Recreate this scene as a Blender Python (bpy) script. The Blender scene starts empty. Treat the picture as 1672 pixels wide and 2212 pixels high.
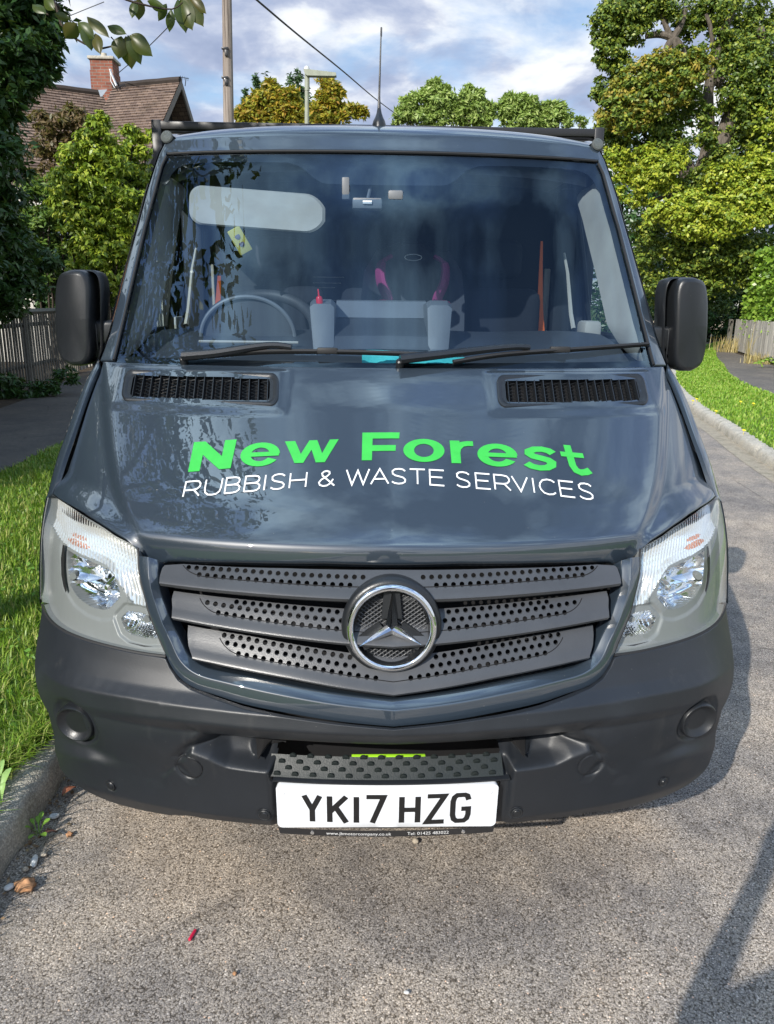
import bpy, bmesh, math, random
import numpy as np
from mathutils import Vector, Matrix, Euler
from mathutils.geometry import delaunay_2d_cdt, intersect_point_tri_2d

R = math.radians
PI = math.pi
scene = bpy.context.scene
COL = scene.collection
random.seed(7)
rng = np.random.default_rng(7)

# ------------------------------------------------------------------ camera
CAM = Vector((-0.067, -1.563, 1.6))
TH, PS, RO, FPX = R(15.3), R(1.757), R(-0.6446), 1662.0
CXP, CYP = 836.0, 1106.0

def ray(px, py):
    dx, dy = px - CXP, py - CYP
    a = (dx * math.cos(RO) - dy * math.sin(RO)) / FPX
    b = (dx * math.sin(RO) + dy * math.cos(RO)) / FPX
    fw = math.cos(TH) - math.sin(TH) * b
    dn = math.sin(TH) + math.cos(TH) * b
    return Vector((a * math.cos(PS) + fw * math.sin(PS), -a * math.sin(PS) + fw * math.cos(PS), -dn))

def at(px, py, Y):
    """point at depth Y seen in direction (px,py) of the survey picture (1672 x 2212)"""
    r = ray(px, py)
    return CAM + r * ((Y - CAM.y) / r.y)

fwd = ray(CXP, CYP).normalized()
rgt = (ray(CXP + 1, CYP) - ray(CXP, CYP)).normalized()
upv = rgt.cross(fwd)
cam_data = bpy.data.cameras.new('camera')
cam = bpy.data.objects.new('camera', cam_data)
COL.objects.link(cam)
cam.matrix_world = Matrix.Translation(CAM) @ Matrix((rgt, upv, -fwd)).transposed().to_4x4()
cam_data.sensor_fit = 'VERTICAL'
cam_data.sensor_height = 36.0
cam_data.lens = 36.0 * FPX / 2212.0
cam_data.clip_start = 0.02
cam_data.clip_end = 3000
scene.camera = cam

# ------------------------------------------------------------------ light
SUN_TRAVEL = Vector((0.88, 1.37, -1.0)).normalized()
SUN_EL = math.asin(-SUN_TRAVEL.z)
SUN_AZ = math.atan2(-SUN_TRAVEL.x, -SUN_TRAVEL.y)      # from +Y clockwise towards +X

world = bpy.data.worlds.new('World')
scene.world = world
world.use_nodes = True
nt = world.node_tree
nt.nodes.clear()
def N(tree, t, **kw):
    n = tree.nodes.new(t)
    for k, v in kw.items():
        if k.startswith('_'):
            n.inputs[k[1:].replace('_', ' ')].default_value = v
        else:
            setattr(n, k, v)
    return n
def ramp(tree, stops, fac=None, interp='LINEAR'):
    n = tree.nodes.new('ShaderNodeValToRGB')
    cr = n.color_ramp
    cr.interpolation = interp
    while len(cr.elements) < len(stops):
        cr.elements.new(0.5)
    for e, (p, c) in zip(cr.elements, stops):
        e.position = p
        e.color = (*c, 1) if len(c) == 3 else c
    if fac is not None:
        tree.links.new(fac, n.inputs[0])
    return n
def mth(tree, op, a, b=None, clamp=False):
    n = tree.nodes.new('ShaderNodeMath'); n.operation = op; n.use_clamp = clamp
    for i, v in enumerate((a, b)):
        if v is None: continue
        if isinstance(v, (int, float)): n.inputs[i].default_value = v
        else: tree.links.new(v, n.inputs[i])
    return n.outputs[0]
def mixc(tree, f, a, b, mode='MIX'):
    n = tree.nodes.new('ShaderNodeMix'); n.data_type = 'RGBA'; n.blend_type = mode
    for i, v in ((0, f), (6, a), (7, b)):
        if isinstance(v, (int, float)): n.inputs[i].default_value = v
        elif isinstance(v, tuple): n.inputs[i].default_value = (*v, 1)
        else: tree.links.new(v, n.inputs[i])
    return n.outputs[2]

sky = N(nt, 'ShaderNodeTexSky', sky_type='NISHITA', sun_disc=False, sun_elevation=SUN_EL, sun_rotation=SUN_AZ,
        air_density=1.0, dust_density=0.6, ozone_density=1.5)
bg_sky = N(nt, 'ShaderNodeBackground', _Strength=0.15)
nt.links.new(sky.outputs[0], bg_sky.inputs[0])
tc = N(nt, 'ShaderNodeTexCoord')
sep = N(nt, 'ShaderNodeSeparateXYZ'); nt.links.new(tc.outputs['Generated'], sep.inputs[0])
zz = mth(nt, 'ADD', mth(nt, 'MAXIMUM', sep.outputs[2], 0.0), 0.22)
com = N(nt, 'ShaderNodeCombineXYZ')
nt.links.new(mth(nt, 'DIVIDE', sep.outputs[0], zz), com.inputs[0])
nt.links.new(mth(nt, 'DIVIDE', sep.outputs[1], zz), com.inputs[1])
n1 = N(nt, 'ShaderNodeTexNoise', _Scale=2.1, _Detail=9.0, _Roughness=0.56, _Distortion=0.25)
nt.links.new(com.outputs[0], n1.inputs['Vector'])
mp = N(nt, 'ShaderNodeMapping'); mp.inputs['Location'].default_value = (3.1, 7.7, 1.3)
nt.links.new(com.outputs[0], mp.inputs[0])
n2 = N(nt, 'ShaderNodeTexNoise', _Scale=3.6, _Detail=10.0, _Roughness=0.55, _Distortion=0.2)
nt.links.new(mp.outputs[0], n2.inputs['Vector'])
hi = mth(nt, 'MULTIPLY', mth(nt, 'MAXIMUM', mth(nt, 'SUBTRACT', sep.outputs[2], 0.50), 0.0), 0.20)
cover = ramp(nt, [(0.33, (0, 0, 0)), (0.52, (1, 1, 1))], mth(nt, 'SUBTRACT', n1.outputs[0], hi))
ccol = ramp(nt, [(0.30, (0.32, 0.39, 0.57)), (0.41, (0.42, 0.49, 0.67)), (0.47, (0.56, 0.62, 0.77)), (0.53, (0.82, 0.86, 0.93)), (0.62, (1.04, 1.05, 1.07))], n2.outputs[0])
bg_c = N(nt, 'ShaderNodeBackground', _Strength=1.0)
tintf = mth(nt, 'MULTIPLY', mth(nt, 'MAXIMUM', mth(nt, 'SUBTRACT', sep.outputs[2], 0.40), 0.0), 1.8, True)
csq = mixc(nt, 1.0, mixc(nt, 1.0, ccol.outputs[0], ccol.outputs[0], 'MULTIPLY'), (1.5, 2.0, 2.3), 'MULTIPLY')
nt.links.new(mixc(nt, tintf, ccol.outputs[0], csq), bg_c.inputs[0])
mixs = N(nt, 'ShaderNodeMixShader')
nt.links.new(cover.outputs[0], mixs.inputs[0])
nt.links.new(bg_sky.outputs[0], mixs.inputs[1])
nt.links.new(bg_c.outputs[0], mixs.inputs[2])
wo = N(nt, 'ShaderNodeOutputWorld')
nt.links.new(mixs.outputs[0], wo.inputs[0])

sun_d = bpy.data.lights.new('sun', 'SUN')
sun_d.energy = 5.0
sun_d.angle = R(0.53)
sun_d.color = (1.0, 0.95, 0.87)
sun = bpy.data.objects.new('sun', sun_d)
COL.objects.link(sun)
sun.rotation_euler = SUN_TRAVEL.to_track_quat('-Z', 'Y').to_euler()
sun.location = (-20, -30, 25)

scene.view_settings.view_transform = 'Standard'
scene.view_settings.look = 'None'
scene.view_settings.exposure = 0.13
scene.view_settings.gamma = 1.0
scene.cycles.max_bounces = 8
scene.cycles.transparent_max_bounces = 16
scene.cycles.caustics_reflective = False
scene.cycles.caustics_refractive = False

# ------------------------------------------------------------------ object helpers
def tag(o, label=None, cat=None, group=None, kind=None):
    if label: o['label'] = label
    if cat: o['category'] = cat
    if group: o['group'] = group
    if kind: o['kind'] = kind
    return o
def empty(name, loc=(0, 0, 0), label=None, cat=None, group=None, parent=None):
    o = bpy.data.objects.new(name, None)
    COL.objects.link(o)
    o.location = loc
    o.empty_display_size = 0.1
    if parent: o.parent = parent
    return tag(o, label, cat, group)
def link(name, me, m=None, parent=None, smooth=True, sharp=35):
    """mesh data is in world coordinates; parented objects get re-based on their parent's location"""
    o = bpy.data.objects.new(name, me)
    COL.objects.link(o)
    if m is not None:
        for x in (m if isinstance(m, (list, tuple)) else [m]): me.materials.append(x)
    if smooth and len(me.polygons):
        me.polygons.foreach_set('use_smooth', [True] * len(me.polygons))
        if sharp: me.set_sharp_from_angle(angle=R(sharp))
    if parent:
        off = Vector((0, 0, 0)); p = parent
        while p: off += Vector(p.location); p = p.parent
        o.parent = parent
        o.location = -off if parent.parent is None else -off
        # an unrotated chain of parents: local location brings world mesh back in place
    return o
class MB:
    def __init__(s): s.v = []; s.f = []; s.mi = []
    def add(s, vs, fs, mi=0):
        b = len(s.v)
        s.v += [tuple(v) for v in vs]
        s.f += [tuple(i + b for i in f) for f in fs]
        s.mi += [mi] * len(fs)
    def grid(s, rows, mi=0, keep=None, flip=False):
        nr, nc = len(rows), len(rows[0])
        fs = []
        for j in range(nr - 1):
            for i in range(nc - 1):
                if keep and not keep(i, j): continue
                a = j * nc + i
                q = (a, a + 1, a + nc + 1, a + nc)
                fs.append(q[::-1] if flip else q)
        s.add([p for r in rows for p in r], fs, mi)
    def tube(s, pts, rad, n=8, mi=0, cap=True, closed=False, flat=1.0):
        pts = [Vector(p) for p in pts]
        m = len(pts)
        rr = rad if isinstance(rad, (list, tuple)) else [rad] * m
        vs = []; prev = None
        for i, p in enumerate(pts):
            if closed: t = pts[(i + 1) % m] - pts[i - 1]
            else: t = pts[min(i + 1, m - 1)] - pts[max(i - 1, 0)]
            t = t.normalized() if t.length > 1e-9 else Vector((0, 0, 1))
            if prev is None:
                a = Vector((0, 0, 1)) if abs(t.z) < 0.9 else Vector((0, 1, 0))
                nn = t.cross(a).normalized()
            else:
                nn = (prev - t * prev.dot(t)).normalized()
            prev = nn; bb = t.cross(nn)
            for k in range(n):
                an = 2 * PI * k / n
                vs.append(p + (nn * math.cos(an) + bb * math.sin(an) * flat) * rr[i])
        fs = []
        for i in range(m if closed else m - 1):
            for k in range(n):
                a = i * n + k; b = i * n + (k + 1) % n
                c = ((i + 1) % m) * n + (k + 1) % n; d = ((i + 1) % m) * n + k
                fs.append((a, b, c, d))
        if cap and not closed:
            fs.append(tuple(range(n))[::-1]); fs.append(tuple((m - 1) * n + k for k in range(n)))
        s.add(vs, fs, mi)
    def lathe(s, prof, c, ax=(0, -1, 0), n=32, mi=0, sx=1.0, sz=1.0):
        """prof: list of (radius, height along axis)"""
        ax = Vector(ax).normalized(); c = Vector(c)
        a = Vector((0, 0, 1)) if abs(ax.z) < 0.9 else Vector((0, 1, 0))
        u = ax.cross(a).normalized(); w = u.cross(ax).normalized()
        vs = []
        for r, h in prof:
            for k in range(n):
                an = 2 * PI * k / n
                vs.append(c + ax * h + u * (math.cos(an) * r * sx) + w * (math.sin(an) * r * sz))
        fs = []
        for j in range(len(prof) - 1):
            for k in range(n):
                fs.append((j * n + k, j * n + (k + 1) % n, (j + 1) * n + (k + 1) % n, (j + 1) * n + k))
        fs.append(tuple(range(n))[::-1]); fs.append(tuple((len(prof) - 1) * n + k for k in range(n)))
        s.add(vs, fs, mi)
    def box(s, lo, hi, mi=0, r=0.0, M=None, seg=2):
        lo = Vector(lo); hi = Vector(hi); c = (lo + hi) / 2; d = hi - lo
        if r <= 0:
            vs = [Vector((x, y, z)) for z in (lo.z, hi.z) for y in (lo.y, hi.y) for x in (lo.x, hi.x)]
            fs = [(0, 2, 3, 1), (4, 5, 7, 6), (0, 1, 5, 4), (2, 6, 7, 3), (0, 4, 6, 2), (1, 3, 7, 5)]
        else:
            bm = bmesh.new()
            bmesh.ops.create_cube(bm, size=1, matrix=Matrix.Translation(c) @ Matrix.Diagonal((d.x, d.y, d.z, 1)))
            bmesh.ops.bevel(bm, geom=bm.edges[:], offset=r, segments=seg, profile=0.5, affect='EDGES', clamp_overlap=True)
            bm.verts.ensure_lookup_table()
            vs = [v.co.copy() for v in bm.verts]
            fs = [tuple(v.index for v in f.verts) for f in bm.faces]
            bm.free()
        if M is not None: vs = [M @ v for v in vs]
        s.add(vs, fs, mi)
    def sphere(s, c, r, n=16, mi=0, sc=(1, 1, 1)):
        c = Vector(c)
        prof = []
        vs = []; m = n // 2
        for j in range(m + 1):
            t = PI * j / m
            for k in range(n):
                a = 2 * PI * k / n
                vs.append(c + Vector((math.sin(t) * math.cos(a) * sc[0], math.sin(t) * math.sin(a) * sc[1], math.cos(t) * sc[2])) * r)
        fs = [(j * n + k, (j + 1) * n + k, (j + 1) * n + (k + 1) % n, j * n + (k + 1) % n) for j in range(m) for k in range(n)]
        s.add(vs, fs, mi)
    def build(s, name, m, parent=None, smooth=True, sharp=35):
        me = bpy.data.meshes.new(name)
        me.from_pydata(s.v, [], s.f)
        if any(s.mi): me.polygons.foreach_set('material_index', s.mi)
        me.update()
        return link(name, me, m, parent, smooth, sharp)
def np_mesh(name, verts, faces):
    me = bpy.data.meshes.new(name)
    k = faces.shape[1]
    me.vertices.add(len(verts)); me.loops.add(faces.size); me.polygons.add(len(faces))
    me.vertices.foreach_set('co', verts.astype(np.float32).ravel())
    me.loops.foreach_set('vertex_index', faces.astype(np.int32).ravel())
    me.polygons.foreach_set('loop_start', np.arange(0, faces.size, k, dtype=np.int32))
    me.update(calc_edges=True)
    return me
def catmull(pts, n):
    """resample a polyline smoothly to n points by arc length"""
    P = [Vector(p) for p in pts]
    dense = []
    for i in range(len(P) - 1):
        p0 = P[max(i - 1, 0)]; p1 = P[i]; p2 = P[i + 1]; p3 = P[min(i + 2, len(P) - 1)]
        for k in range(12):
            t = k / 12
            dense.append(0.5 * ((2 * p1) + (p2 - p0) * t + (2 * p0 - 5 * p1 + 4 * p2 - p3) * t * t + (3 * p1 - p0 - 3 * p2 + p3) * t ** 3))
    dense.append(P[-1])
    L = [0]
    for a, b in zip(dense, dense[1:]): L.append(L[-1] + (b - a).length)
    out = []; j = 0
    for i in range(n):
        s = L[-1] * i / (n - 1)
        while j < len(L) - 2 and L[j + 1] < s: j += 1
        t = (s - L[j]) / max(L[j + 1] - L[j], 1e-9)
        out.append(dense[j].lerp(dense[j + 1], t))
    return out
def lin(t, pts):
    if t <= pts[0][0]: return pts[0][1]
    for (a, b), (c, d) in zip(pts, pts[1:]):
        if t <= c: return b + (d - b) * (t - a) / (c - a)
    return pts[-1][1]
def sm(a, b, x):
    t = min(max((x - a) / (b - a), 0), 1)
    return t * t * (3 - 2 * t)

# ------------------------------------------------------------------ materials
def new_mat(name):
    m = bpy.data.materials.new(name); m.use_nodes = True
    t = m.node_tree; t.nodes.clear()
    o = t.nodes.new('ShaderNodeOutputMaterial')
    return m, t, o
def P(tree, base=None, rough=0.5, metal=0.0, coat=0.0, spec=0.5, **kw):
    p = tree.nodes.new('ShaderNodeBsdfPrincipled')
    if isinstance(base, tuple): p.inputs['Base Color'].default_value = (*base, 1)
    elif base is not None: tree.links.new(base, p.inputs['Base Color'])
    if isinstance(rough, (int, float)): p.inputs['Roughness'].default_value = rough
    else: tree.links.new(rough, p.inputs['Roughness'])
    p.inputs['Metallic'].default_value = metal
    p.inputs['Coat Weight'].default_value = coat
    p.inputs['Coat Roughness'].default_value = kw.get('coat_rough', 0.02)
    p.inputs['Specular IOR Level'].default_value = spec
    return p
def objco(t, scale=1.0):
    c = t.nodes.new('ShaderNodeTexCoord')
    if scale == 1.0: return c.outputs['Object']
    m = t.nodes.new('ShaderNodeMapping')
    m.inputs['Scale'].default_value = scale if isinstance(scale, tuple) else (scale,) * 3
    t.links.new(c.outputs['Object'], m.inputs[0])
    return m.outputs[0]
def noise(t, co, scale, detail=4, rough=0.55, dist=0.0):
    n = N(t, 'ShaderNodeTexNoise', _Scale=scale, _Detail=detail, _Roughness=rough, _Distortion=dist)
    t.links.new(co, n.inputs['Vector'])
    return n.outputs[0]
def voro(t, co, scale, feature='F1'):
    n = N(t, 'ShaderNodeTexVoronoi', _Scale=scale); n.feature = feature
    t.links.new(co, n.inputs['Vector'])
    return n
def bump(t, h, strength=0.3, dist=0.01, normal=None):
    b = N(t, 'ShaderNodeBump', _Strength=strength, _Distance=dist)
    t.links.new(h, b.inputs['Height'])
    if normal: t.links.new(normal, b.inputs['Normal'])
    return b.outputs[0]
def simple(name, base, rough=0.5, metal=0.0, coat=0.0, var=0.12, vscale=6.0, bmp=0.0, bscale=200.0, spec=0.5, rvar=0.0):
    m, t, o = new_mat(name)
    co = objco(t)
    n = noise(t, co, vscale, 5)
    c = ramp(t, [(0.3, tuple(x * (1 - var) for x in base)), (0.7, tuple(min(x * (1 + var), 1) for x in base))], n)
    rr = rough
    if rvar:
        rr = mth(t, 'ADD', mth(t, 'MULTIPLY', noise(t, co, vscale * 2.3, 6), rvar * 2), rough - rvar)
    p = P(t, c.outputs[0], rr, metal, coat, spec)
    if bmp:
        t.links.new(bump(t, noise(t, co, bscale, 3), bmp, 0.002), p.inputs['Normal'])
    t.links.new(p.outputs[0], o.inputs[0])
    return m
def glass(name, tint=(1, 1, 1), ior=1.5, rough=0.0, boost=0.0, bmp=0.0, rcol=(1, 1, 1)):
    m, t, o = new_mat(name)
    tr = N(t, 'ShaderNodeBsdfTransparent'); tr.inputs[0].default_value = (*tint, 1)
    gl = N(t, 'ShaderNodeBsdfGlossy', _Roughness=rough)
    gl.inputs[0].default_value = (*rcol, 1)
    # Schlick reflectance that is the same from both sides of the pane
    f0 = ((ior - 1) / (ior + 1)) ** 2
    ge = N(t, 'ShaderNodeNewGeometry')
    vd = N(t, 'ShaderNodeVectorMath', operation='DOT_PRODUCT')
    t.links.new(ge.outputs['Normal'], vd.inputs[0]); t.links.new(ge.outputs['Incoming'], vd.inputs[1])
    c1 = mth(t, 'SUBTRACT', 1.0, mth(t, 'ABSOLUTE', vd.outputs['Value']), True)
    f = mth(t, 'ADD', mth(t, 'MULTIPLY', mth(t, 'POWER', c1, 5.0), 1 - f0), f0 + boost, True)
    mx = N(t, 'ShaderNodeMixShader')
    t.links.new(f, mx.inputs[0]); t.links.new(tr.outputs[0], mx.inputs[1]); t.links.new(gl.outputs[0], mx.inputs[2])
    if bmp:
        b = bump(t, noise(t, objco(t), 3.0, 2), bmp, 0.01)
        t.links.new(b, gl.inputs['Normal'])
    t.links.new(mx.outputs[0], o.inputs[0])
    return m
def leafmat(name, cols, trans=0.35, rough=0.45, spec=0.4, gain=1.6):
    cols = [tuple(min(1, x * gain) for x in c) for c in cols]
    m, t, o = new_mat(name)
    g = N(t, 'ShaderNodeNewGeometry')
    st = [(i / (len(cols) - 1), c) for i, c in enumerate(cols)]
    c = ramp(t, st, g.outputs['Random Per Island'])
    big = noise(t, objco(t), 0.9, 3)
    c2 = mixc(t, mth(t, 'MULTIPLY', big, 0.3), c.outputs[0], tuple(x * 0.6 for x in cols[0]))
    p = P(t, c2, rough, spec=spec)
    tr = N(t, 'ShaderNodeBsdfTranslucent'); t.links.new(mixc(t, 0.35, c2, (0.30, 0.38, 0.03)), tr.inputs[0])
    mx = N(t, 'ShaderNodeMixShader'); mx.inputs[0].default_value = trans
    t.links.new(p.outputs[0], mx.inputs[1]); t.links.new(tr.outputs[0], mx.inputs[2])
    t.links.new(mx.outputs[0], o.inputs[0])
    return m
# ================================================================== GROUND
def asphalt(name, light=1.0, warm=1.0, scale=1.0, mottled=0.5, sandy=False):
    m, t, o = new_mat(name)
    co = objco(t)
    v = voro(t, co, 185 * scale); v2 = voro(t, co, 400 * scale)
    st = ramp(t, [(0.0, (0.085, 0.079, 0.074)), (0.3, (0.115, 0.105, 0.096)), (0.62, (0.145, 0.132, 0.117)), (0.87, (0.19, 0.173, 0.152)), (0.95, (0.25, 0.23, 0.205)), (0.985, (0.33, 0.31, 0.28)), (1.0, (0.36, 0.24, 0.16))])
    sp = N(t, 'ShaderNodeSeparateColor'); t.links.new(v.outputs['Color'], sp.inputs[0]); t.links.new(sp.outputs[0], st.inputs[0])
    st2 = ramp(t, [(0.0, (0.055, 0.05, 0.045)), (0.5, (0.14, 0.128, 0.11)), (1.0, (0.33, 0.30, 0.26))])
    sp2 = N(t, 'ShaderNodeSeparateColor'); t.links.new(v2.outputs['Color'], sp2.inputs[0]); t.links.new(sp2.outputs[1], st2.inputs[0])
    inside = ramp(t, [(0.30, (1, 1, 1)), (0.55, (0, 0, 0))], v.outputs['Distance'])
    c = mixc(t, inside.outputs[0], st2.outputs[0], st.outputs[0])
    gap = ramp(t, [(0.45, (1, 1, 1)), (0.8, (0.35, 0.33, 0.31))], v.outputs['Distance'])
    c = mixc(t, 1.0, c, gap.outputs[0], 'MULTIPLY')
    bigs = ramp(t, [(0.38, (0.66, 0.67, 0.70)), (0.46, (0.88, 0.88, 0.88)), (0.54, (1.10, 1.07, 1.02)), (0.63, (1.36, 1.29, 1.18))], noise(t, co, 1.4, 6, 0.6))
    c = mixc(t, mottled, c, bigs.outputs[0], 'MULTIPLY')
    mid = ramp(t, [(0.30, (0.62, 0.60, 0.58)), (0.48, (0.95, 0.95, 0.95)), (0.66, (1.22, 1.20, 1.16))], noise(t, co, 9, 7, 0.68))
    c = mixc(t, 0.6, c, mid.outputs[0], 'MULTIPLY')
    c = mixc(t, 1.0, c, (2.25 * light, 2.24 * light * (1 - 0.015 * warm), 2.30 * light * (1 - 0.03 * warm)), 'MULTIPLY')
    if sandy:
        sx = N(t, 'ShaderNodeSeparateXYZ'); t.links.new(co, sx.inputs[0])
        edge = ramp(t, [(0.0, (1, 1, 1)), (1.0, (0, 0, 0))], mth(t, 'MULTIPLY', mth(t, 'ADD', sx.outputs[0], 1.12), 2.6, True))
        sf = mth(t, 'MULTIPLY', edge.outputs[0], ramp(t, [(0.40, (0, 0, 0)), (0.62, (1, 1, 1))], noise(t, co, 6, 6, 0.6)).outputs[0])
        c = mixc(t, mth(t, 'MULTIPLY', sf, 0.75), c, mixc(t, 0.5, (0.17, 0.145, 0.105), c))
    crk = ramp(t, [(0.0, (0.35, 0.33, 0.32)), (0.012, (1, 1, 1))], voro(t, mixc(t, 0.12, co, N(t, 'ShaderNodeTexNoise', _Scale=5.0).outputs[1]), 1.1, 'DISTANCE_TO_EDGE').outputs['Distance'])
    cm = ramp(t, [(0.52, (0, 0, 0)), (0.60, (1, 1, 1))], noise(t, co, 0.9, 2))
    c = mixc(t, mth(t, 'MULTIPLY', cm.outputs[0], 0.7), c, mixc(t, 1.0, c, crk.outputs[0], 'MULTIPLY'))
    p = P(t, c, 0.82, spec=0.35)
    h = mth(t, 'SUBTRACT', mth(t, 'MULTIPLY', noise(t, co, 60, 3), 0.6), v.outputs['Distance'])
    t.links.new(bump(t, h, 0.38, 0.003), p.inputs['Normal'])
    t.links.new(p.outputs[0], o.inputs[0])
    return m
M_ROAD = asphalt('road asphalt with pale stones', 1.0, 1.0, 1.0, 0.9, True)
M_PATHL = asphalt('footpath asphalt with painted shade', 0.34, 0.4, 1.4, 0.5)  # left path: tree shade put into the colour, darker than the sunlit path
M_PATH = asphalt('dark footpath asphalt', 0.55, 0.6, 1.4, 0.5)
def concrete(name, base):
    m, t, o = new_mat(name)
    co = objco(t)
    v = voro(t, co, 190)
    sp = N(t, 'ShaderNodeSeparateColor'); t.links.new(v.outputs['Color'], sp.inputs[0])
    a = ramp(t, [(0.0, tuple(x * 0.72 for x in base)), (0.6, base), (1.0, tuple(min(1, x * 1.35) for x in base))], sp.outputs[0])
    b = ramp(t, [(0.3, (0.62, 0.62, 0.56)), (0.5, (1, 1, 1)), (0.75, (1.15, 1.1, 1.0))], noise(t, co, 7, 7, 0.65))
    c = mixc(t, 0.9, a.outputs[0], b.outputs[0], 'MULTIPLY')
    p = P(t, c, 0.9, spec=0.3)
    h = mth(t, 'ADD', noise(t, co, 30, 6, 0.7), mth(t, 'MULTIPLY', v.outputs['Distance'], -0.5))
    t.links.new(bump(t, h, 0.6, 0.006), p.inputs['Normal'])
    t.links.new(p.outputs[0], o.inputs[0])
    return m
M_KERB = concrete('old kerb concrete', (0.46, 0.43, 0.37))
M_GUTTER = concrete('pale gutter concrete', (0.34, 0.30, 0.235))
def soil(name, a, b, sc=3.0):
    m, t, o = new_mat(name)
    co = objco(t)
    c = ramp(t, [(0.3, a), (0.7, b)], noise(t, co, sc, 8, 0.65))
    p = P(t, c.outputs[0], 0.95, spec=0.2)
    t.links.new(bump(t, noise(t, co, 40, 6, 0.7), 0.6, 0.02), p.inputs['Normal'])
    t.links.new(p.outputs[0], o.inputs[0])
    return m
M_TURF = soil('turf base', (0.06, 0.11, 0.018), (0.12, 0.20, 0.03), 9)
M_FIELD = soil('rough grassland', (0.06, 0.09, 0.02), (0.13, 0.16, 0.04), 0.6)
M_DIRT = soil('leaf litter soil', (0.035, 0.026, 0.018), (0.10, 0.075, 0.05), 12)
M_SAND = soil('sandy track', (0.30, 0.22, 0.14), (0.48, 0.38, 0.26), 2)

def curve_x(pts, n=60):
    return catmull([(x, y, 0) for x, y in pts], n)
LK = curve_x([(-1.10, -8), (-1.10, -2), (-1.10, 3), (-1.10, 8), (-0.9, 14), (0.1, 21), (2.5, 28), (7, 36), (14, 45)], 90)   # foot of left kerb
RK = curve_x([(3.15, -8), (3.2, -3), (3.35, 0), (3.62, 3), (4.07, 5.94), (4.58, 8.23), (5.05, 10.4), (6.3, 14.5), (8.4, 19.5), (11.6, 26), (17, 34), (24, 42)], 90)
def offs(cv, d):
    out = []
    for i, p in enumerate(cv):
        t = (cv[min(i + 1, len(cv) - 1)] - cv[max(i - 1, 0)]).normalized()
        out.append(p + Vector((t.y, -t.x, 0)) * d)
    return out
def ribbon(name, a, b, za, zb, m, kind='structure', div=1):
    mb = MB()
    rows = []
    for k in range(div + 1):
        f = k / div
        rows.append([Vector((p.x + (q.x - p.x) * f, p.y + (q.y - p.y) * f, za + (zb - za) * f)) for p, q in zip(a, b)])
    mb.grid(rows, flip=(b[0].x > a[0].x))
    o = mb.build(name, m, smooth=False)
    for pl in o.data.polygons: pass
    return tag(o, kind=kind)
mb = MB()
mb.add([(-400, -300, -0.03), (400, -300, -0.03), (400, 700, -0.03), (-400, 700, -0.03)], [(0, 1, 2, 3)])
tag(mb.build('ground', M_FIELD, smooth=False), kind='structure')
ribbon('road', LK, RK, 0.0, 0.0, M_ROAD, div=1)
ribbon('gutter_strip', offs(RK, -0.20), offs(RK, 0.0), 0.004, 0.004, M_GUTTER)

def kerb(name, cv, side, parent=None):
    """worn half-battered kerb stones, each about 0.9 m, joints between them"""
    prof = [(0.0, -0.03), (0.0, 0.03), (0.008, 0.075), (0.020, 0.098), (0.040, 0.110), (0.075, 0.117), (0.13, 0.122), (0.15, 0.120), (0.155, 0.05)]
    mb = MB()
    L = 0.0; seg = []; res = []
    for i in range(len(cv) - 1):
        a, b = cv[i], cv[i + 1]
        n = max(1, int((b - a).length / 0.06))
        for k in range(n): res.append(a.lerp(b, k / n))
    rows = []; s = 0.0
    rr = random.Random(3)
    jit = 0
    for i, p in enumerate(res):
        t = (res[min(i + 1, len(res) - 1)] - res[max(i - 1, 0)]).normalized()
        nrm = Vector((t.y, -t.x, 0)) * side
        ph = s % 0.915
        joint = ph < 0.035
        if joint: jit = rr.uniform(-0.006, 0.006)
        row = []
        for (d, z) in prof:
            w = 0.0045 * math.sin(s * 31 + d * 50) + 0.004 * math.sin(s * 73 + z * 90) + rr.uniform(-0.0025, 0.0025)
            if joint and z > 0.02: d2, z2 = d + 0.012, z - 0.016
            else: d2, z2 = d, z
            row.append(p + nrm * (d2 + w + jit) + Vector((0, 0, z2 + w * 0.8)))
        rows.append(row)
        s += (res[min(i + 1, len(res) - 1)] - p).length
    mb.grid(rows, flip=side > 0)
    return tag(mb.build(name, M_KERB, sharp=60), kind='structure')
kerb('kerb', LK, -1)
kerb('kerb', RK, 1)

# left verge and footpath
lv_in = offs(LK, -0.15)
lp_a = curve_x([(-3.2, -8), (-3.24, 0), (-3.26, 5), (-3.26, 9), (-3.0, 14), (-2.0, 21), (0.3, 28), (5, 36), (12, 45)], 90)
lp_b = curve_x([(-5.1, -8), (-5.1, 0), (-5.1, 9.3), (-5.9, 15.2), (-5.6, 21), (-3, 28), (3, 38), (10, 48), (12, 52)], 90)
ribbon('verge', lv_in, lp_a, 0.115, 0.115, M_TURF)
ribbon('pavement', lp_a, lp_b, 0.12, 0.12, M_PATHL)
ld = offs(lp_b, -0.9)
ribbon('soil_strip', lp_b, ld, 0.115, 0.13, M_DIRT)
lg = offs(lp_b, -30)
ribbon('garden_ground', ld, lg, 0.11, 0.11, M_DIRT)
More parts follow.
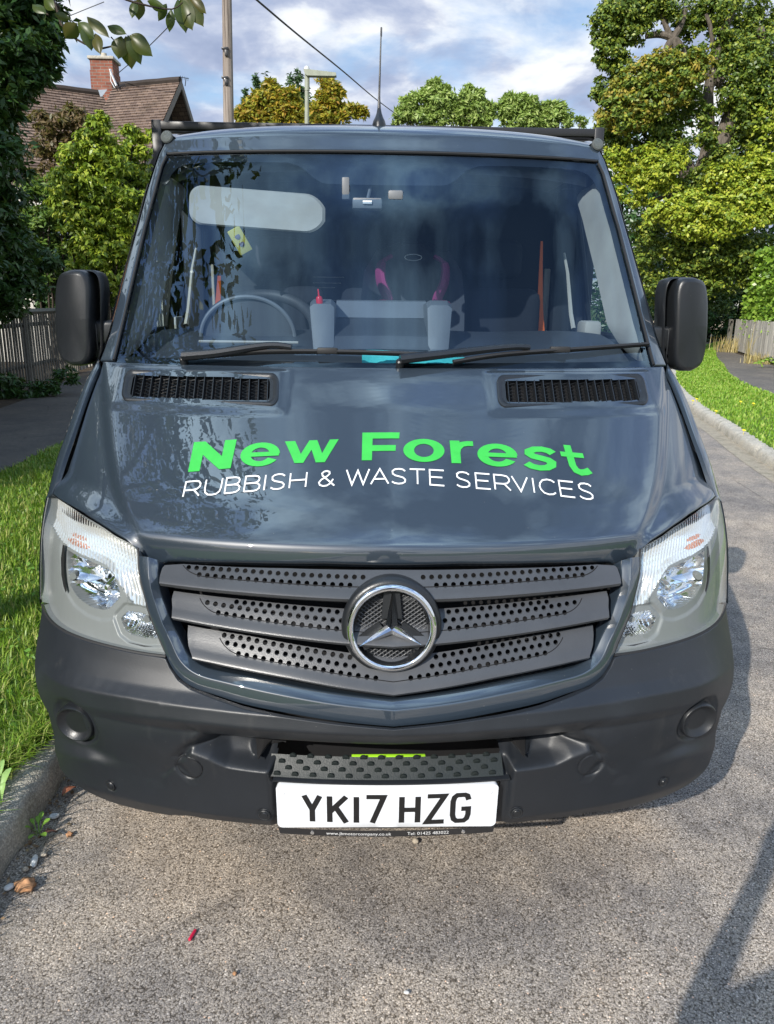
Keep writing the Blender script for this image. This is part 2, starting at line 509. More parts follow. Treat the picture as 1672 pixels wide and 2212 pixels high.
# right verge and footpath
rv_in = offs(RK, 0.15)
rp_a = curve_x([(6.0, -8), (5.9, -3), (5.9, 0), (6.1, 5), (6.94, 11.4), (7.7, 14.6), (9.04, 18.07), (10.6, 22), (14.0, 29), (20, 37), (27, 44)], 90)
rp_b = curve_x([(8.0, -8), (8.0, -3), (8.1, 0), (8.5, 6), (9.3, 13), (10.35, 17.9), (11.2, 21), (12.4, 24.7), (15.5, 30), (21, 36.5), (28, 43)], 90)
ribbon('verge', rv_in, rp_a, 0.115, 0.115, M_TURF)
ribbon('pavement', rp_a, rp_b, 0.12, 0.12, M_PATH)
ribbon('soil_strip', rp_b, offs(rp_b, 0.5), 0.115, 0.13, M_DIRT)
ribbon('garden_ground', offs(rp_b, 0.5), offs(rp_b, 25), 0.112, 0.112, M_FIELD)
mb = MB()
mb.add([(10, 47, 0.13), (90, 52, 0.13), (90, 78, 0.13), (10, 72, 0.13)], [(0, 1, 2, 3)])
tag(mb.build('sandy_track', M_SAND, smooth=False), kind='structure')

# ---- grass blades
def blades(name, X, Y, Z, h, w, m, lean=0.5):
    n = len(X)
    a = rng.uniform(0, 2 * PI, n); hh = h * rng.uniform(0.45, 1.3, n)
    dx, dy = np.cos(a), np.sin(a)
    px, py = -dy, dx
    l1 = lean * rng.uniform(0.1, 1.0, n)
    V = np.zeros((n, 5, 3))
    ww = w * rng.uniform(0.6, 1.4, n)
    V[:, 0] = np.stack([X - px * ww, Y - py * ww, Z], 1)
    V[:, 1] = np.stack([X + px * ww, Y + py * ww, Z], 1)
    mx, my, mz = X + dx * hh * l1 * 0.35, Y + dy * hh * l1 * 0.35, Z + hh * 0.6
    V[:, 2] = np.stack([mx + px * ww * 0.8, my + py * ww * 0.8, mz], 1)
    V[:, 3] = np.stack([mx - px * ww * 0.8, my - py * ww * 0.8, mz], 1)
    V[:, 4] = np.stack([X + dx * hh * l1, Y + dy * hh * l1, Z + hh * (1.0 - 0.25 * l1)], 1)
    b = (np.arange(n) * 5)[:, None]
    F = np.concatenate([b + np.array([[0, 1, 2]]), b + np.array([[0, 2, 3]]), b + np.array([[3, 2, 4]])], 0)
    me = np_mesh(name, V.reshape(-1, 3), F)
    o = link(name, me, m, None, True, 0)
    return tag(o, kind='stuff')
M_GRASS = leafmat('grass blades', [(0.06, 0.13, 0.012), (0.11, 0.21, 0.018), (0.17, 0.27, 0.03), (0.25, 0.32, 0.06), (0.34, 0.32, 0.12)], 0.35, 0.4)
M_GRASS2 = leafmat('short verge grass', [(0.085, 0.18, 0.014), (0.14, 0.26, 0.02), (0.20, 0.32, 0.035), (0.32, 0.36, 0.09)], 0.35, 0.5)
n = 105000
yy = -1.6 + 10.7 * rng.random(n) ** 1.6
xx = -1.195 - 2.05 * rng.random(n) ** 1.05
patch_h = 0.05 + 0.022 * np.sin(xx * 5 + yy * 3.1) * np.sin(yy * 4.3 - xx * 2) + 0.02 * rng.random(n)
blades('grass', xx, yy, np.full(n, 0.112), patch_h, 0.0022 + 0.0004 * yy, M_GRASS, 1.0)
n = 11000   # longer fringe hanging over the kerb
yy = -1.6 + 5.2 * rng.random(n) ** 1.4
blades('grass', -1.175 - 0.09 * rng.random(n) ** 0.7 + 0.025 * np.sin(yy * 9), yy, np.full(n, 0.115), np.full(n, 0.075), 0.0025, M_GRASS, 1.5)
# broad leaved weeds in the verge (clover, plantain)
def scatter_leaves(name, pos, size, m, up=0.6, par=None, smooth=False):
    n = len(pos)
    d = rng.normal(size=(n, 3)); d[:, 2] *= 0.5; d /= np.linalg.norm(d, axis=1)[:, None]
    nn = rng.normal(size=(n, 3)) * (1 - up) + np.array([0, 0, up]); 
    s = np.cross(d, nn); s /= np.linalg.norm(s, axis=1)[:, None] + 1e-9
    sz = (size if np.ndim(size) else np.full(n, size)) * rng.uniform(0.6, 1.3, n)
    L = sz[:, None]; W = (sz * 0.34)[:, None]
    drop = np.zeros((n, 3)); drop[:, 2] = -1
    V = np.stack([pos, pos + d * L * 0.5 + s * W, pos + d * L + drop * L * 0.12, pos + d * L * 0.5 - s * W], 1)
    F = np.arange(n * 4).reshape(n, 4)
    me = np_mesh(name, V.reshape(-1, 3), F)
    return link(name, me, m, par, smooth, 0)
n = 2600
yy = -0.3 + 7 * rng.random(n) ** 1.5; xx = -1.25 - 1.9 * rng.random(n)
cl = rng.random(n)
pos = np.stack([xx + rng.normal(0, 0.02, n), yy + rng.normal(0, 0.02, n), 0.13 + 0.035 * rng.random(n)], 1)
M_CLOVER = leafmat('clover leaves', [(0.06, 0.15, 0.02), (0.13, 0.26, 0.04), (0.2, 0.33, 0.06)], 0.3)
tag(scatter_leaves('ground_cover', pos, 0.028, M_CLOVER, 0.75), kind='stuff')

# right verge grass
n = 60000
k = (rng.random(n) ** 1.25 * 66 + 14)
ki = np.clip(k.astype(int), 0, 88); kf = k - ki
A = np.array([(p.x, p.y) for p in rv_in]); B = np.array([(p.x, p.y) for p in rp_a])
PA = A[ki] * (1 - kf)[:, None] + A[ki + 1] * kf[:, None]
PB = B[ki] * (1 - kf)[:, None] + B[ki + 1] * kf[:, None]
f = rng.random(n) ** 1.0
f = -0.012 + 1.03 * f
Pp = PA * (1 - f)[:, None] + PB * f[:, None]
sel = (Pp[:, 1] > 1.0) & (Pp[:, 1] < 30)
Pp = Pp[sel]
blades('grass', Pp[:, 0], Pp[:, 1], np.full(len(Pp), 0.113), 0.035 + 0.0016 * Pp[:, 1], 0.0035 + 0.0006 * Pp[:, 1], M_GRASS2, 0.9)
# ================================================================== VAN
def pinterp(t, pts):
    n = len(pts)
    if t <= pts[0][0]:
        m = (pts[1][1] - pts[0][1]) / (pts[1][0] - pts[0][0]); return pts[0][1] + m * (t - pts[0][0])
    if t >= pts[-1][0]:
        m = (pts[-1][1] - pts[-2][1]) / (pts[-1][0] - pts[-2][0]); return pts[-1][1] + m * (t - pts[-1][0])
    for i in range(n - 1):
        if t <= pts[i + 1][0]: break
    x0, y0 = pts[i]; x1, y1 = pts[i + 1]; h = x1 - x0
    def sl(j):
        if j <= 0: return (pts[1][1] - pts[0][1]) / (pts[1][0] - pts[0][0])
        if j >= n - 1: return (pts[-1][1] - pts[-2][1]) / (pts[-1][0] - pts[-2][0])
        a = (pts[j][1] - pts[j - 1][1]) / (pts[j][0] - pts[j - 1][0]); b = (pts[j + 1][1] - pts[j][1]) / (pts[j + 1][0] - pts[j][0])
        return 0 if a * b <= 0 else 2 * a * b / (a + b)
    m0, m1 = sl(i), sl(i + 1); s = (t - x0) / h
    return (2 * s**3 - 3 * s * s + 1) * y0 + (s**3 - 2 * s * s + s) * h * m0 + (-2 * s**3 + 3 * s * s) * y1 + (s**3 - s * s) * h * m1
PROF = [(.28,.06),(.36,.02),(.52,.0),(.62,-.02),(.70,.0),(.82,.03),(.95,.075),(1.03,.13),(1.10,.22),(1.20,.375),(1.30,.53),(1.42,.705),(1.5,.79),(1.7,.985),(1.9,1.17),(2.1,1.33),(2.2,1.42),(2.25,1.52),(2.28,1.75)]
QROF = [(.28,1.0),(.5,1.0),(.65,1.1),(.82,1.3),(1.03,1.25),(1.2,.95),(1.42,.67),(1.7,.62),(2.1,.6),(2.3,.5)]
_pc = {}
def _pq(z):
    k = round(z, 4)
    if k not in _pc: _pc[k] = (pinterp(k, PROF), pinterp(k, QROF))
    return _pc[k]
def Fy(x, z):
    x = abs(x); p, q = _pq(z)
    return p + q * (.22 * x * x + .16 * x ** 8)
def S(x, z, off=0.0):
    """point on the nose skin, moved outwards by off"""
    y = Fy(x, z)
    if off == 0: return Vector((x, y, z))
    e = 0.004
    n = Vector(((Fy(x + e, z) - Fy(x - e, z)) / (2 * e), -1, (Fy(x, z + e) - Fy(x, z - e)) / (2 * e))).normalized()
    return Vector((x, y, z)) + n * off
XS = [(.36,.80),(.42,.855),(.5,.862),(.58,.872),(.61,.90),(.645,.915),(.7,.93),(.8,.940),(.89,.947),(.98,.944),(1.07,.948),(1.15,.938),(1.21,.928),(1.29,.918),(1.37,.903),(1.42,.880),(1.5,.865),(1.65,.857),(1.8,.845),(1.96,.828),(2.1,.80),(2.16,.775),(2.2,.76)]
XD = [(.36,.90),(.6,.96),(.8,.955),(1.07,.965),(1.42,.955),(1.8,.89),(2.1,.83),(2.2,.78)]
def xs(z): return lin(z, XS)

# ---- materials
def paint():
    m, t, o = new_mat('slate grey car paint')
    co = objco(t)
    d = ramp(t, [(0.35, (0, 0, 0)), (0.8, (1, 1, 1))], noise(t, co, 2.3, 8, 0.7))
    c = mixc(t, mth(t, 'MULTIPLY', d.outputs[0], 0.25), (0.021, 0.032, 0.046), (0.034, 0.045, 0.058))
    sp_ = ramp(t, [(0.0, (1, 1, 1)), (0.05, (0, 0, 0))], voro(t, co, 26).outputs['Distance'])
    c = mixc(t, mth(t, 'MULTIPLY', sp_.outputs[0], 0.35), c, (0.30, 0.29, 0.27))
    rg = mth(t, 'MULTIPLY', noise(t, co, 5, 6, 0.7), 0.03)
    p = P(t, c, 0.38, coat=1.0, spec=0.5)
    t.links.new(rg, p.inputs['Coat Roughness'])
    p.inputs['Coat IOR'].default_value = 1.92
    n = bump(t, noise(t, co, 2.2, 2), 0.05, 0.02)
    t.links.new(n, p.inputs['Coat Normal'])
    t.links.new(p.outputs[0], o.inputs[0])
    return m
M_PAINT = paint()
def bumper_plastic(name, base, rough=0.42):
    m, t, o = new_mat(name)
    co = objco(t)
    fade = ramp(t, [(0.35, tuple(x * 0.8 for x in base)), (0.6, base), (0.78, tuple(x * 1.6 for x in base))], noise(t, co, 4, 8, 0.65))
    mp_ = N(t, 'ShaderNodeMapping'); mp_.inputs['Scale'].default_value = (18, 18, 2.2)
    t.links.new(co, mp_.inputs[0])
    streak = ramp(t, [(0.60, (0, 0, 0)), (0.78, (1, 1, 1))], noise(t, mp_.outputs[0], 1.0, 6, 0.7))
    c = mixc(t, mth(t, 'MULTIPLY', streak.outputs[0], 0.13), fade.outputs[0], (0.15, 0.145, 0.13))
    spk = ramp(t, [(0.0, (1, 1, 1)), (0.045, (0, 0, 0))], voro(t, co, 34).outputs['Distance'])
    c = mixc(t, mth(t, 'MULTIPLY', spk.outputs[0], 0.5), c, (0.3, 0.29, 0.26))
    r = mth(t, 'ADD', mth(t, 'MULTIPLY', noise(t, co, 9, 6), 0.2), rough - 0.1)
    p = P(t, c, r, spec=0.55)
    t.links.new(bump(t, noise(t, co, 420, 2), 0.25, 0.001), p.inputs['Normal'])
    t.links.new(p.outputs[0], o.inputs[0])
    return m
M_PLAST = bumper_plastic('black grained bumper plastic', (0.015, 0.018, 0.023), 0.42)
M_TRIM = bumper_plastic('black smooth trim plastic', (0.014, 0.016, 0.019), 0.36)
M_SLAT = bumper_plastic('dark grey grille plastic', (0.064, 0.067, 0.073), 0.33)
M_RUB = simple('black rubber', (0.015, 0.015, 0.016), 0.6)
M_BLACK = simple('black void', (0.004, 0.004, 0.005), 0.9, var=0)
M_FRIT = simple('black ceramic frit', (0.008, 0.009, 0.011), 0.35)
M_CHROME = simple('chrome', (0.86, 0.87, 0.88), 0.06, 1.0, var=0.02)
M_REFL = simple('lamp reflector', (0.88, 0.89, 0.9), 0.10, 1.0, var=0.03)
M_RIB = simple('ribbed reflector', (0.80, 0.79, 0.76), 0.2, 0.6, var=0.05)
M_AMB = simple('amber reflector', (0.80, 0.34, 0.20), 0.22, 0.7)
M_LHOUSE = simple('lamp housing grey', (0.195, 0.205, 0.205), 0.4, 0.0, 0.3, var=0.06)
M_LENS = glass('clear lamp lens', (0.97, 0.985, 0.98), 1.45)
M_WS = glass('windscreen glass', (0.64, 0.73, 0.80), 1.80, bmp=0.01, boost=.015, rcol=(.74, .89, 1.0))
M_SIDEG = glass('side glass', (0.80, 0.88, 0.86), 1.5)
M_DASH = simple('dark grey dashboard', (0.050, 0.054, 0.062), 0.55, bmp=0.15, bscale=500)
M_DASHL = simple('light grey dashboard trim', (0.15, 0.16, 0.175), 0.5)
M_PALE = simple('pale grey headlining', (0.46, 0.43, 0.38), 0.8)
M_CABIN = simple('dark cabin trim', (0.012, 0.015, 0.022), 0.7)
M_SEAT = simple('charcoal seat cloth', (0.018, 0.021, 0.030), 0.9)
M_ORANGE = simple('orange seat belt webbing', (0.85, 0.16, 0.03), 0.6)
M_STEEL = simple('black painted steel', (0.018, 0.018, 0.020), 0.4, 0.0, 0.2, rvar=0.1)

van = empty('tipper_van', (0, 0, 0), 'dark slate tipper van with green and white lettering parked at the kerb', 'van')

# ---- generic ruled panel on the skin
def spaced(n, w, r):
    ex = [0, .15, .4, .7, 1.0] if r > 0 else [0]
    a = [e * r / w for e in ex]
    mid = [a[-1] + (1 - 2 * a[-1]) * i / n for i in range(1, n)]
    return a + mid + [1 - x for x in a[::-1]]
def roll(d, r):
    if d >= r: return 0.0
    q = 1 - d / r
    return -r * (1 - math.sqrt(max(0, 1 - q * q)))
def panel(fn, nu, nv, wu, wv, r=.005, depth=.012, mb=None, mi=0, keep=None, skin=S, edges='lrbt'):
    """fn(u,v)->(x,z,off); u left to right, v bottom to top"""
    mb = mb or MB()
    us = spaced(nu, wu, r); vs = spaced(nv, wv, r)
    def pt(u, v, extra=0.0):
        x, z, off = fn(u, v)
        d = 9
        if 'l' in edges: d = min(d, u * wu)
        if 'r' in edges: d = min(d, (1 - u) * wu)
        if 'b' in edges: d = min(d, v * wv)
        if 't' in edges: d = min(d, (1 - v) * wv)
        return skin(x, z, off + (roll(d, r) if r > 0 else 0) + extra)
    rows = [[pt(u, v) for u in us] for v in vs]
    kf = None
    if keep: kf = lambda i, j: keep((us[i] + us[i + 1]) / 2, (vs[j] + vs[j + 1]) / 2)
    mb.grid(rows, mi, kf)
    if depth > 0:
        if 'b' in edges: mb.grid([[pt(u, 0, -depth) for u in us], rows[0]], mi)
        if 't' in edges: mb.grid([rows[-1], [pt(u, 1, -depth) for u in us]], mi)
        if 'l' in edges: mb.grid([[pt(0, v, -depth), r_[0]] for v, r_ in zip(vs, rows)], mi)
        if 'r' in edges: mb.grid([[r_[-1], pt(1, v, -depth)] for v, r_ in zip(vs, rows)], mi)
    return mb

# ---- bonnet
WGAP = [(1.0,.93),(1.073,.926),(1.145,.911),(1.212,.901),(1.292,.892),(1.371,.880),(1.416,.866)]
BB = [(0,1.021),(.16,1.022),(.378,1.016),(.52,1.009),(.556,1.006),(.567,1.001),(.587,.998),(.612,1.006),(.65,1.030),(.684,1.040),(.73,1.053),(.794,1.068),(.841,1.074),(.89,1.077),(.93,1.0795)]
CREASE = [(1.0,.588),(1.045,.618),(1.095,.672),(1.18,.738),(1.285,.798),(1.38,.845),(1.42,.87)]
def bonnet_off(x, z):
    ax = abs(x)
    xc = pinterp(z, CREASE)
    fl_ = sm(0, .07, z - lin(ax, BB)) if ax > .6 else 1.0
    o = -0.012 * sm(xc - .012, xc + .035, ax) * fl_
    o -= 0.10 * max(0, ax - xc - .02) ** 1.3 * fl_
    o += 0.006 * max(0, 1 - ax / .45) * sm(1.0, 1.1, z) * (1 - sm(1.3, 1.41, z))
    lip = (1 - sm(.60, .66, ax))
    e = 1.044 - z
    if e > -0.006: o -= lip * 0.95 * ((e + .006) ** 2 / .024 if e < .006 else e)
    # shallow bead round the air inlets
    o += 0.004 * sm(.27, .31, ax) * (1 - sm(.78, .82, ax)) * sm(1.29, 1.315, z) * (1 - sm(1.398, 1.41, z))
    return o
def fn_bonnet(u, v):
    t = 2 * u - 1
    xb = t * .926
    zb = lin(abs(xb), BB)
    z = zb + (1.416 - zb) * v
    w = lin(z, WGAP)
    blend = sm(0, .35, v)
    x = t * w if abs(xb) > .7 else t * (w * blend + .926 * (1 - blend) if z > 1.073 else w * blend + .926 * (1 - blend))
    x = t * (.926 + (w - .926) * blend)
    return x, z, bonnet_off(x, z)
VX0, VX1, VZ0, VZ1 = .312, .765, 1.317, 1.391
def vkeep(u, v):
    x, z, _ = fn_bonnet(u, v)
    return not (VX0 + .012 < abs(x) < VX1 - .014 and VZ0 + .010 < z < VZ1 - .010)
bonnet = panel(fn_bonnet, 230, 120, 1.84, .38 * 1.8, .006, .014, keep=vkeep).build('bonnet', M_PAINT, van, sharp=50)

# ---- lettering (strokes laid on the bonnet skin)
CX_ = [-0.003336, 0.442964, -0.001228, 0.004201, -0.009604, 3.1e-05, 0.008096, -0.00025, 0.000205, 0.000384, 3.7e-05]
CZ_ = [1.203323, 0.001905, -0.034219, -0.006055, -0.000286, 0.000721, -0.000116, -0.00065, 1.3e-05, -0.000557, -7.3e-05]
def txy(zx, zy):
    a = (zx - 1672) / 1000; b = (zy - 600) / 100
    T = [1, a, b, a*a, a*b, b*b, a**3, a*a*b, a*b*b, a**4, a**4*b]
    return sum(c * t for c, t in zip(CX_, T)), sum(c * t for c, t in zip(CZ_, T))
def arc(cx, cy, rx, ry, a0, a1, n=16):
    return [(cx + rx * math.cos(R(a0 + (a1 - a0) * i / n)), cy + ry * math.sin(R(a0 + (a1 - a0) * i / n))) for i in range(n + 1)]
def stroke2d(pts, w, n_sub=3, closed=False, wv=None):
    """ribbon polygon strip in letter space (anisotropic width: w horizontal, wv vertical)"""
    wv = wv or w
    P2 = [Vector((p[0], p[1])) for p in pts]
    dense = []
    m = len(P2)
    for i in range(m - 1 if not closed else m):
        a, b = P2[i], P2[(i + 1) % m]
        for k in range(n_sub): dense.append((a.lerp(b, k / n_sub), k == 0))
    if not closed: dense.append((P2[-1], True))
    L, Rr = [], []
    D = [d[0] for d in dense]; q = len(D)
    for i, p in enumerate(D):
        def dirn(a, b):
            d = Vector(((b.x - a.x) / w, (b.y - a.y) / wv))
            return d.normalized() if d.length > 1e-9 else Vector((1, 0))
        if closed: d0 = dirn(D[i - 1], p); d1 = dirn(p, D[(i + 1) % q])
        else:
            d0 = dirn(D[max(i - 1, 0)], D[max(i, 1)]); d1 = dirn(D[min(i, q - 2)], D[min(i + 1, q - 1)])
        n0 = Vector((-d0.y, d0.x)); n1 = Vector((-d1.y, d1.x))
        nn = (n0 + n1)
        nn = nn.normalized() if nn.length > 1e-6 else n0
        k = 1 / max(nn.dot(n0), 0.38)
        L.append(Vector((p.x + nn.x * k * w / 2, p.y + nn.y * k * wv / 2)))
        Rr.append(Vector((p.x - nn.x * k * w / 2, p.y - nn.y * k * wv / 2)))
    if closed: L.append(L[0]); Rr.append(Rr[0])
    return L, Rr
def lay(mb, strokes, mapf, lift, mi=0):
    for s in strokes:
        L, Rr = s
        mb.grid([[mapf(p) + lift_n for p, lift_n in ((q, Vector((0, 0, 0))) for q in Rr)], [mapf(q) for q in L]], mi)
BOLD = {   # unit box, heavy strokes; (points, closed)
 'N': [('poly', [(0,0),(.27,0),(.27,.55),(.73,0),(1,0),(1,1),(.73,1),(.73,.45),(.27,1),(0,1)])],
 'e': [('st', arc(.5,.5,.385,.40,0,330,26), False), ('bar', [(.13,.415),(.13,.595),(1.0,.595),(1.0,.415)])],
 'w': [('poly', [(0,1),(.19,1),(.325,.40),(.455,1),(.60,1),(.735,.40),(.835,1),(1,1),(.82,0),(.64,0),(.52,.58),(.395,0),(.22,0)])],
 'F': [('poly', [(0,0),(.28,0),(.28,.33),(.92,.33),(.92,.54),(.28,.54),(.28,.78),(1,.78),(1,1),(0,1)])],
 'o': [('st', arc(.5,.5,.385,.40,0,360,32)[:-1], True)],
 'r': [('bar', [(0,0),(0,1),(.42,1),(.42,0)]), ('st', [(.28,.45),(.33,.66),(.52,.84),(.75,.88),(1.0,.88)], False)],
 's': [('st', [(.90,.74),(.78,.84),(.58,.89),(.36,.87),(.20,.78),(.19,.68),(.30,.58),(.52,.52),(.72,.46),(.82,.37),(.80,.24),(.66,.14),(.45,.11),(.22,.16),(.07,.27)], False)],
 't': [('st', [(.34,1.0),(.34,.32),(.42,.16),(.58,.10),(.78,.13),(.95,.20)], False), ('bar', [(0,.60),(0,.76),(.86,.76),(.86,.60)])],
}
QUADS = [  # letter, bottom-left, bottom-right, top-right, top-left (survey units)
 ('N', (505,663),(752,642),(788,475),(540,490)), ('e', (806,636),(1026,628),(1042,492),(822,500)),
 ('w', (1058,618),(1352,611),(1380,480),(1068,490)), ('F', (1513,604),(1722,603),(1732,443),(1517,443)),
 ('o', (1760,612),(1989,612),(1986,481),(1757,480)), ('r', (2034,618),(2165,620),(2157,489),(2022,487)),
 ('e', (2194,632),(2418,638),(2406,508),(2182,500)), ('s', (2460,652),(2660,664),(2634,520),(2440,512)),
 ('t', (2700,676),(2856,690),(2804,516),(2650,503))]
def on_bonnet(x, z, off): return S(x, z, bonnet_off(x, z) + off)
mb = MB()
for ch, bl, br, tr, tl in QUADS:
    def mp2(p, off=.0012):
        u, v = p
        zx = (1-v)*((1-u)*bl[0] + u*br[0]) + v*((1-u)*tl[0] + u*tr[0])
        zy = (1-v)*((1-u)*bl[1] + u*br[1]) + v*((1-u)*tl[1] + u*tr[1])
        x, z = txy(zx, zy)
        return on_bonnet(x, z, off)
    for k, it in enumerate(BOLD[ch]):
        off = .0012 + .0003 * k
        if it[0] == 'st':
            L, Rr = stroke2d(it[1], .27, 2, it[2], .215 if ch != 't' else .20)
            mb.grid([[mp2(q, off) for q in Rr], [mp2(q, off) for q in L]])
        elif it[0] == 'bar':
            a, b, c, d = it[1]
            rows = []
            for i in range(2):
                s, e = ((a, d), (b, c))[i]
                rows.append([mp2((s[0] + (e[0] - s[0]) * k2 / 6, s[1] + (e[1] - s[1]) * k2 / 6), off) for k2 in range(7)])
            mb.grid(rows)
        else:
            pl = [Vector(p) for p in it[1]]
            vv = []
            for i, p in enumerate(pl):
                q = pl[(i + 1) % len(pl)]
                for k2 in range(4): vv.append(p.lerp(q, k2 / 4))
            res = delaunay_2d_cdt(vv, [(i, (i + 1) % len(vv)) for i in range(len(vv))], [], 1, 1e-5)
            mb.add([mp2(p, off) for p in res[0]], [tuple(f) for f in res[2]])
M_GREEN = simple('bright green vinyl', (0.045, 0.46, 0.065), 0.30, var=0.06, vscale=30)
M_WHITE = simple('white vinyl', (0.80, 0.80, 0.80), 0.30, var=0.05, vscale=30)
tag(mb.build('lettering', M_GREEN, bonnet, sharp=0), 'bold green letters New Forest')
THIN = {
 'R': [[(0,0),(0,1),(.55,1),(.82,.95),(.95,.80),(.95,.62),(.80,.47),(.55,.42),(0,.42)], [(.60,.42),(1,0)]],
 'U': [[(0,1),(0,.42),(.06,.18),(.24,.03),(.5,0),(.76,.03),(.94,.18),(1,.42),(1,1)]],
 'B': [[(0,0),(0,1),(.58,1),(.82,.95),(.92,.82),(.90,.66),(.75,.56),(.55,.53),(0,.53)], [(.55,.53),(.85,.48),(1,.34),(.98,.16),(.82,.04),(.58,0),(0,0)]],
 'I': [[(.5,0),(.5,1)]],
 'S': [[(.94,.86),(.76,.97),(.50,1.0),(.24,.96),(.08,.84),(.10,.66),(.28,.55),(.55,.49),(.80,.42),(.94,.29),(.92,.13),(.74,.03),(.48,0),(.22,.04),(.04,.14)]],
 'H': [[(0,0),(0,1)], [(1,0),(1,1)], [(0,.5),(1,.5)]],
 'W': [[(0,1),(.25,0),(.5,.92),(.75,0),(1,1)]],
 'A': [[(0,0),(.5,1),(1,0)], [(.17,.33),(.83,.33)]],
 'T': [[(0,1),(1,1)], [(.5,0),(.5,1)]],
 'E': [[(1,1),(0,1),(0,0),(1,0)], [(0,.52),(.88,.52)]],
 'V': [[(0,1),(.5,0),(1,1)]],
 'C': [[(.96,.84),(.78,.96),(.52,1.0),(.24,.93),(.06,.72),(.0,.5),(.06,.28),(.24,.07),(.52,0),(.78,.04),(.96,.16)]],
 '&': [[(1,0),(.22,.70),(.18,.86),(.30,.97),(.48,1),(.64,.93),(.66,.80),(.52,.66),(.16,.44),(.02,.26),(.08,.09),(.28,0),(.52,.02),(.74,.16),(.90,.44)]],
}
BASE = [(470,808),(600,799),(700,791),(815,780),(925,774),(1070,763),(1195,755),(1357,748),(1500,743),(1700,740),(1884,743),(1994,750),(2142,760),(2264,767),(2384,775),(2484,782),(2647,800),(2754,812),(2860,827)]
TOPL = [(470,722),(600,708),(700,700),(815,692),(925,685),(1070,677),(1195,670),(1357,661),(1500,656),(1700,654),(1884,657),(1994,662),(2142,673),(2264,681),(2384,690),(2484,698),(2647,712),(2754,722),(2860,735)]
GLY = [('R',482,575),('U',602,696),('B',722,806),('B',834,922),('I',940,960),('S',984,1068),('H',1096,1190),('&',1264,1356),
       ('W',1424,1555),('A',1566,1668),('S',1684,1770),('T',1792,1880),('E',1908,1990),
       ('S',2060,2142),('E',2176,2258),('R',2284,2374),('V',2388,2478),('I',2500,2520),('C',2546,2640),('E',2664,2746),('S',2772,2856)]
mb = MB()
for ch, x0, x1 in GLY:
    xm = (x0 + x1) / 2
    slant = lin(xm, [(500, 20), (1500, 3), (1900, -3), (2850, -17)])
    def mp3(p, off):
        u, v = p
        zx = x0 + (x1 - x0) * u
        b_, t_ = lin(zx, BASE), lin(zx, TOPL)
        x, z = txy(zx + slant * (v - .35), b_ + (t_ - b_) * v)
        return on_bonnet(x, z, off)
    wd = x1 - x0
    for k, st in enumerate(THIN[ch]):
        L, Rr = stroke2d(st, 8.6 / wd, 3, False, 8.6 / 84)
        mb.grid([[mp3(q, .0012 + .0003 * k) for q in Rr], [mp3(q, .0012 + .0003 * k) for q in L]])
tag(mb.build('lettering', M_WHITE, bonnet, sharp=0), 'thin white capitals RUBBISH & WASTE SERVICES')

# ---- air inlets in the bonnet
def rrect(cx, cz, hx, hz, r, n=8):
    out = []
    for (sx, sz, a0) in ((1, -1, -90), (1, 1, 0), (-1, 1, 90), (-1, -1, 180)):
        for k in range(n + 1):
            a = R(a0 + 90 * k / n)
            out.append((cx + sx * (hx - r) + r * math.cos(a), cz + sz * (hz - r) + r * math.sin(a)))
    return out
for sgn in (-1, 1):
    vent = MB()
    cx = sgn * (VX0 + VX1) / 2; cz = (VZ0 + VZ1) / 2; hx = (VX1 - VX0) / 2; hz = (VZ1 - VZ0) / 2
    def ring_(dx, dz, r, off, skew=.12):
        pts = rrect(cx, cz, hx - dx, hz - dz, r)
        return [on_bonnet(x + sgn * (z - cz) * skew * 1.0, z, off) for x, z in pts] 
    rings = [ring_(-.004, -.003, .022, -.004), ring_(-.003, -.002, .022, .003), ring_(.001, .001, .02, .005), ring_(.006, .004, .018, .0035), ring_(.012, .007, .016, .0005),
             ring_(.022, .0095, .012, -.001), ring_(.024, .0105, .011, -.022)]
    for a, b in zip(rings, rings[1:]):
        n = len(a)
        vent.add(a + b, [(i, (i + 1) % n, n + (i + 1) % n, n + i) for i in range(n)])
    n = len(rings[-1]); vent.add(rings[-1], [tuple(range(n))], 1)
    NF = 16
    x0, x1 = cx - hx + .03, cx + hx - .028
    for i in range(NF):
        x = x0 + (x1 - x0) * i / (NF - 1)
        zb, zt = cz - hz + .0095, cz + hz - .010
        rows = []
        for dx, off in ((-.0022, -.018), (-.0012, .0010), (.0012, .0010), (.0022, -.018)):
            rows.append([on_bonnet(x + dx + sgn * (z - cz) * .12, z, off) for z in [zb + (zt - zb) * k / 6 for k in range(7)]])
        vent.grid(rows)
    for i in range(NF - 1):
        xa = x0 + (x1 - x0) * i / (NF - 1)
        xb = x0 + (x1 - x0) * (i + 1) / (NF - 1)
        pts = []
        for k in range(13):
            z = cz - hz + .012 + (2 * hz - .024) * k / 12
            x = (xa + .004) if k % 2 else (xb - .004)
            pts.append(on_bonnet(x + sgn * (z - cz) * .12, z, -.008))
        vent.tube(pts, .0011, 4)
    vent.build('air_inlet', [M_TRIM, M_BLACK], van, sharp=40)

# ---- dark liner behind all gaps
mb = MB()
rows = []
for z in np.linspace(.42, 1.40, 60):
    w = xs(z) - .03
    o_ = -.16 if z < .98 else (-.16 + (z - .98) / .06 * .13 if z < 1.04 else -.03)
    rows.append([S(x, z, o_) for x in np.linspace(-w, w, 60)])
mb.grid(rows)
mb.build('bulkhead', M_BLACK, van)

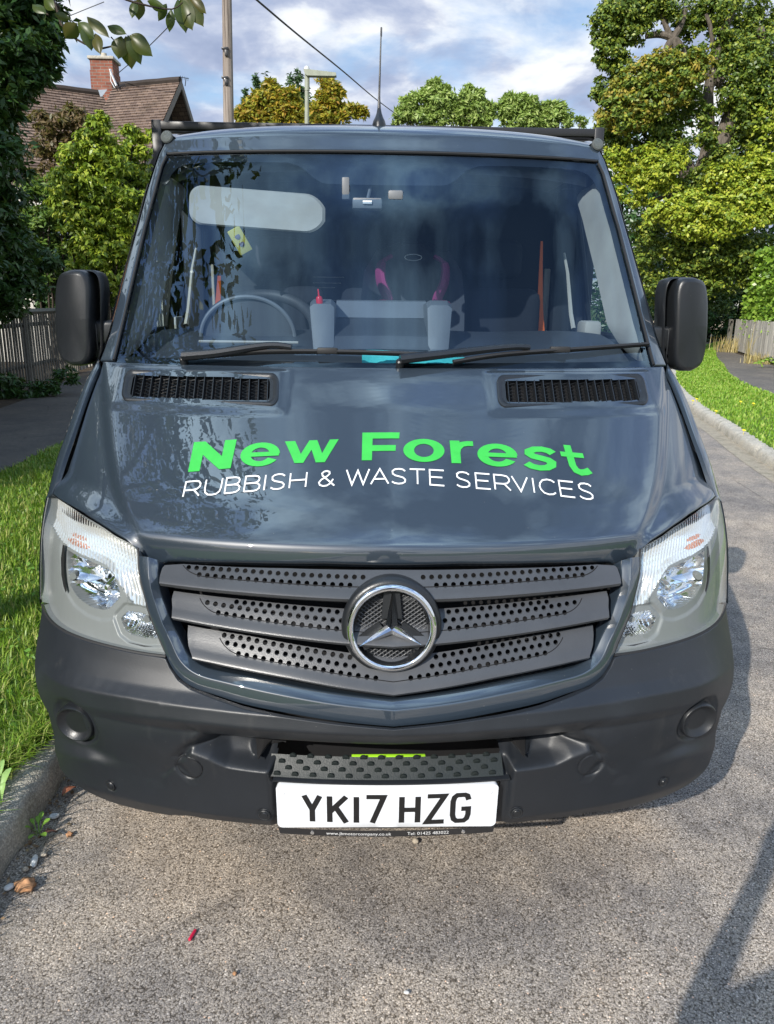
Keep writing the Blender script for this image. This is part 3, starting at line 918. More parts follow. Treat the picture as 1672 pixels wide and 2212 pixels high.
# ---- lamps
TOPC = [(.619,1.018),(.645,1.0265),(.684,1.036),(.725,1.0485),(.794,1.063),(.841,1.0715),(.890,1.0760),(.943,1.079)]
INC = [(.532,.793),(.542,.810),(.557,.838),(.578,.880),(.590,.915),(.603,.951),(.611,.982),(.614,1.0),(.619,1.018)]
BOTC = [(.532,.793),(.60,.791),(.68,.791),(.76,.790),(.82,.789),(.87,.790),(.908,.795),(.934,.806)]
OUTC = [(.934,.806),(.944,.83),(.946,.89),(.942,.983),(.945,1.045),(.943,1.079)]
def rs(c, n=64):
    return [(p.x, p.y) for p in catmull([(a, b, 0) for a, b in c], n + 1)]
_T, _I, _B, _O = rs(TOPC), rs(INC), rs(BOTC), rs(OUTC)
def samp(c, t):
    t = min(max(t, 0), 1) * (len(c) - 1); i = min(int(t), len(c) - 2); f = t - i
    return (c[i][0] + (c[i+1][0] - c[i][0]) * f, c[i][1] + (c[i+1][1] - c[i][1]) * f)
def coons(B, T, L, Rr_):
    c00, c10, c01, c11 = B[0], B[-1], T[0], T[-1]
    def f(u, v):
        b, t, l, r = samp(B, u), samp(T, u), samp(L, v), samp(Rr_, v)
        out = []
        for k in (0, 1):
            out.append((1-v)*b[k] + v*t[k] + (1-u)*l[k] + u*r[k] - ((1-u)*(1-v)*c00[k] + u*(1-v)*c10[k] + (1-u)*v*c01[k] + u*v*c11[k]))
        return out
    return f
lampmap = coons(_B, _T, _I, _O)
def inpoly(x, y, poly):
    c = False; j = len(poly) - 1
    for i in range(len(poly)):
        xi, yi = poly[i]; xj, yj = poly[j]
        if (yi > y) != (yj > y) and x < (xj - xi) * (y - yi) / (yj - yi) + xi: c = not c
        j = i
    return c
def pdist(x, y, poly):
    d = 9
    for i in range(len(poly)):
        a = poly[i - 1]; b = poly[i]
        ex, ey = b[0] - a[0], b[1] - a[1]
        t = max(0, min(1, ((x - a[0]) * ex + (y - a[1]) * ey) / (ex * ex + ey * ey + 1e-12)))
        d = min(d, math.hypot(x - a[0] - t * ex, y - a[1] - t * ey))
    return d
RIBC = [(.545,.894),(.59,.8935),(.629,.894),(.648,.906),(.662,.922),(.680,.941),(.698,.960),(.716,.971),(.759,.977),(.805,.979),(.867,.987),(.902,.998),(.95,1.01)]
BOWL = [(.853,.975),(.846,.927),(.836,.894),(.806,.873),(.766,.864),(.729,.863),(.706,.869),(.672,.903),(.675,.920),(.690,.948),(.706,.962),(.759,.970),(.802,.973)]
SMALL = [(.669,.853),(.650,.873),(.616,.876),(.588,.871),(.574,.850),(.566,.824),(.602,.819),(.639,.821),(.657,.829)]
def lamp(sgn):
    root = empty('headlight', (0, 0, 0), parent=van)
    fl = (lambda u: u) if sgn > 0 else (lambda u: 1 - u)
    def lens_fn(u, v):
        x, z = lampmap(fl(u), v)
        return sgn * x, z, .001
    panel(lens_fn, 40, 36, .38, .25, .005, .006).build('lens', M_LENS, root)
    NU, NV = 190, 130
    rows = []; cls = []
    facet = random.Random(11)
    cells = [(facet.uniform(.65, .86), facet.uniform(.86, .98), facet.uniform(-.35, .35), facet.uniform(-.35, .35)) for _ in range(26)]
    for j in range(NV + 1):
        v = .012 + .976 * j / NV
        row = []; cr = []
        for i in range(NU + 1):
            uu = .012 + .976 * i / NU
            x, z = lampmap(uu if sgn > 0 else 1 - uu, v)
            k = 0
            if z > lin(x, RIBC):
                d = min(1, (z - lin(x, RIBC)) / .02)
                ph = (x + .30 * (1.02 - z)) / .0096
                off = -.024 - .008 * d + .0042 * abs(math.sin(PI * ph)) + .002 * math.sin(z * 60 + x * 20)
                k = 1
                if any(((x - a_) / b_) ** 2 + ((z - c_) / d_) ** 2 < 1 for a_, b_, c_, d_ in ((.832, .036, 1.060, .009), (.822, .034, 1.016, .005), (.822, .040, 1.000, .008))) and abs(math.sin(PI * ph)) < .88: k = 2
            elif inpoly(x, z, BOWL):
                d = pdist(x, z, BOWL)
                off = -.022 - .075 * math.sqrt(min(1, d / .055))
                cl = min(cells, key=lambda c: (c[0] - x) ** 2 + (c[1] - z) ** 2)
                off += cl[2] * (x - cl[0]) + cl[3] * (z - cl[1])
                off += .02 * math.cos((z - .92) * 70) * (1 if z < .905 else .2)
                k = 3
            elif inpoly(x, z, SMALL):
                d = pdist(x, z, SMALL)
                off = -.020 - .04 * math.sqrt(min(1, d / .025)) + .002 * math.cos(x * 900)
                k = 3
            else:
                off = -.018
                dd = pdist(x, z, BOWL); ds = pdist(x, z, SMALL)
                off -= .006 * (1 - sm(.014, .022, ds)) + .004 * (1 - sm(.02, .03, dd)) 
            row.append(S(sgn * x, z, off)); cr.append(k)
        rows.append(row); cls.append(cr)
    for nm, ks, mm in (('lamp_housing', (0,), M_LHOUSE), ('indicator', (1, 2), [M_RIB, M_AMB]), ('reflector', (3,), M_REFL)):
        b = MB(); nc = NU + 1; fs = []; mi = []
        for j in range(NV):
            for i in range(NU):
                if cls[j][i] in ks:
                    a = j * nc + i; fs.append((a, a + 1, a + nc + 1, a + nc)); mi.append(1 if cls[j][i] == 2 else 0)
        b.v = [tuple(p) for r_ in rows for p in r_]; b.f = fs; b.mi = mi
        o = b.build(nm, mm, root, sharp=22 if nm == 'reflector' else 40)
        bm = bmesh.new(); bm.from_mesh(o.data); bmesh.ops.delete(bm, geom=[v for v in bm.verts if not v.link_faces], context='VERTS'); bm.to_mesh(o.data); bm.free()
    b = MB()
    c = S(sgn * .725, .925, -.05)
    b.lathe([(.0, .03), (.008, .028), (.011, .02), (.011, -.03), (.02, -.035)], c, (0, -1, 0), 16)
    b.build('bulb', M_CHROME, root)
    b = MB()
    b.lathe([(.002, .006), (.009, .006), (.011, 0), (.009, -.02)], S(sgn * .835, .917, -.03), (0, -1, 0), 14)
    b.build('bulb_shield', M_LHOUSE, root)
    b = MB(); b.lathe([(.002, .006), (.007, .006), (.009, 0), (.008, -.02)], S(sgn * .600, .862, -.03), (0, -1, 0), 14)
    b.build('bulb_shield', M_LHOUSE, root)
    # dark slot beside the bowl
    b = MB()
    pts = [(.853,.985),(.862,.985),(.866,.95),(.862,.91),(.852,.885),(.842,.872),(.838,.880),(.846,.90),(.852,.93)]
    res = delaunay_2d_cdt([Vector(p) for p in pts], [(i, (i + 1) % len(pts)) for i in range(len(pts))], [], 1, 1e-6)
    b.add([S(sgn * p.x, p.y, -.014) for p in res[0]], [tuple(f) for f in res[2]])
    b.build('shadow_gap', M_BLACK, root)
    # close-out between the recessed housing and the lens edge
    b = MB()
    def le(u, v):
        x, z = lampmap(u if sgn > 0 else 1 - u, v)
        return S(sgn * x, z, -.0015)
    vv_ = [.012 + .976 * j / NV for j in range(NV + 1)]; uu_ = [.012 + .976 * i / NU for i in range(NU + 1)]
    b.grid([[r_[0] for r_ in rows], [le(0, v) for v in vv_]], flip=True)
    b.grid([[r_[-1] for r_ in rows], [le(1, v) for v in vv_]])
    b.grid([rows[0], [le(u, 0) for u in uu_]]); b.grid([rows[-1], [le(u, 1) for u in uu_]], flip=True)
    b.build('housing_rim', M_LHOUSE, root)
    # flank of the lamp running round to the wing
    b = MB()
    rows = []
    for z in np.linspace(.812, 1.076, 24):
        y0 = Fy(.945, z)
        rows.append([S(sgn * .941, z, -.0005), S(sgn * .945, z, .0005), Vector((sgn * (lin(z, XS) + .0045), Fy(xs(z), z) + .012, z)), Vector((sgn * (lin(z, XS) + .012), Fy(xs(z), z) + .05, z)), Vector((sgn * (lin(z, XS) + .016), Fy(xs(z), z) + .10, z))])
    b.grid(rows, flip=sgn < 0)
    b.build('lamp_flank', M_LHOUSE, root)
    # rubber seal under and beside the lamp
    b = MB()
    b.grid([[S(sgn * x, z - .022, -.016) for x, z in rs(BOTC, 30)], [S(sgn * x, z + .012, -.020) for x, z in rs(BOTC, 30)]])
    b.tube([S(sgn * x, z - .003, -.002) for x, z in rs(BOTC, 30)], .0042, 6)
    b.tube([S(sgn * x - sgn * .003, z, -.003) for x, z in rs(INC, 30)], .0025, 6)
    b.build('seal', M_RUB, root)
    return root
lamp(-1); lamp(1)

# ---- painted grille surround
OUT_ = [(.610,1.002),(.6075,.982),(.5995,.951),(.5865,.915),(.574,.88),(.5535,.838),(.5385,.810),(.530,.790),(.517,.768),(.495,.746),(.462,.730),(.408,.7185),(.337,.705),(.231,.693),(.128,.682),(0,.673)]
IN_ = [(.566,1.001),(.563,.99),(.561,.968),(.555,.936),(.541,.905),(.525,.869),(.505,.838),(.486,.806),(.468,.789),(.445,.778),(.412,.772),(.337,.7665),(.266,.7585),(.162,.746),(.059,.736),(0,.731)]
LOOPO = rs(OUT_, 110); LOOPI = rs(IN_, 110)
LOOPO = LOOPO + [(-x, z) for x, z in LOOPO[::-1][1:]]
LOOPI = LOOPI + [(-x, z) for x, z in LOOPI[::-1][1:]]
PRF = [(0, -.016), (0, -.003), (.012, -.0005), (.03, .0), (.3, .0025), (.60, .005), (.64, .005), (.67, .0035), (.70, .0005), (.95, -.009), (.985, -.011), (1.0, -.015), (1.0, -.05)]
def vee(x, z): return .018 * max(0, 1 - abs(x) / .4) * (1 - sm(.72, .95, z))
rows = []
for f, off in PRF:
    row = []
    for i in range(len(LOOPO)):
        o_, n_ = LOOPO[i], LOOPI[i]
        x = o_[0] + (n_[0] - o_[0]) * f; z = o_[1] + (n_[1] - o_[1]) * f
        row.append(S(x, z, off + vee(x, z)))
    rows.append(row)
mb = MB(); mb.grid(rows)
mb.build('grille_surround', M_PAINT, van, sharp=50)

# ---- perforated grille slats
SL = [dict(zb=[(0,.9465),(.12,.948),(.34,.952),(.556,.9545)], zt=[(0,1.014),(.25,1.013),(.5,1.006),(.55,1.001)], xe=[(.95,.5515),(.97,.557),(.99,.556),(1.0,.53),(1.01,.50)], rc=(.438,.507), rows=[(.0255,0),(.0430,.5)], hmax=.062),
      dict(zb=[(0,.851),(.115,.857),(.34,.872),(.52,.884)], zt=[(0,.929),(.13,.933),(.34,.941),(.53,.945)], xe=[(.87,.517),(.885,.519),(.922,.530),(.945,.528)], rc=(.40,.462), rows=[(.0245,.5),(.0420,0),(.0595,.5)], hmax=.074),
      dict(zb=[(0,.7475),(.128,.763),(.232,.777),(.337,.788),(.468,.800)], zt=[(0,.827),(.104,.836),(.337,.861),(.495,.871)], xe=[(.78,.456),(.80,.468),(.82,.483),(.843,.490),(.87,.494)], rc=(.345,.413), rows=[(.0250,0),(.0425,.5),(.0600,0)], hmax=.076)]
for si, sd in enumerate(SL):
    zb = lambda x: lin(abs(x), sd['zb']); zt = lambda x: lin(abs(x), sd['zt']) - .007; xe = lambda z: lin(z, sd['xe']) - .006
    H0 = .070
    def soff(x, z):
        h = z - zb(x)
        return .002 - .030 * min(1, max(0, h) / .08) ** 1.2 + vee(x, .75) * .6 + .006 * (1 - sm(0, .02, max(0, h)))
    # outline
    outl = []
    n = 44
    xr = xe(zb(.5)); 
    for i in range(n + 1):
        x = -xr + 2 * xr * i / n; outl.append((x, zb(x)))
    xt = xe(zt(.5)) if si else .50
    for k in range(1, 6):
        z = zb(xr) + (zt(xt) - zb(xr)) * k / 6; outl.append((xe(z), z))
    for i in range(n + 1):
        x = xt - 2 * xt * i / n; outl.append((x, zt(x)))
    for k in range(5, 0, -1):
        z = zb(xr) + (zt(xt) - zb(xr)) * k / 6; outl.append((-xe(z), z))
    def rec_inside(x, h):
        a = abs(x); r0, r1 = sd['rc']
        if h < .0180: return False
        if a < r0: return True
        if a > r1: return False
        q = (a - r0) / (r1 - r0)
        return h > .0225 + (sd['hmax'] - .0225 - .012) * (1 - math.sqrt(1 - q * q))
    holes = []
    for h, ph in sd['rows']:
        k = -26
        while k <= 26:
            x = (k + ph) * .0198
            z = zb(x) + h
            if rec_inside(abs(x) + .009, h)  and z < zt(x) - .001 and math.hypot(x, z - .890) > .118:
                holes.append((x, z))
            k += 1
    vv = [Vector(p) for p in outl]; ed = [(i, (i + 1) % len(vv)) for i in range(len(vv))]
    NH = 12; rr_ = .0059
    rims = []
    for hx_, hz_ in holes:
        if hz_ + rr_ > zt(hx_) - .001:
            hz_ = min(hz_, zt(hx_) - rr_ - .0012)
        b0 = len(vv)
        vv += [Vector((hx_ + rr_ * math.cos(2 * PI * k / NH), hz_ + rr_ * math.sin(2 * PI * k / NH))) for k in range(NH)]
        ed += [(b0 + k, b0 + (k + 1) % NH) for k in range(NH)]
        rims.append((hx_, hz_))
    for i in range(-60, 61):
        x = i * .0094
        for h in (.006, .013, .020):
            z = zb(x) + h
            if abs(x) < xe(z) - .004: vv.append(Vector((x, z)))
        for h in (.037, .055, .071):
            z = zb(x) + h
            if z < zt(x) - .004 and abs(x) < xe(z) - .006 and all((x - a) ** 2 + (z - b) ** 2 > .0078 ** 2 for a, b in rims): vv.append(Vector((x, z)))
    res = delaunay_2d_cdt(vv, ed, [], 1, 1e-6)
    V2, F2 = res[0], res[2]
    keepf = []
    for f in F2:
        c = sum((V2[i] for i in f), Vector((0, 0))) / len(f)
        if any((c.x - a) ** 2 + (c.y - b) ** 2 < (rr_ * .97) ** 2 for a, b in rims): continue
        keepf.append(tuple(f))
    mb = MB()
    mb.add([S(p.x, p.y, soff(p.x, p.y)) for p in V2], keepf)
    for a, b in rims:
        lo = [S(a + rr_ * math.cos(2 * PI * k / NH), b + rr_ * math.sin(2 * PI * k / NH), soff(a, b)) for k in range(NH)]
        lo = [S(a + rr_ * math.cos(2 * PI * k / NH), b + rr_ * math.sin(2 * PI * k / NH), soff(a + rr_ * math.cos(2 * PI * k / NH), b + rr_ * math.sin(2 * PI * k / NH))) for k in range(NH)]
        hi = [p + Vector((0, .006, 0)) for p in lo]
        mb.add(lo + hi, [(k, (k + 1) % NH, NH + (k + 1) % NH, NH + k) for k in range(NH)])
    # lip under the slat
    xx_ = [(-xr + 2 * xr * i / 60) for i in range(61)]
    mb.grid([[S(x, zb(x) - .0095, -.012) for x in xx_], [S(x, zb(x) - .0080, .002 + vee(x, .75) * .6) for x in xx_],
             [S(x, zb(x) - .003, soff(x, zb(x)) + .001) for x in xx_], [S(x, zb(x), soff(x, zb(x))) for x in xx_]])
    # end returns
    for sg in (-1, 1):
        zz_ = [zb(xr) + (zt(xt) - zb(xr)) * k / 8 for k in range(9)]
        rws = [[S(sg * xe(z), z, soff(xe(z), z)) for z in zz_], [S(sg * xe(z), z, -.05) for z in zz_]]
        mb.grid(rws, flip=sg > 0)
    # engraved line round the perforated field
    for sg in (-1, 1):
        r0, r1 = sd['rc']
        pts = [(sg * x, zb(x) + .0225) for x in np.linspace(.0, r0, 24)]
        for k in range(1, 11):
            q = k / 10 * .995
            h = .0225 + (sd['hmax'] - .0225 - .004) * (1 - math.sqrt(1 - q * q))
            x = r0 + (r1 - r0) * q
            if zb(x) + h < zt(x): pts.append((sg * x, zb(x) + h))
        pl, pr = [], []
        for i, (x, z) in enumerate(pts):
            a = pts[max(i - 1, 0)]; b = pts[min(i + 1, len(pts) - 1)]
            d = Vector((b[0] - a[0], b[1] - a[1])).normalized(); nn = Vector((-d.y, d.x)) * .0010
            pl.append(S(x + nn.x, z + nn.y, soff(x, z) + .0007)); pr.append(S(x - nn.x, z - nn.y, soff(x, z) + .0007))
        mb.grid([pl, pr], 1)
    mb.build('grille_slat', [M_SLAT, M_BLACK], van, sharp=30)

# ---- badge
bc = S(-.0045, .892, .0)
badge = empty('badge', (0, 0, 0), parent=van)
ax = Vector((0, -1, .10)).normalized()
b = MB()
b.lathe([(.108, -.05), (.113, -.01), (.1135, .006), (.110, .014), (.103, .018), (.095, .019), (.088, .016), (.085, .006), (.083, -.004)], bc, ax, 72)
b.build('badge_housing', M_TRIM, badge, sharp=50)
b = MB()
rad, tr_ = .0935, .0080
u_ = Vector((1, 0, 0)); w_ = ax.cross(u_) * -1
w_ = u_.cross(ax) if u_.cross(ax).z > 0 else -u_.cross(ax)
ctr = bc + ax * .024
b.tube([ctr + (u_ * math.cos(t) + w_ * math.sin(t)) * rad for t in np.linspace(0, 2 * PI, 73)[:-1]], tr_, 12, closed=True)
b.build('ring', M_CHROME, badge, sharp=0)
b = MB()
ci = bc + ax * .024
R1 = .0850
for k in range(3):
    a = PI / 2 + k * 2 * PI / 3
    tip = ci + (u_ * math.cos(a) + w_ * math.sin(a)) * R1
    an, ap = a - PI / 3, a + PI / 3
    pL = ci + (u_ * math.cos(ap) + w_ * math.sin(ap)) * .0155 - ax * .006
    pR = ci + (u_ * math.cos(an) + w_ * math.sin(an)) * .0155 - ax * .006
    top = ci + ax * .012
    tb = tip - ax * .004
    b.add([top, pL, tip, pR, pL - ax * .02, pR - ax * .02, tb - ax * .01], [(0, 2, 1), (0, 3, 2), (1, 2, 6, 4), (2, 3, 5, 6)])
b.build('star', M_CHROME, badge, smooth=False)
b = MB()
bk = bc + ax * .002
for s2 in (-1, 1):
    for i in range(-12, 13):
        d = i * .0082
        L2 = math.sqrt(max(0, .079 ** 2 - d * d))
        if L2 < .01: continue
        dirv = (u_ + w_ * s2 * .72).normalized(); nv_ = (w_ - u_ * s2 * .72).normalized()
        p0 = bk + nv_ * d - dirv * L2; p1 = bk + nv_ * d + dirv * L2
        b.tube([p0, p1], .0013, 4)
b.build('mesh_grille', M_SLAT, badge)
b = MB(); b.lathe([(.001, -.006), (.084, -.006), (.084, -.012)], bc, ax, 40)
b.build('badge_back', M_BLACK, badge)
# dark wedges beside the star arms (solid webs behind the chrome)
b = MB()
for k in range(3):
    a = PI / 2 + k * 2 * PI / 3
    q = [ci - ax * .012 + (u_ * math.cos(a + d) + w_ * math.sin(a + d)) * r_ for d, r_ in ((-.9, .03), (-.22, .082), (.22, .082), (.9, .03))]
    b.add(q + [p - ax * .012 for p in q], [(0, 1, 2, 3), (4, 7, 6, 5), (0, 4, 5, 1), (2, 6, 7, 3)])
b.build('badge_web', M_TRIM, badge, smooth=False)
# ---- bumper: control net of offsets, triangulated and smoothed
PLN = [
 [(0,.84,.002),(.97,.84,.0)], [(.5,.80,.004),(.97,.80,.002)], [(.45,.75,.010),(.97,.75,.009)],
 [(0,.690,.022),(.12,.695,.021),(.25,.705,.019),(.40,.715,.018),(.7,.71,.018),(.97,.705,.016)],
 [(0,.652,.046),(.10,.662,.044),(.22,.670,.042),(.4,.672,.040),(.6,.672,.036),(.85,.660,.028),(.97,.655,.022)],
 [(0,.633,.043),(.22,.638,.039),(.34,.639,.037),(.425,.641,.035),(.58,.641,.028),(.69,.640,.020),(.85,.636,.014),(.97,.632,.010)],
 [(.445,.635,.006),(.50,.634,.004),(.58,.633,.004),(.69,.630,.003),(.80,.624,.0),(.97,.615,-.006)],
 [(0,.629,-.090),(.22,.634,-.090),(.34,.635,-.090),(.40,.636,-.080),(.445,.635,.006)],
 [(0,.608,-.09),(.27,.608,-.09),(.335,.624,-.090),(.352,.630,-.088),(.40,.636,-.080)],
 [(.445,.635,.008),(.475,.612,.002),(.507,.580,.001),(.545,.528,.0),(.590,.474,.0)],
 [(.352,.630,-.088),(.385,.624,-.072),(.43,.612,-.044),(.466,.598,-.014),(.512,.532,-.007),(.562,.481,-.001)],
 [(.585,.468,.002),(.540,.492,.003),(.472,.577,.003),(.425,.561,.004),(.387,.544,.004),(.335,.5405,.004),(.288,.539,.004)],
 [(.288,.50,.005),(.45,.48,.005),(.60,.44,.004)], [(.425,.592,-.026),(.387,.577,-.038),(.335,.573,-.042),(.294,.572,-.044)], [(.40,.612,-.060),(.35,.609,-.070),(.296,.607,-.074)],
 [(.288,.395,.006),(.45,.397,.007),(.60,.40,.007),(.75,.402,.006),(.97,.41,.002)],
 [(0,.345,-.03),(.3,.345,-.026),(.6,.34,-.024),(.8,.345,-.022),(.97,.36,-.022)],
 [(0,.578,-.048),(.277,.578,-.046),(.277,.53,-.03),(.277,.516,-.012),(.277,.395,-.014),(.277,.37,-.020)],
 [(.277,.53,-.03),(0,.53,-.03)], [(.277,.516,-.012),(0,.516,-.012)], [(.277,.395,-.014),(0,.395,-.014)], [(.277,.37,-.02),(0,.37,-.02)],
 [(.288,.575,-.044),(.288,.539,.004),(.288,.50,.005),(.288,.395,.006),(.288,.37,-.012)],
 [(.62,.59,.001),(.66,.55,.0)], [(.61,.51,.0),(.66,.515,.0),(.74,.528,-.006),(.86,.518,-.006),(.97,.52,-.010)],
 [(.655,.487,.004),(.737,.496,.014),(.846,.470,.013),(.97,.455,.006)], [(.68,.45,.006),(.80,.43,.007),(.97,.43,.003)],
 [(.70,.595,.001),(.775,.605,-.004),(.86,.60,-.008),(.97,.6,-.010)]]
_pv, _pe, _po = [], [], []
for pl_ in PLN:
    for (a, b) in zip(pl_, pl_[1:]):
        n = max(1, int(math.hypot(a[0] - b[0], a[1] - b[1]) / .03))
        for k in range(n + 1):
            t = k / n
            o_ = a[2] + (b[2] - a[2]) * t
            _pv.append(Vector((a[0] + (b[0] - a[0]) * t, a[1] + (b[1] - a[1]) * t + (.60 * o_ if a[1] < .80 else 0)))); _po.append(o_)
            if k: _pe.append((len(_pv) - 2, len(_pv) - 1))
res = delaunay_2d_cdt(_pv, _pe, [], 0, 1e-4)
_cv = np.array([(v.x, v.y) for v in res[0]])
_co = np.array([_po[i[0]] if len(i) else 0.0 for i in res[3]])
for k_, i_ in enumerate(res[3]):
    if not len(i_): print('crossing at', _cv[k_])
NXB, NZB = 420, 230
gx = np.linspace(0, .97, NXB); gz = np.linspace(.345, .84, NZB)
GX, GZ = np.meshgrid(gx, gz)
D = np.zeros_like(GX)
for f in res[2]:
    a, b, c = [_cv[i] for i in f]; oa, ob, oc = [_co[i] for i in f]
    det = (b[1]-c[1])*(a[0]-c[0]) + (c[0]-b[0])*(a[1]-c[1])
    if abs(det) < 1e-12: continue
    l1 = ((b[1]-c[1])*(GX-c[0]) + (c[0]-b[0])*(GZ-c[1]))/det; l2 = ((c[1]-a[1])*(GX-c[0]) + (a[0]-c[0])*(GZ-c[1]))/det; l3 = 1-l1-l2
    m_ = (l1 >= -1e-6) & (l2 >= -1e-6) & (l3 >= -1e-6)
    D[m_] = (l1*oa + l2*ob + l3*oc)[m_]
def blur(A, n):
    for _ in range(n):
        A = np.pad(A, 1, mode='edge')
        A = (A[1:-1, 1:-1]*4 + A[:-2, 1:-1]*2 + A[2:, 1:-1]*2 + A[1:-1, :-2]*2 + A[1:-1, 2:]*2 + A[:-2, :-2] + A[2:, :-2] + A[:-2, 2:] + A[2:, 2:])/16
    return A
D1 = blur(D, 3); D2 = blur(D, 16)
wgt = np.clip((GX - .62) / .06, 0, 1) * np.clip((.635 - GZ) / .02, 0, 1)    # softer round the lamp pocket
wgt = np.maximum(wgt, np.clip((GZ - .715) / .03, 0, 1))
D = D1 * (1 - wgt) + D2 * wgt
def boff(x, z):
    x = abs(x)
    fade_ = 1 - .85 * sm(.74, .93, x)
    fx = min(max(x / .97 * (NXB - 1), 0), NXB - 1.001); fz = min(max((z - .345) / .495 * (NZB - 1), 0), NZB - 1.001)
    i, j = int(fx), int(fz); a, b = fx - i, fz - j
    o = (D[j, i]*(1-a) + D[j, i+1]*a)*(1-b) + (D[j+1, i]*(1-a) + D[j+1, i+1]*a)*b
    o *= fade_
    r_ = math.hypot((x - .778) / .058, (z - .590) / .052)       # pocket for the round blanking cover
    o -= .010 * (1 - sm(1.0, 1.25, r_))
    for px, pz, pr in ((.479, .531, .033), (.691, .434, .014), (.302, .415, .016)):
        r_ = math.hypot(x - px, z - pz)
        o -= .0035 * math.exp(-((r_ - pr) / .0016) ** 2)
    return o
BTOP = [(0,.6705),(.128,.680),(.231,.690),(.337,.7025),(.408,.716),(.462,.7275),(.495,.743),(.517,.765),(.530,.785),(.545,.786),(.60,.785),(.68,.785),(.76,.784),(.82,.783),(.87,.784),(.905,.789),(.93,.80)]
BBOT = [(0,.360),(.203,.361),(.27,.366),(.382,.370),(.481,.371),(.522,.376),(.574,.366),(.592,.359),(.678,.354),(.774,.357),(.83,.374),(.861,.40)]
def bump_pt(t, v, extra=0):
    xb = abs(t) * .93
    zt_ = lin(xb, BTOP) + .002; zb_ = lin(abs(t) * .861, BBOT)
    z = zb_ + (zt_ - zb_) * v
    x = t * xs(z)
    # keep the top edge fixed while the width follows the side outline
    w = sm(.55, 1.0, v)
    x = t * (xs(z) * (1 - w) + .93 * w)
    return S(x, z, boff(x, z) + extra), x, z
mb = MB()
NU, NV = 520, 190
def wrap_side(p, sg, z):
    out = []
    for dx, dy in ((.001, .006), (.002, .018), (.003, .05), (.003, .10), (.002, .20), (.002, .30)):
        out.append(p + Vector((sg * dx, dy, 0)))
    return out
rows = []
for j in range(-2, NV + 3):
    v = min(max(j / NV, 0), 1)
    ex = -.02 if j == -2 else (-.004 if j == -1 else (-.003 if j == NV + 1 else (-.02 if j == NV + 2 else 0)))
    row = []
    for i in range(NU + 1):
        p, x, z = bump_pt(2 * i / NU - 1, v, ex)
        row.append(p)
    row = wrap_side(row[0], -1, 0)[::-1] + row + wrap_side(row[-1], 1, 0)
    rows.append(row)
nx0 = 6
def bkeep(i, j):
    ii = i - nx0
    if ii < 0 or ii >= NU: return True
    p = rows[j][i]
    x = abs(p.x)
    return not (-.274 < p.x < .258 and .400 < p.z < .600)
mb.grid(rows, keep=bkeep)
bumper = mb.build('bumper', M_PLAST, van, sharp=0)
# round blanking covers, sensors, tow cover
for sg in (-1, 1):
    b = MB()
    c = S(sg * .778, .590, -.006)
    e = .004
    nrm = (S(sg * .778, .590, .01) - S(sg * .778, .590, 0)).normalized(); nrm = (nrm + Vector((-sg * .25, 0, 0))).normalized()
    b.lathe([(.054, -.012), (.053, .006), (.050, .011), (.047, .011), (.044, .008), (.034, -.002), (.030, -.003), (.001, -.001)], c, nrm, 40, sz=.92)
    b.build('lamp_blank', M_TRIM, bumper)
    for (px, pz, pr) in ((.691, .434, .0125), (.302, .415, .0145)):
        b = MB()
        c = S(sg * px, pz, boff(px, pz) + .001)
        nrm = (S(sg * px, pz, .01) - S(sg * px, pz, 0)).normalized()
        b.lathe([(pr, -.006), (pr, .001), (pr * .85, .0025), (pr * .72, .0015), (pr * .62, .0015), (pr * .55, .003), (.001, .0035)], c, nrm, 28)
        b.build('parking_sensor', M_TRIM, bumper)
b = MB()
pts = []
for k in range(48):
    a = 2 * PI * k / 48
    x, z = -.479 + .032 * math.cos(a), .531 + .030 * math.sin(a)
    pts.append(S(x, z, boff(x, z) + .0005))
b.tube(pts, .0009, 4, closed=True)
b.build('tow_eye_cover', M_BLACK, bumper)
# tread plate
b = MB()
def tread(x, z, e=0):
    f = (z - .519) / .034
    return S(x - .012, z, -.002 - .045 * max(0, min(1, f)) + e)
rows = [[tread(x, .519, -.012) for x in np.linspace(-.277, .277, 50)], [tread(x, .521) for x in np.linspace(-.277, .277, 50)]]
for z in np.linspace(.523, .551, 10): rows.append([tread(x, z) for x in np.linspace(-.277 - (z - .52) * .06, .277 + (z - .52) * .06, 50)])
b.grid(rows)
rr = random.Random(2)
for i in range(-6, 7):
    for k in range(4):
        x = i * .0425 + (.5 * .0425 if k % 2 else 0) + .004 * (k - 1); z = .5245 + k * .0082
        if abs(x) > .262 or z > .5500: continue
        c = tread(x, z); c2 = tread(x, z, .003)
        nrm = (tread(x, z, .01) - c).normalized()
        b.lathe([(.0088, -.003), (.0084, .0010), (.0068, .0017), (.001, .0018)], c, nrm, 14)
b.box((-.285, -.012, .5135), (.285, .004, .5175)) if False else None
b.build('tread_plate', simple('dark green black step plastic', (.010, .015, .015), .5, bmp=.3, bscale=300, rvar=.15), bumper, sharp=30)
b = MB()
b.grid([[S(x, .5125, -.004) for x in np.linspace(-.279, .279, 40)], [S(x, .5135, .004) for x in np.linspace(-.279, .279, 40)], [S(x, .5175, .004) for x in np.linspace(-.279, .279, 40)], [S(x, .5185, -.01) for x in np.linspace(-.279, .279, 40)]])
b.build('tread_lip', M_PLAST, bumper)
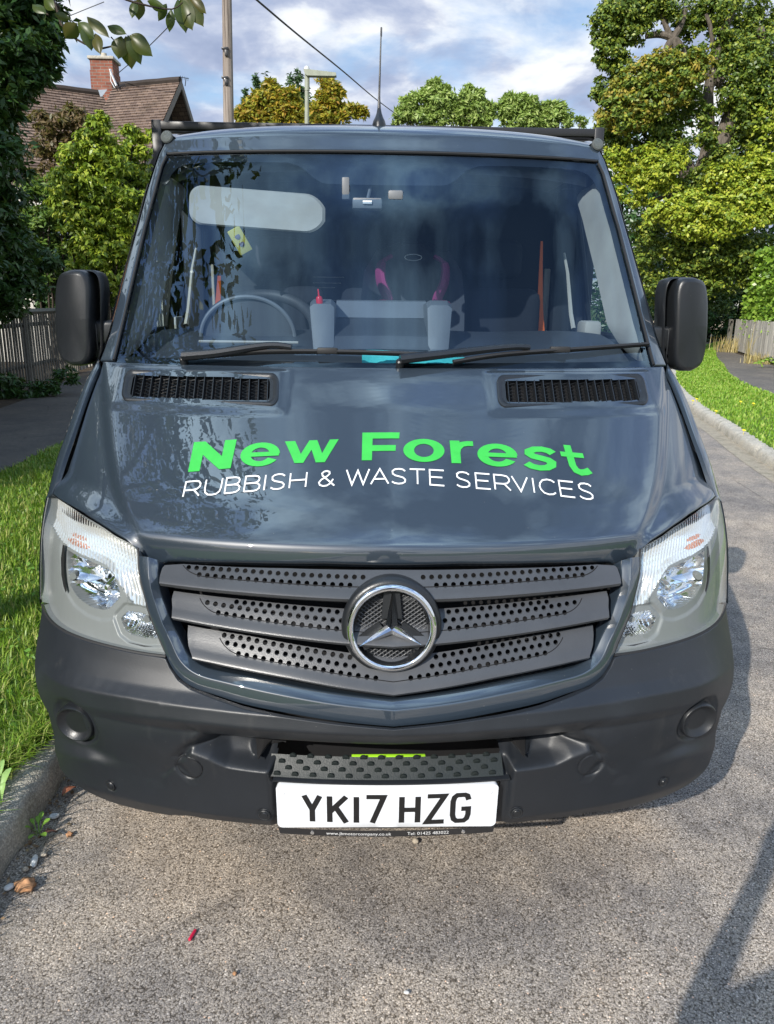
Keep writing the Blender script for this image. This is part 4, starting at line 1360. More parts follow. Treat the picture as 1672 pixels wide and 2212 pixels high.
for sg in (-1, 1):
    pg = [(.262,.556),(.30,.560),(.335,.570),(.362,.583),(.372,.592),(.355,.600),(.32,.606),(.262,.606)]
    dv = []
    for q0, q1 in zip(pg, pg[1:] + pg[:1]):
        for k in range(5): dv.append(Vector((sg * (q0[0] + (q1[0] - q0[0]) * k / 5), q0[1] + (q1[1] - q0[1]) * k / 5)))
    ne = len(dv)
    dv += [Vector((sg * x, z)) for x in np.arange(.27, .37, .008) for z in np.arange(.562, .603, .007) if inpoly(x, z, pg) and pdist(x, z, pg) > .004]
    res = delaunay_2d_cdt(dv, [(i, (i + 1) % ne) for i in range(ne)], [], 1, 1e-6)
    b = MB(); b.add([S(p.x, p.y, boff(p.x, p.y) + .009) for p in res[0]], [tuple(f) for f in res[2]])
    b.build('slot_blackout', M_BLACK, bumper)  # black sheet laid over the recess in place of the slot's darkness
# something lime green lying in the slot above the step
b = MB()
b.box((-.095, .040, .5545), (.080, .052, .5605), r=.001)
b.build('lime_strip', simple('lime green strip', (0.42, 0.85, 0.03), 0.5), bumper)

# ---- number plate
def plate_pt(u, v, e=0):
    x = (u - .5) * .529; z = .378 + v * .1315
    return S(x, z, .003 + e)
plate = MB()
def prow(inset, e):
    out = []
    for px, pz in rrect(.5, .5, .5 - inset, .5 - inset * 4, .03 if True else 0, 6):
        pass
    r = .012
    hx_, hz_ = .2645 - inset, .06575 - inset
    for x, z in rrect(0, .44375, hx_, hz_, r, 6): out.append(S(x, z, .003 + e))
    return out
poly = [(x, z) for x, z in rrect(-.010, .4468, .2605, .0627, .012, 6)]
vv = [Vector(p) for p in poly]; ed = [(i, (i + 1) % len(vv)) for i in range(len(vv))]
vv += [Vector((x, z)) for x in np.linspace(-.255, .235, 26) for z in np.linspace(.395, .498, 5)]
res = delaunay_2d_cdt(vv, ed, [], 1, 1e-6)
plate.add([S(p.x, p.y, .010) for p in res[0]], [tuple(f) for f in res[2]])
n = len(poly)
plate.add([S(x, z, .010) for x, z in poly] + [S(x, z, -.002) for x, z in poly], [(i, n + i, n + (i + 1) % n, (i + 1) % n) for i in range(n)])
def plate_mat():
    m, t, o = new_mat('white reflective number plate')
    co = objco(t)
    c = mixc(t, mth(t, 'MULTIPLY', noise(t, co, 14, 7, .7), .35), (.80, .83, .88), (.62, .64, .66))
    p = P(t, c, .3, coat=.6)
    t.links.new(p.outputs[0], o.inputs[0]); return m
pl = plate.build('number_plate', plate_mat(), van, sharp=40)
CH = {'Y': [[(0,1),(.5,.46),(1,1)], [(.5,.50),(.5,0)]], 'K': [[(0,0),(0,1)], [(1,1),(.05,.42)], [(.33,.62),(1,0)]], '1': [[(.5,0),(.5,1)]],
      '7': [[(0,1),(1,1),(.35,0)]], 'H': [[(0,0),(0,1)], [(1,0),(1,1)], [(0,.5),(1,.5)]], 'Z': [[(0,1),(1,1),(0,0),(1,0)]],
      'G': [[(1,.80),(.90,.96),(.74,1),(.26,1),(.08,.92),(0,.76),(0,.24),(.08,.08),(.26,0),(.74,0),(.92,.08),(1,.24),(1,.46),(.55,.46)]]}
b = MB()
W_ = .0130
for ch, x0, x1 in (('Y',281,392),('K',437,553),('1',592,625),('7',662,782),('H',879,992),('Z',1036,1156),('G',1195,1306)):
    for k, st in enumerate(CH[ch]):
        zlo, zhi = 657, 465
        def q(p):
            zx = (x0 + 7 + (x1 - x0 - 14) * p[0]) if ch != '1' else 608
            return Vector(((zx - 799) * .0003820 - .010, .4085 + p[1] * .0760))
        pts = [q(p) for p in st]
        closed_ = False
        L, Rr = stroke2d([(p.x, p.y) for p in pts], W_, 2, False, W_)
        # square the ends up to the cap height
        b.grid([[S(p.x, min(max(p.y, .4020), .4910), .0108 + .0002 * k) for p in Rr], [S(p.x, min(max(p.y, .4020), .4910), .0108 + .0002 * k) for p in L]])
b.build('registration', simple('black plate characters', (.012, .012, .013), .3, var=0), pl, sharp=0)
b = MB()
b.grid([[S(x, .3630, .0085) for x in np.linspace(-.266, .246, 40)], [S(x, .3835, .0095) for x in np.linspace(-.270, .250, 40)]])
b.build('plate_backing', M_STEEL, pl)
for x, z, r_ in ((-.2565, .488, .0065), (.229, .488, .0065), (-.188, .3725, .005), (.173, .3725, .005)):
    b = MB(); c = S(x, z, .010 if z > .4 else .009); b.lathe([(r_, 0), (r_ * .92, .002), (.001, .003)], c, (0, -1, 0), 16)
    b.build('screw', M_WHITE if z > .4 else M_CHROME, pl)
def small_text(txt, x, z, size, m, parent, off=.0102):
    cu = bpy.data.curves.new('t', 'FONT'); cu.body = txt; cu.size = size; cu.resolution_u = 3
    ob = bpy.data.objects.new('t', cu); COL.objects.link(ob)
    dg = bpy.context.evaluated_depsgraph_get(); dg.update()
    me = bpy.data.meshes.new_from_object(ob.evaluated_get(dg))
    bpy.data.objects.remove(ob); bpy.data.curves.remove(cu)
    for v in me.vertices:
        v.co = S(x + v.co.x, z + v.co.y, off)
    return link('dealer_text', me, m, parent, False)
M_TXT = simple('white print', (.75, .75, .75), .4, var=0)
small_text('www.jbmotorcompany.co.uk', -.155, .3690, .0132, M_TXT, pl)
small_text('Tel: 01425 483022', .038, .3695, .0132, M_TXT, pl)
small_text('JB Motor Company', -.05, .3870, .0035, simple('grey print', (.3, .3, .32), .4), pl, .0108)

# ---- windscreen and frame
WW = [(1.40,.828),(1.42,.826),(1.53,.822),(1.67,.816),(1.85,.807),(1.99,.789),(2.05,.780),(2.095,.764)]
def ww(z): return lin(z, WW)
def ztop(x): return 2.097 - .004 * (abs(x) / .76) ** 4
def fn_ws(u, v):
    t = 2 * u - 1
    z = 1.405 + (2.09 - 1.405) * v
    zt_ = 1.405 + (ztop(t * .764) - 1.405) * v
    return t * ww(z), zt_, -.004
panel(fn_ws, 60, 40, 1.6, .95, 0, 0).build('windscreen', M_WS, van)
ws = [o for o in bpy.data.objects if o.name == 'windscreen'][0]
b = MB()
FR = [(0,1.985),(.20,1.988),(.245,2.010),(.285,2.045),(.34,2.063),(.50,2.066),(.66,2.064),(.73,2.045),(.76,1.99)]
xx_ = np.linspace(-.76, .76, 90)
b.grid([[S(x, pinterp(abs(x), FR), -.008) for x in xx_], [S(x, ztop(x) + .002, -.008) for x in xx_]])
for sg in (-1, 1):
    zz_ = np.linspace(1.405, 2.08, 40)
    b.grid([[S(sg * ww(z), z, -.008) for z in zz_], [S(sg * (ww(z) - .028 + .012 * sm(1.55, 1.42, z)), z, -.008) for z in zz_]], flip=sg < 0)
b.grid([[S(x, 1.405, -.0085) for x in np.linspace(-.82, .82, 60)], [S(x, 1.432 + .006 * abs(x), -.0085) for x in np.linspace(-.82, .82, 60)]])
b.build('glass_border', M_FRIT, ws, sharp=0)

# A pillars, roof and cab sides
def dropz(x): return .055 * (abs(x) / .77) ** 5
def pil_out(z): return xs(z)
for sg in (-1, 1):
    def fn_p(u, v, sg=sg):
        z = 1.418 + (2.150 - 1.418) * v
        if sg < 0: u = 1 - u
        xi = (ww(min(z, 2.095)) + .004) if z < 2.095 else .768 - (z - 2.095) * .1
        xo = xs(z) - .004
        x = xi + (xo - xi) * u
        return sg * x, z, .004 - .004 * u
    panel(fn_p, 6, 60, .05, .9, .004, .012).build('windscreen_pillar', M_PAINT, van, sharp=50)
    b = MB()
    b.tube([S(sg * (ww(z) + .001), z, .001) for z in np.linspace(1.42, 2.085, 40)], .0045, 6)
    b.build('screen_seal', M_RUB, van)
# roof
RP = [(2.100, None, 0.0), (2.108, None, .004), (2.125, None, .004), (2.150, None, .003), (2.170, None, .002)]
def roof_pt(x, s):
    """s 0..1: header face, 1..2: over the crest, 2..3 back"""
    d = .030 * (abs(x) / .76) ** 3
    if s <= 1:
        z = 2.100 - .004 * (abs(x) / .76) ** 4 + .062 * s - d * s * .5
        e = -.006 if s == 0 else .004
        return S(x, z, e)
    p = S(x, 2.162 - .004 * (abs(x) / .76) ** 4 - d * .5, .004)
    q = s - 1
    prof = [(0, 0, 0), (.15, .020, .015), (.35, .055, .032), (.6, .12, .050), (1.0, .25, .063), (2.0, .80, .070)]
    dy = pinterp(q, [(a, b_) for a, b_, c in prof]); dz = pinterp(q, [(a, c) for a, b_, c in prof])
    return p + Vector((0, dy, dz - d * min(1, q) * .8))
b = MB()
ss = [0, .02, .1, .3, .6, .85, 1.0, 1.08, 1.15, 1.25, 1.35, 1.5, 1.7, 2.0, 2.3, 2.7, 3.0]
xr_ = [(-.772 + 1.544 * i / 80) for i in range(81)]
rows = [[roof_pt(x, s) for x in xr_] for s in ss]
b.grid(rows)
b.build('roof', M_PAINT, van, sharp=40)
b = MB()
b.tube([S(x, 2.0985 - .004 * (abs(x) / .76) ** 4, .0) for x in np.linspace(-.765, .765, 60)], .0045, 6)
b.build('screen_seal', M_RUB, van)
# corner pieces with clear marker lamps
for sg in (-1, 1):
    b = MB()
    c = S(sg * .775, 2.150, .0)
    rows = []
    for k in range(9):
        t = k / 8
        y = c.y - .01 + t * .75
        rows.append([Vector((sg * (.758 + .004 * math.sin(a)) + sg * .022 * math.cos(a), y, 2.142 + .022 * math.sin(a) + .028 * min(1, t * 6) + (.05 * t if 0 else 0))) for a in np.linspace(-PI / 2, PI, 9)])
    b.grid(rows, flip=sg > 0)
    b.build('roof_gutter', M_PAINT, van)
    ml = empty('marker_lamp', (0, 0, 0), parent=van)
    cc = S(sg * .768, 2.146, .016)
    b = MB(); b.lathe([(.017, -.03), (.021, -.01), (.022, .0), (.0185, .004)], cc, (sg * .15, -1, .25), 24)
    b.build('lamp_body', simple('dull lamp body', (.10, .11, .11), .85, spec=.08), ml)
    b = MB(); b.lathe([(.0175, .0), (.017, .005), (.012, .0085), (.001, .010)], cc, (sg * .15, -1, .25), 24)
    b.build('lamp_lens', M_LENS, ml)
    b = MB(); b.lathe([(.0165, .001), (.010, -.006), (.001, -.008)], cc, (sg * .15, -1, .25), 24)
    b.build('lamp_reflector', simple('dull lamp inner', (.20, .23, .23), .9, spec=.05), ml)
# antenna
b = MB()
p = Vector((-.017, 1.53, 2.214))
b.lathe([(.034, -.02), (.034, .008), (.029, .022), (.021, .034), (.013, .050), (.009, .066), (.001, .07)], p, (0, .15, 1), 20, sx=.75)
b.tube([p + Vector((0, .01, .055)), p + Vector((.0, .02, .11)), p + Vector((.006, .06, .335))], [.007, .004, .0022], 8)
b.lathe([(.0035, 0), (.0035, .03), (.001, .032)], p + Vector((.006, .06, .315)), (.02, .15, 1), 8)
b.build('aerial', M_TRIM, van)

# cab sides
WIN = [(1.02, 1.475), (1.98, 1.475), (1.98, 1.99), (1.52, 2.02), (1.40, 1.99)]      # side window opening (y, z)
def side_pt(y, z, sg):
    y0 = Fy(xs(z), z) + .012
    t = sm(0, .5, (y - y0) / .5)
    x = xs(z) + .004 + (lin(z, XD) - xs(z)) * t
    return Vector((sg * x, y, z))
for sg in (-1, 1):
    b = MB()
    zs_ = list(np.linspace(.36, 2.16, 91))
    rows = []
    for z in zs_:
        y0 = Fy(xs(z) - .002, z) + (.010 if z > 1.07 else (.004 if z > .79 else .30))
        rw = [side_pt(y0 + (2.12 - y0) * i / 70, z, sg) for i in range(71)]
        if z > 1.075 and z < 1.42:
            w0 = lin(z, WGAP) + .0035
            rw = [S(sg * w0, z, -.014), S(sg * w0, z, -.002)] + [S(sg * (w0 + (xs(z) - w0) * k), z, 0) for k in (.2, .5, .8, .95)] + rw
        else: rw = [rw[0]] * 6 + rw
        rows.append(rw)
    def sk(i, j):
        p = (rows[j][i] + rows[j + 1][i + 1]) / 2
        if inpoly(p.y, p.z, WIN): return False
        if (p.y - .83) ** 2 + (p.z - .36) ** 2 < .40 ** 2: return False
        return True
    b.grid(rows, keep=sk, flip=sg < 0)
    for sy in (1.06, 2.0):
        b.tube([side_pt(sy + (.0 if z < 1.42 else (z - 1.42) * .55 * (1 if sy < 1.5 else 0)), z, sg) + Vector((sg * .001, 0, 0)) for z in np.linspace(.5, 1.42 if sy < 1.5 else 2.05, 24)], .004, 5, mi=1)
    b.box((sg * .985 - .012, 1.78, 1.17), (sg * .985 + .014, 1.93, 1.21), mi=1, r=.008)
    b.build('cab_side', [M_PAINT, M_RUB], van, sharp=40)
    b = MB()
    b.grid([[side_pt(y, z, sg) - Vector((sg * .008, 0, 0)) for y in np.linspace(1.0 + max(0, z - 1.45) * .72, 2.0, 12)] for z in np.linspace(1.45, 2.03, 8)])
    b.build('side_window', M_SIDEG, van)
    b = MB()
    pw = [Vector((0, y, z)) for y, z in WIN]
    loop = []
    for k in range(len(pw)):
        q0, q1 = pw[k], pw[(k + 1) % len(pw)]
        for m_ in range(10):
            w_p = q0.lerp(q1, m_ / 10); loop.append(side_pt(w_p.y, w_p.z, sg))
    b.tube(loop, .012, 6, closed=True)
    b.build('window_seal', M_RUB, van)

# ---- wipers
def wiper(arm, blade, blade_w):
    r_ = empty('wiper', (0, 0, 0), parent=van)
    b = MB()
    pa = [S(x, z, o) for x, z, o in arm]
    pa = catmull(pa, 24)
    b.tube(pa, [.021 - .008 * i / 23 for i in range(24)], 8, flat=.7)
    b.lathe([(.012, -.03), (.012, -.006), (.008, -.002), (.001, -.001)], pa[0], (0, -.5, .85), 16)
    b.build('wiper_arm', M_TRIM, r_)
    b = MB()
    pb = catmull([S(x, z, .012) for x, z in blade], 30)
    b.tube(pb, .0085, 6, flat=.7)
    b.tube([p - (S(0, 1.45, .01) - S(0, 1.45, 0)).normalized() * .009 for p in pb], .003, 5)
    m_ = pb[len(pb) // 2]
    b.box(m_ - Vector((.03, .010, .008)), m_ + Vector((.03, .010, .010)), r=.004)
    b.build('wiper_blade', M_RUB, r_)
wiper([(-.598, 1.424, .02), (-.50, 1.434, .020), (-.35, 1.456, .022), (-.28, 1.455, .018)], [(-.545, 1.430), (-.35, 1.447), (-.1, 1.449), (.17, 1.442)], 1)
wiper([(.035, 1.424, .02), (.15, 1.437, .020), (.35, 1.457, .022), (.42, 1.460, .018)], [(.19, 1.424), (.35, 1.446), (.6, 1.462), (.815, 1.474)], 1)
# cowl under the wipers
b = MB()
b.grid([[S(x, 1.398, -.012) for x in np.linspace(-.84, .84, 50)], [S(x, 1.424, -.012) for x in np.linspace(-.84, .84, 50)]])
b.build('cowl', M_TRIM, van)

# ---- door mirrors
def mirror(sg):
    root = empty('door_mirror', (0, 0, 0), parent=van)
    # outer face corners measured on the van
    cx, cy, cz, hx, hz = sg * .995, .97, 1.537, .066, .148
    b = MB()
    rows = []
    sects = [(0.0, .80, .90), (.004, .90, .955), (.012, .965, .985), (.026, 1.0, 1.0), (.050, 1.03, 1.01), (.085, 1.05, 1.0), (.12, 1.03, .97)]
    for d, kx, kz in sects:
        row = []
        for k in range(48):
            a = 2 * PI * k / 48
            c_, s_ = math.cos(a), math.sin(a)
            e = 2 / 4.6
            ex = abs(c_) ** e * (1 if c_ > 0 else -1); ez = abs(s_) ** e * (1 if s_ > 0 else -1)
            x = ex * hx * kx; z = ez * hz * kz
            y = cy + d - .020 * (1 - (ex ** 2)) - .012 * (1 - ez ** 2) + .05 * (x / hx) * sg * .55 + .012
            # bottom is chamfered towards the outside, inner side leans
            z += (.022 if z < 0 else -.012) * max(0, x * sg / hx) * (1 if abs(ez) > .6 else .5)
            row.append(Vector((cx + x + sg * (-.012) * (z / hz), y, cz + z)))
        rows.append(row + [row[0]])
    cen = Vector((cx, cy - .010, cz))
    n = 49
    b.grid(rows, flip=True)
    # face cap
    rings = []
    for s_ in (1.0, .94, .85, .72, .58, .42, .26, .1, .01):
        rings.append([cen + Vector(((p.x - cen.x) * s_, (p.y - cen.y) * s_ ** 2.2 + (.05 * .55 * (p.x - cen.x) * sg / hx) * (s_ - s_ ** 2.2), (p.z - cen.z) * s_)) for p in rows[0]])
    b.grid(rings, flip=False)
    b.build('mirror_housing', M_TRIM, root, sharp=60)
    # inboard shell behind, a little taller, with a seam
    b = MB()
    rows = []
    for d, kx, kz in ((.030, .93, .97), (.034, 1.0, 1.0), (.08, 1.0, 1.0), (.12, .96, .98), (.125, .8, .9)):
        row = []
        for k in range(40):
            a = 2 * PI * k / 40
            c_, s_ = math.cos(a), math.sin(a); e = 2 / 5
            ex = abs(c_) ** e * (1 if c_ > 0 else -1); ez = abs(s_) ** e * (1 if s_ > 0 else -1)
            row.append(Vector((cx - sg * .022 + ex * (hx + .004) * kx - sg * .012 * ez, cy + d + .03 * ex * sg * .5, cz + .003 + ez * hz * .99 * kz)))
        rows.append(row + [row[0]])
    b.grid(rows, flip=True)
    b.build('mirror_shell', M_TRIM, root, sharp=60)
    b = MB()
    b.grid([[Vector((cx + sx * .055, cy + .128, cz + k * .13)) for sx in (-1, 1)] for k in (-1, 0, 1)])
    b.build('mirror_glass', M_CHROME, root)
    b = MB()
    b.box((min(sg * .86, sg * .96), .995, 1.455), (max(sg * .86, sg * .96), 1.075, 1.532), r=.014, seg=3)
    b.box((min(sg * .87, sg * .975), 1.01, 1.408), (max(sg * .87, sg * .975), 1.065, 1.46), r=.010, seg=2)
    b.box((min(sg * .925, sg * .931), .992, 1.44), (max(sg * .925, sg * .931), .996, 1.52), r=.002)
    b.build('mirror_arm', M_TRIM, root)
mirror(-1); mirror(1)

# ---- cabin
b = MB()
rows = []
for (y, z) in ((.78, 1.405), (.90, 1.437), (1.00, 1.468), (1.12, 1.492), (1.24, 1.506), (1.29, 1.500), (1.31, 1.46), (1.33, 1.0)):
    rows.append([Vector((x, y + .12 * x * x, z - .018 * (abs(x) / .8) ** 4 + (0.006 * math.cos(x * 9) if y > .95 else 0))) for x in np.linspace(-.80, .80, 60)])
b.grid(rows)
b.tube([(-.60, .985, 1.470), (-.28, .965, 1.470)], .0045, 6, mi=1)  # pale strip standing in for a reflection on the dash top
dash = b.build('dashboard', [M_DASH, M_PALE], van, sharp=40)
for sg, xa, xb in ((-1, -.245, -.165), (1, .135, .215)):
    b = MB()
    prof = [(.90, 1.44), (.93, 1.455), (1.00, 1.59), (1.06, 1.605), (1.20, 1.60), (1.26, 1.52), (1.26, 1.42)]
    for k in range(len(prof) - 1):
        pass
    vs_ = []
    for x, ins in ((xa, .0), (xa + .012, .006), (xb - .012, .006), (xb, .0)):
        vs_.append([Vector((x + ((.11 * (1.60 - z) * -sg) if abs(x) > .19 else 0), y + ins * 0, z - (0.010 if ins == 0 else 0))) for y, z in prof])
    b.grid(vs_)
    b.add(vs_[0] , [tuple(range(len(prof)))]); b.add(vs_[-1], [tuple(range(len(prof)))])
    b.build('storage_pod', M_DASHL, van, sharp=30)
b = MB()
rows = []
for (y, z) in ((.93, 1.45), (.96, 1.49), (1.04, 1.515), (1.10, 1.530), (1.17, 1.545), (1.24, 1.54), (1.25, 1.40)):
    rows.append([Vector((x, y, z + .004 * math.cos(x * 8))) for x in np.linspace(-.17, .15, 20)])
b.grid(rows)
b.build('dashboard_top', M_DASH, van, sharp=30)
b = MB()
b.grid([[Vector((x, 1.155, 1.546)) for x in np.linspace(-.165, .145, 12)], [Vector((x, 1.20, 1.600)) for x in np.linspace(-.165, .145, 12)], [Vector((x, 1.235, 1.604)) for x in np.linspace(-.165, .145, 12)]])
b.build('pod_rim', M_DASHL, van)
# instrument hood and wheel
b = MB()
rows = []
for (dy, k) in ((0, .97), (.006, 1.0), (.03, 1.0), (.10, .9), (.16, .7)):
    rows.append([Vector((-.462 + .158 * k * math.cos(a), 1.12 + dy, 1.475 + .135 * k * math.sin(a))) for a in np.linspace(0, PI, 30)])
b.grid(rows)
b.tube([Vector((-.462 + .158 * math.cos(a), 1.118, 1.475 + .135 * math.sin(a))) for a in np.linspace(0, PI, 40)], .007, 8, mi=1)
b.grid([[Vector((-.462 + r_ * math.cos(a), 1.125, 1.475 + r_ * .87 * math.sin(a))) for a in np.linspace(0, PI, 30)] for r_ in (.15, .01)], 0)
b.build('instrument_hood', [M_DASH, M_DASHL], van)
sw = empty('steering_wheel', (0, 0, 0), parent=van)
ctr = Vector((-.455, 1.36, 1.490)); tax = Vector((0, -.62, .78)).normalized()
u2 = Vector((1, 0, 0)); w2 = u2.cross(tax); w2 = w2 if w2.z > 0 else -w2
b = MB()
b.tube([ctr + (u2 * math.cos(a) + w2 * math.sin(a) * 1.02) * .205 for a in np.linspace(0, 2 * PI, 61)[:-1]], .021, 10, closed=True)
b.build('wheel_rim', M_DASH, sw, sharp=0)
b = MB()
for a in (0, PI, -PI / 2): b.tube([ctr, ctr + (u2 * math.cos(a) + w2 * math.sin(a)) * .2], [.03, .013], 8, flat=.5)
b.lathe([(.07, -.02), (.07, .01), (.05, .02), (.001, .022)], ctr, tax * -1, 24)
b.build('wheel_hub', M_DASH, sw)
# headlining, visor, pillars trims
b = MB()
rows = []
for (y, dz) in ((1.37, -.07), (1.385, -.03), (1.42, -.015), (1.6, -.01), (2.08, -.01)):
    rows.append([Vector((x, y + .13 * x * x, 2.11 + dz - .03 * (abs(x) / .75) ** 4)) for x in np.linspace(-.74, .74, 40)])
b.grid(rows)
b.build('headlining', simple('grey blue headlining', (.14, .15, .17), .85), van)
b = MB()
vis = rrect(0, 0, .225, .066, .045, 8)
vis = [(x + (.03 * (1 - abs(z) / .066) if x > .15 else 0), z) for x, z in vis]
def vpt(x, z, e): return Vector((-.452 + x, 1.315 + .30 * (z) - e, 1.905 + z - .06 * x * 1.0))
n = len(vis)
front = [vpt(x * .96, z * .93, .012) for x, z in vis]; edge = [vpt(x, z, .004) for x, z in vis]; back = [vpt(x * .96, z * .93, -.008) for x, z in vis]
b.add(front + edge + back, [tuple(range(n))] + [(i, n + i, n + (i + 1) % n, (i + 1) % n) for i in range(n)] + [(n + i, 2 * n + i, 2 * n + (i + 1) % n, n + (i + 1) % n) for i in range(n)] + [tuple(range(2 * n, 3 * n))[::-1]])
b.build('sun_visor', M_PALE, van)
XI = [(1.43,.77),(1.47,.735),(1.53,.705),(1.69,.700),(1.90,.685),(1.98,.672),(2.01,.690),(2.03,.73)]
for sg in (-1, 1):
    b = MB(); zz_ = np.linspace(1.43, 2.03, 40)
    k_ = .5
    rows = [[S(sg * (ww(z) - .018), z, -.02) for z in zz_], [S(sg * (lin(z, XI) + .5 * (ww(z) - lin(z, XI))), z, -.05) for z in zz_], [S(sg * lin(z, XI), z, -.065) for z in zz_], [S(sg * (lin(z, XI) + .02), z, -.13) for z in zz_]] if 0 else [[S(sg * (ww(z) - .020), z, -.015) for z in zz_], [S(sg * (ww(z) - .020), z, -.015).lerp(Vector((sg * (lin(z, XI) + .055), Fy(lin(z, XI), z) + .22, z)), k_) for z in zz_], [Vector((sg * (lin(z, XI) + .055), Fy(lin(z, XI), z) + .22, z)) for z in zz_], [Vector((sg * (lin(z, XI) + .09), Fy(lin(z, XI), z) + .24, z)) for z in zz_]]
    b.grid(rows, flip=sg < 0)
    b.build('pillar_trim', M_PALE, van)
b = MB()
b.box((-.93, 2.05, .5), (.93, 2.09, 2.13))
b.box((-.9, 1.2, .45), (.9, 2.1, .5))
b.build('cab_rear_wall', M_CABIN, van, smooth=False)
for sg in (-1, 1):
    b = MB()
    # door inner panel and B-post trims
    b.box((min(sg * .80, sg * .90), 1.10, .6), (max(sg * .80, sg * .90), 2.04, 1.47), r=.02)
    b.box((min(sg * .77, sg * .86), 1.97, 1.3), (max(sg * .77, sg * .86), 2.045, 2.08), r=.02)
    b.build('door_trim', M_CABIN, van)
for sg in (-1, 1):
    b = MB(); b.box((min(sg * .79, sg * .80), 1.50, 1.46), (max(sg * .79, sg * .86), 1.62, 1.535), r=.015)
    b.build('door_pull', M_PALE, van); b = MB()
    b.tube([(sg * .79, 1.66, 1.50), (sg * .785, 1.70, 1.56), (sg * .765, 1.72, 1.72), (sg * .752, 1.75, 1.80)], [.010, .009, .007, .005], 6)
    b.build('grab_handle', M_PALE, van); b = MB()
    b.box((min(sg * .735, sg * .765), 2.02, 1.35), (max(sg * .735, sg * .765), 2.04, 1.75), r=.006)
    b.build('post_trim', M_PALE, van)
for sg in (-1, 1):
    b = MB()
    pts = [Vector((sg * .700, 1.945, 1.86 if sg > 0 else 1.70)), Vector((sg * .705, 1.94, 1.70 if sg > 0 else 1.63)), Vector((sg * .712, 1.93, 1.55)), Vector((sg * .735, 1.92, 1.35))]
    pts = catmull(pts, 16)
    rows = [[p + Vector((-(.006 + .016 * (i / 15)), 0, 0)) for i, p in enumerate(pts)], [p + Vector((.006 + .012 * (i / 15), .01, 0)) for i, p in enumerate(pts)]]
    b.grid(rows)
    b.grid([[p + Vector((0, .003, 0)) for p in rows[0]], [p + Vector((0, .003, 0)) for p in rows[1]]], flip=True)
    b.build('seat_belt', M_ORANGE, van)
for x0 in (-.46, .05, .48):
    st = empty('seat', (0, 0, 0), parent=van)
    b = MB(); b.box((x0 - .23, 1.60, .95), (x0 + .23, 2.0, 1.12), r=.05, seg=3); b.build('seat_cushion', M_SEAT, st)
    b = MB(); b.box((x0 - .22, 1.86, 1.05), (x0 + .22, 1.99, 1.66), r=.05, seg=3); b.build('seat_back', M_SEAT, st)
    b = MB(); b.box((x0 - .13, 1.87, 1.70), (x0 + .13, 1.97, 1.86), r=.04, seg=3)
    b.tube([(x0 - .05, 1.92, 1.62), (x0 - .05, 1.92, 1.72)], .006, 6); b.tube([(x0 + .05, 1.92, 1.62), (x0 + .05, 1.92, 1.72)], .006, 6)
    b.build('headrest', M_SEAT, st)
b = MB()
b.box((-.11, 1.20, 1.90), (-.01, 1.26, 1.935), r=.006); b.box((-.145, 1.215, 1.93), (-.12, 1.24, 2.0), r=.004); b.box((.01, 1.2, 1.93), (.06, 1.23, 1.96), r=.006)
b.tube([(-.06, 1.24, 1.93), (-.04, 1.30, 2.02)], .006, 6)
b.build('dash_camera', M_DASHL, van)
b = MB(); b.box((-.075, 1.193, 1.915), (-.045, 1.199, 1.925)); b.build('camera_label', M_WHITE, van, smooth=False)
b = MB()
for k, (w, z) in enumerate(((.10, 1.70), (.09, 1.675), (.07, 1.655), (.075, 1.60))):
    b.box((-.30, 2.03, z), (-.30 + w * 1.4, 2.05, z + .004))
b.build('wall_vent', M_PALE, van, smooth=False)

# ---- tipper body, chassis and wheels (behind the cab)
b = MB()
Y0, Y1 = 2.42, 5.7
b.box((-1.035, Y0, .98), (1.035, Y0 + .03, 2.374))
b.box((-1.06, Y0 - .02, 2.365), (1.055, Y0 + .05, 2.400), r=.004)
for sg in (-1, 1):
    xa, xb = sorted((sg * 1.02, sg * 1.065))
    b.box((xa, Y0 - .022, .95), (xb, Y0 + .05, 2.405), r=.004)
for x in (-.5, 0, .5): b.box((x - .025, Y0 - .015, 1.0), (x + .025, Y0 - .001, 2.37), r=.003)
b.tube([(-1.0, Y0 - .018, 2.355), (-.4, Y0 - .018, 2.352)], .003, 4); b.tube([(-.2, Y0 - .018, 2.353), (1.0, Y0 - .018, 2.357)], .003, 4)
b.build('headboard', M_STEEL, van, sharp=30)
for sg in (-1, 1):
    b = MB(); xa, xb = sorted((sg * 1.03, sg * 1.06))
    b.box((xa, Y0 + .06, 1.0), (xb, Y1, 2.36))
    for y in np.linspace(Y0 + .5, Y1 - .05, 6): b.box((min(xa, xb) - (.02 if sg < 0 else -.0), y - .03, 1.0), (max(xa, xb) + (.02 if sg > 0 else 0), y + .03, 2.37), r=.004)
    b.box((xa - .01, Y0 + .06, 2.36), (xb + .01, Y1, 2.395), r=.004)
    b.build('side_board', M_STEEL, van, sharp=30)
b = MB(); b.box((-1.06, Y1 + .003, 1.0), (1.06, Y1 + .035, 2.3)); b.box((-1.03, Y0 + .04, .93), (1.03, Y1, .985)); b.build('tailboard', M_STEEL, van, smooth=False)
b = MB()
for x in (-.42, .42): b.box((x - .04, .9, .52), (x + .04, 5.6, .68))
for y in (2.3, 3.4, 4.6, 5.4): b.box((-.38, y, .54), (.38, y + .08, .66))
b.box((-.35, .5, .30), (.35, 1.7, .42), r=.03)
b.build('chassis', M_STEEL, van, smooth=False)
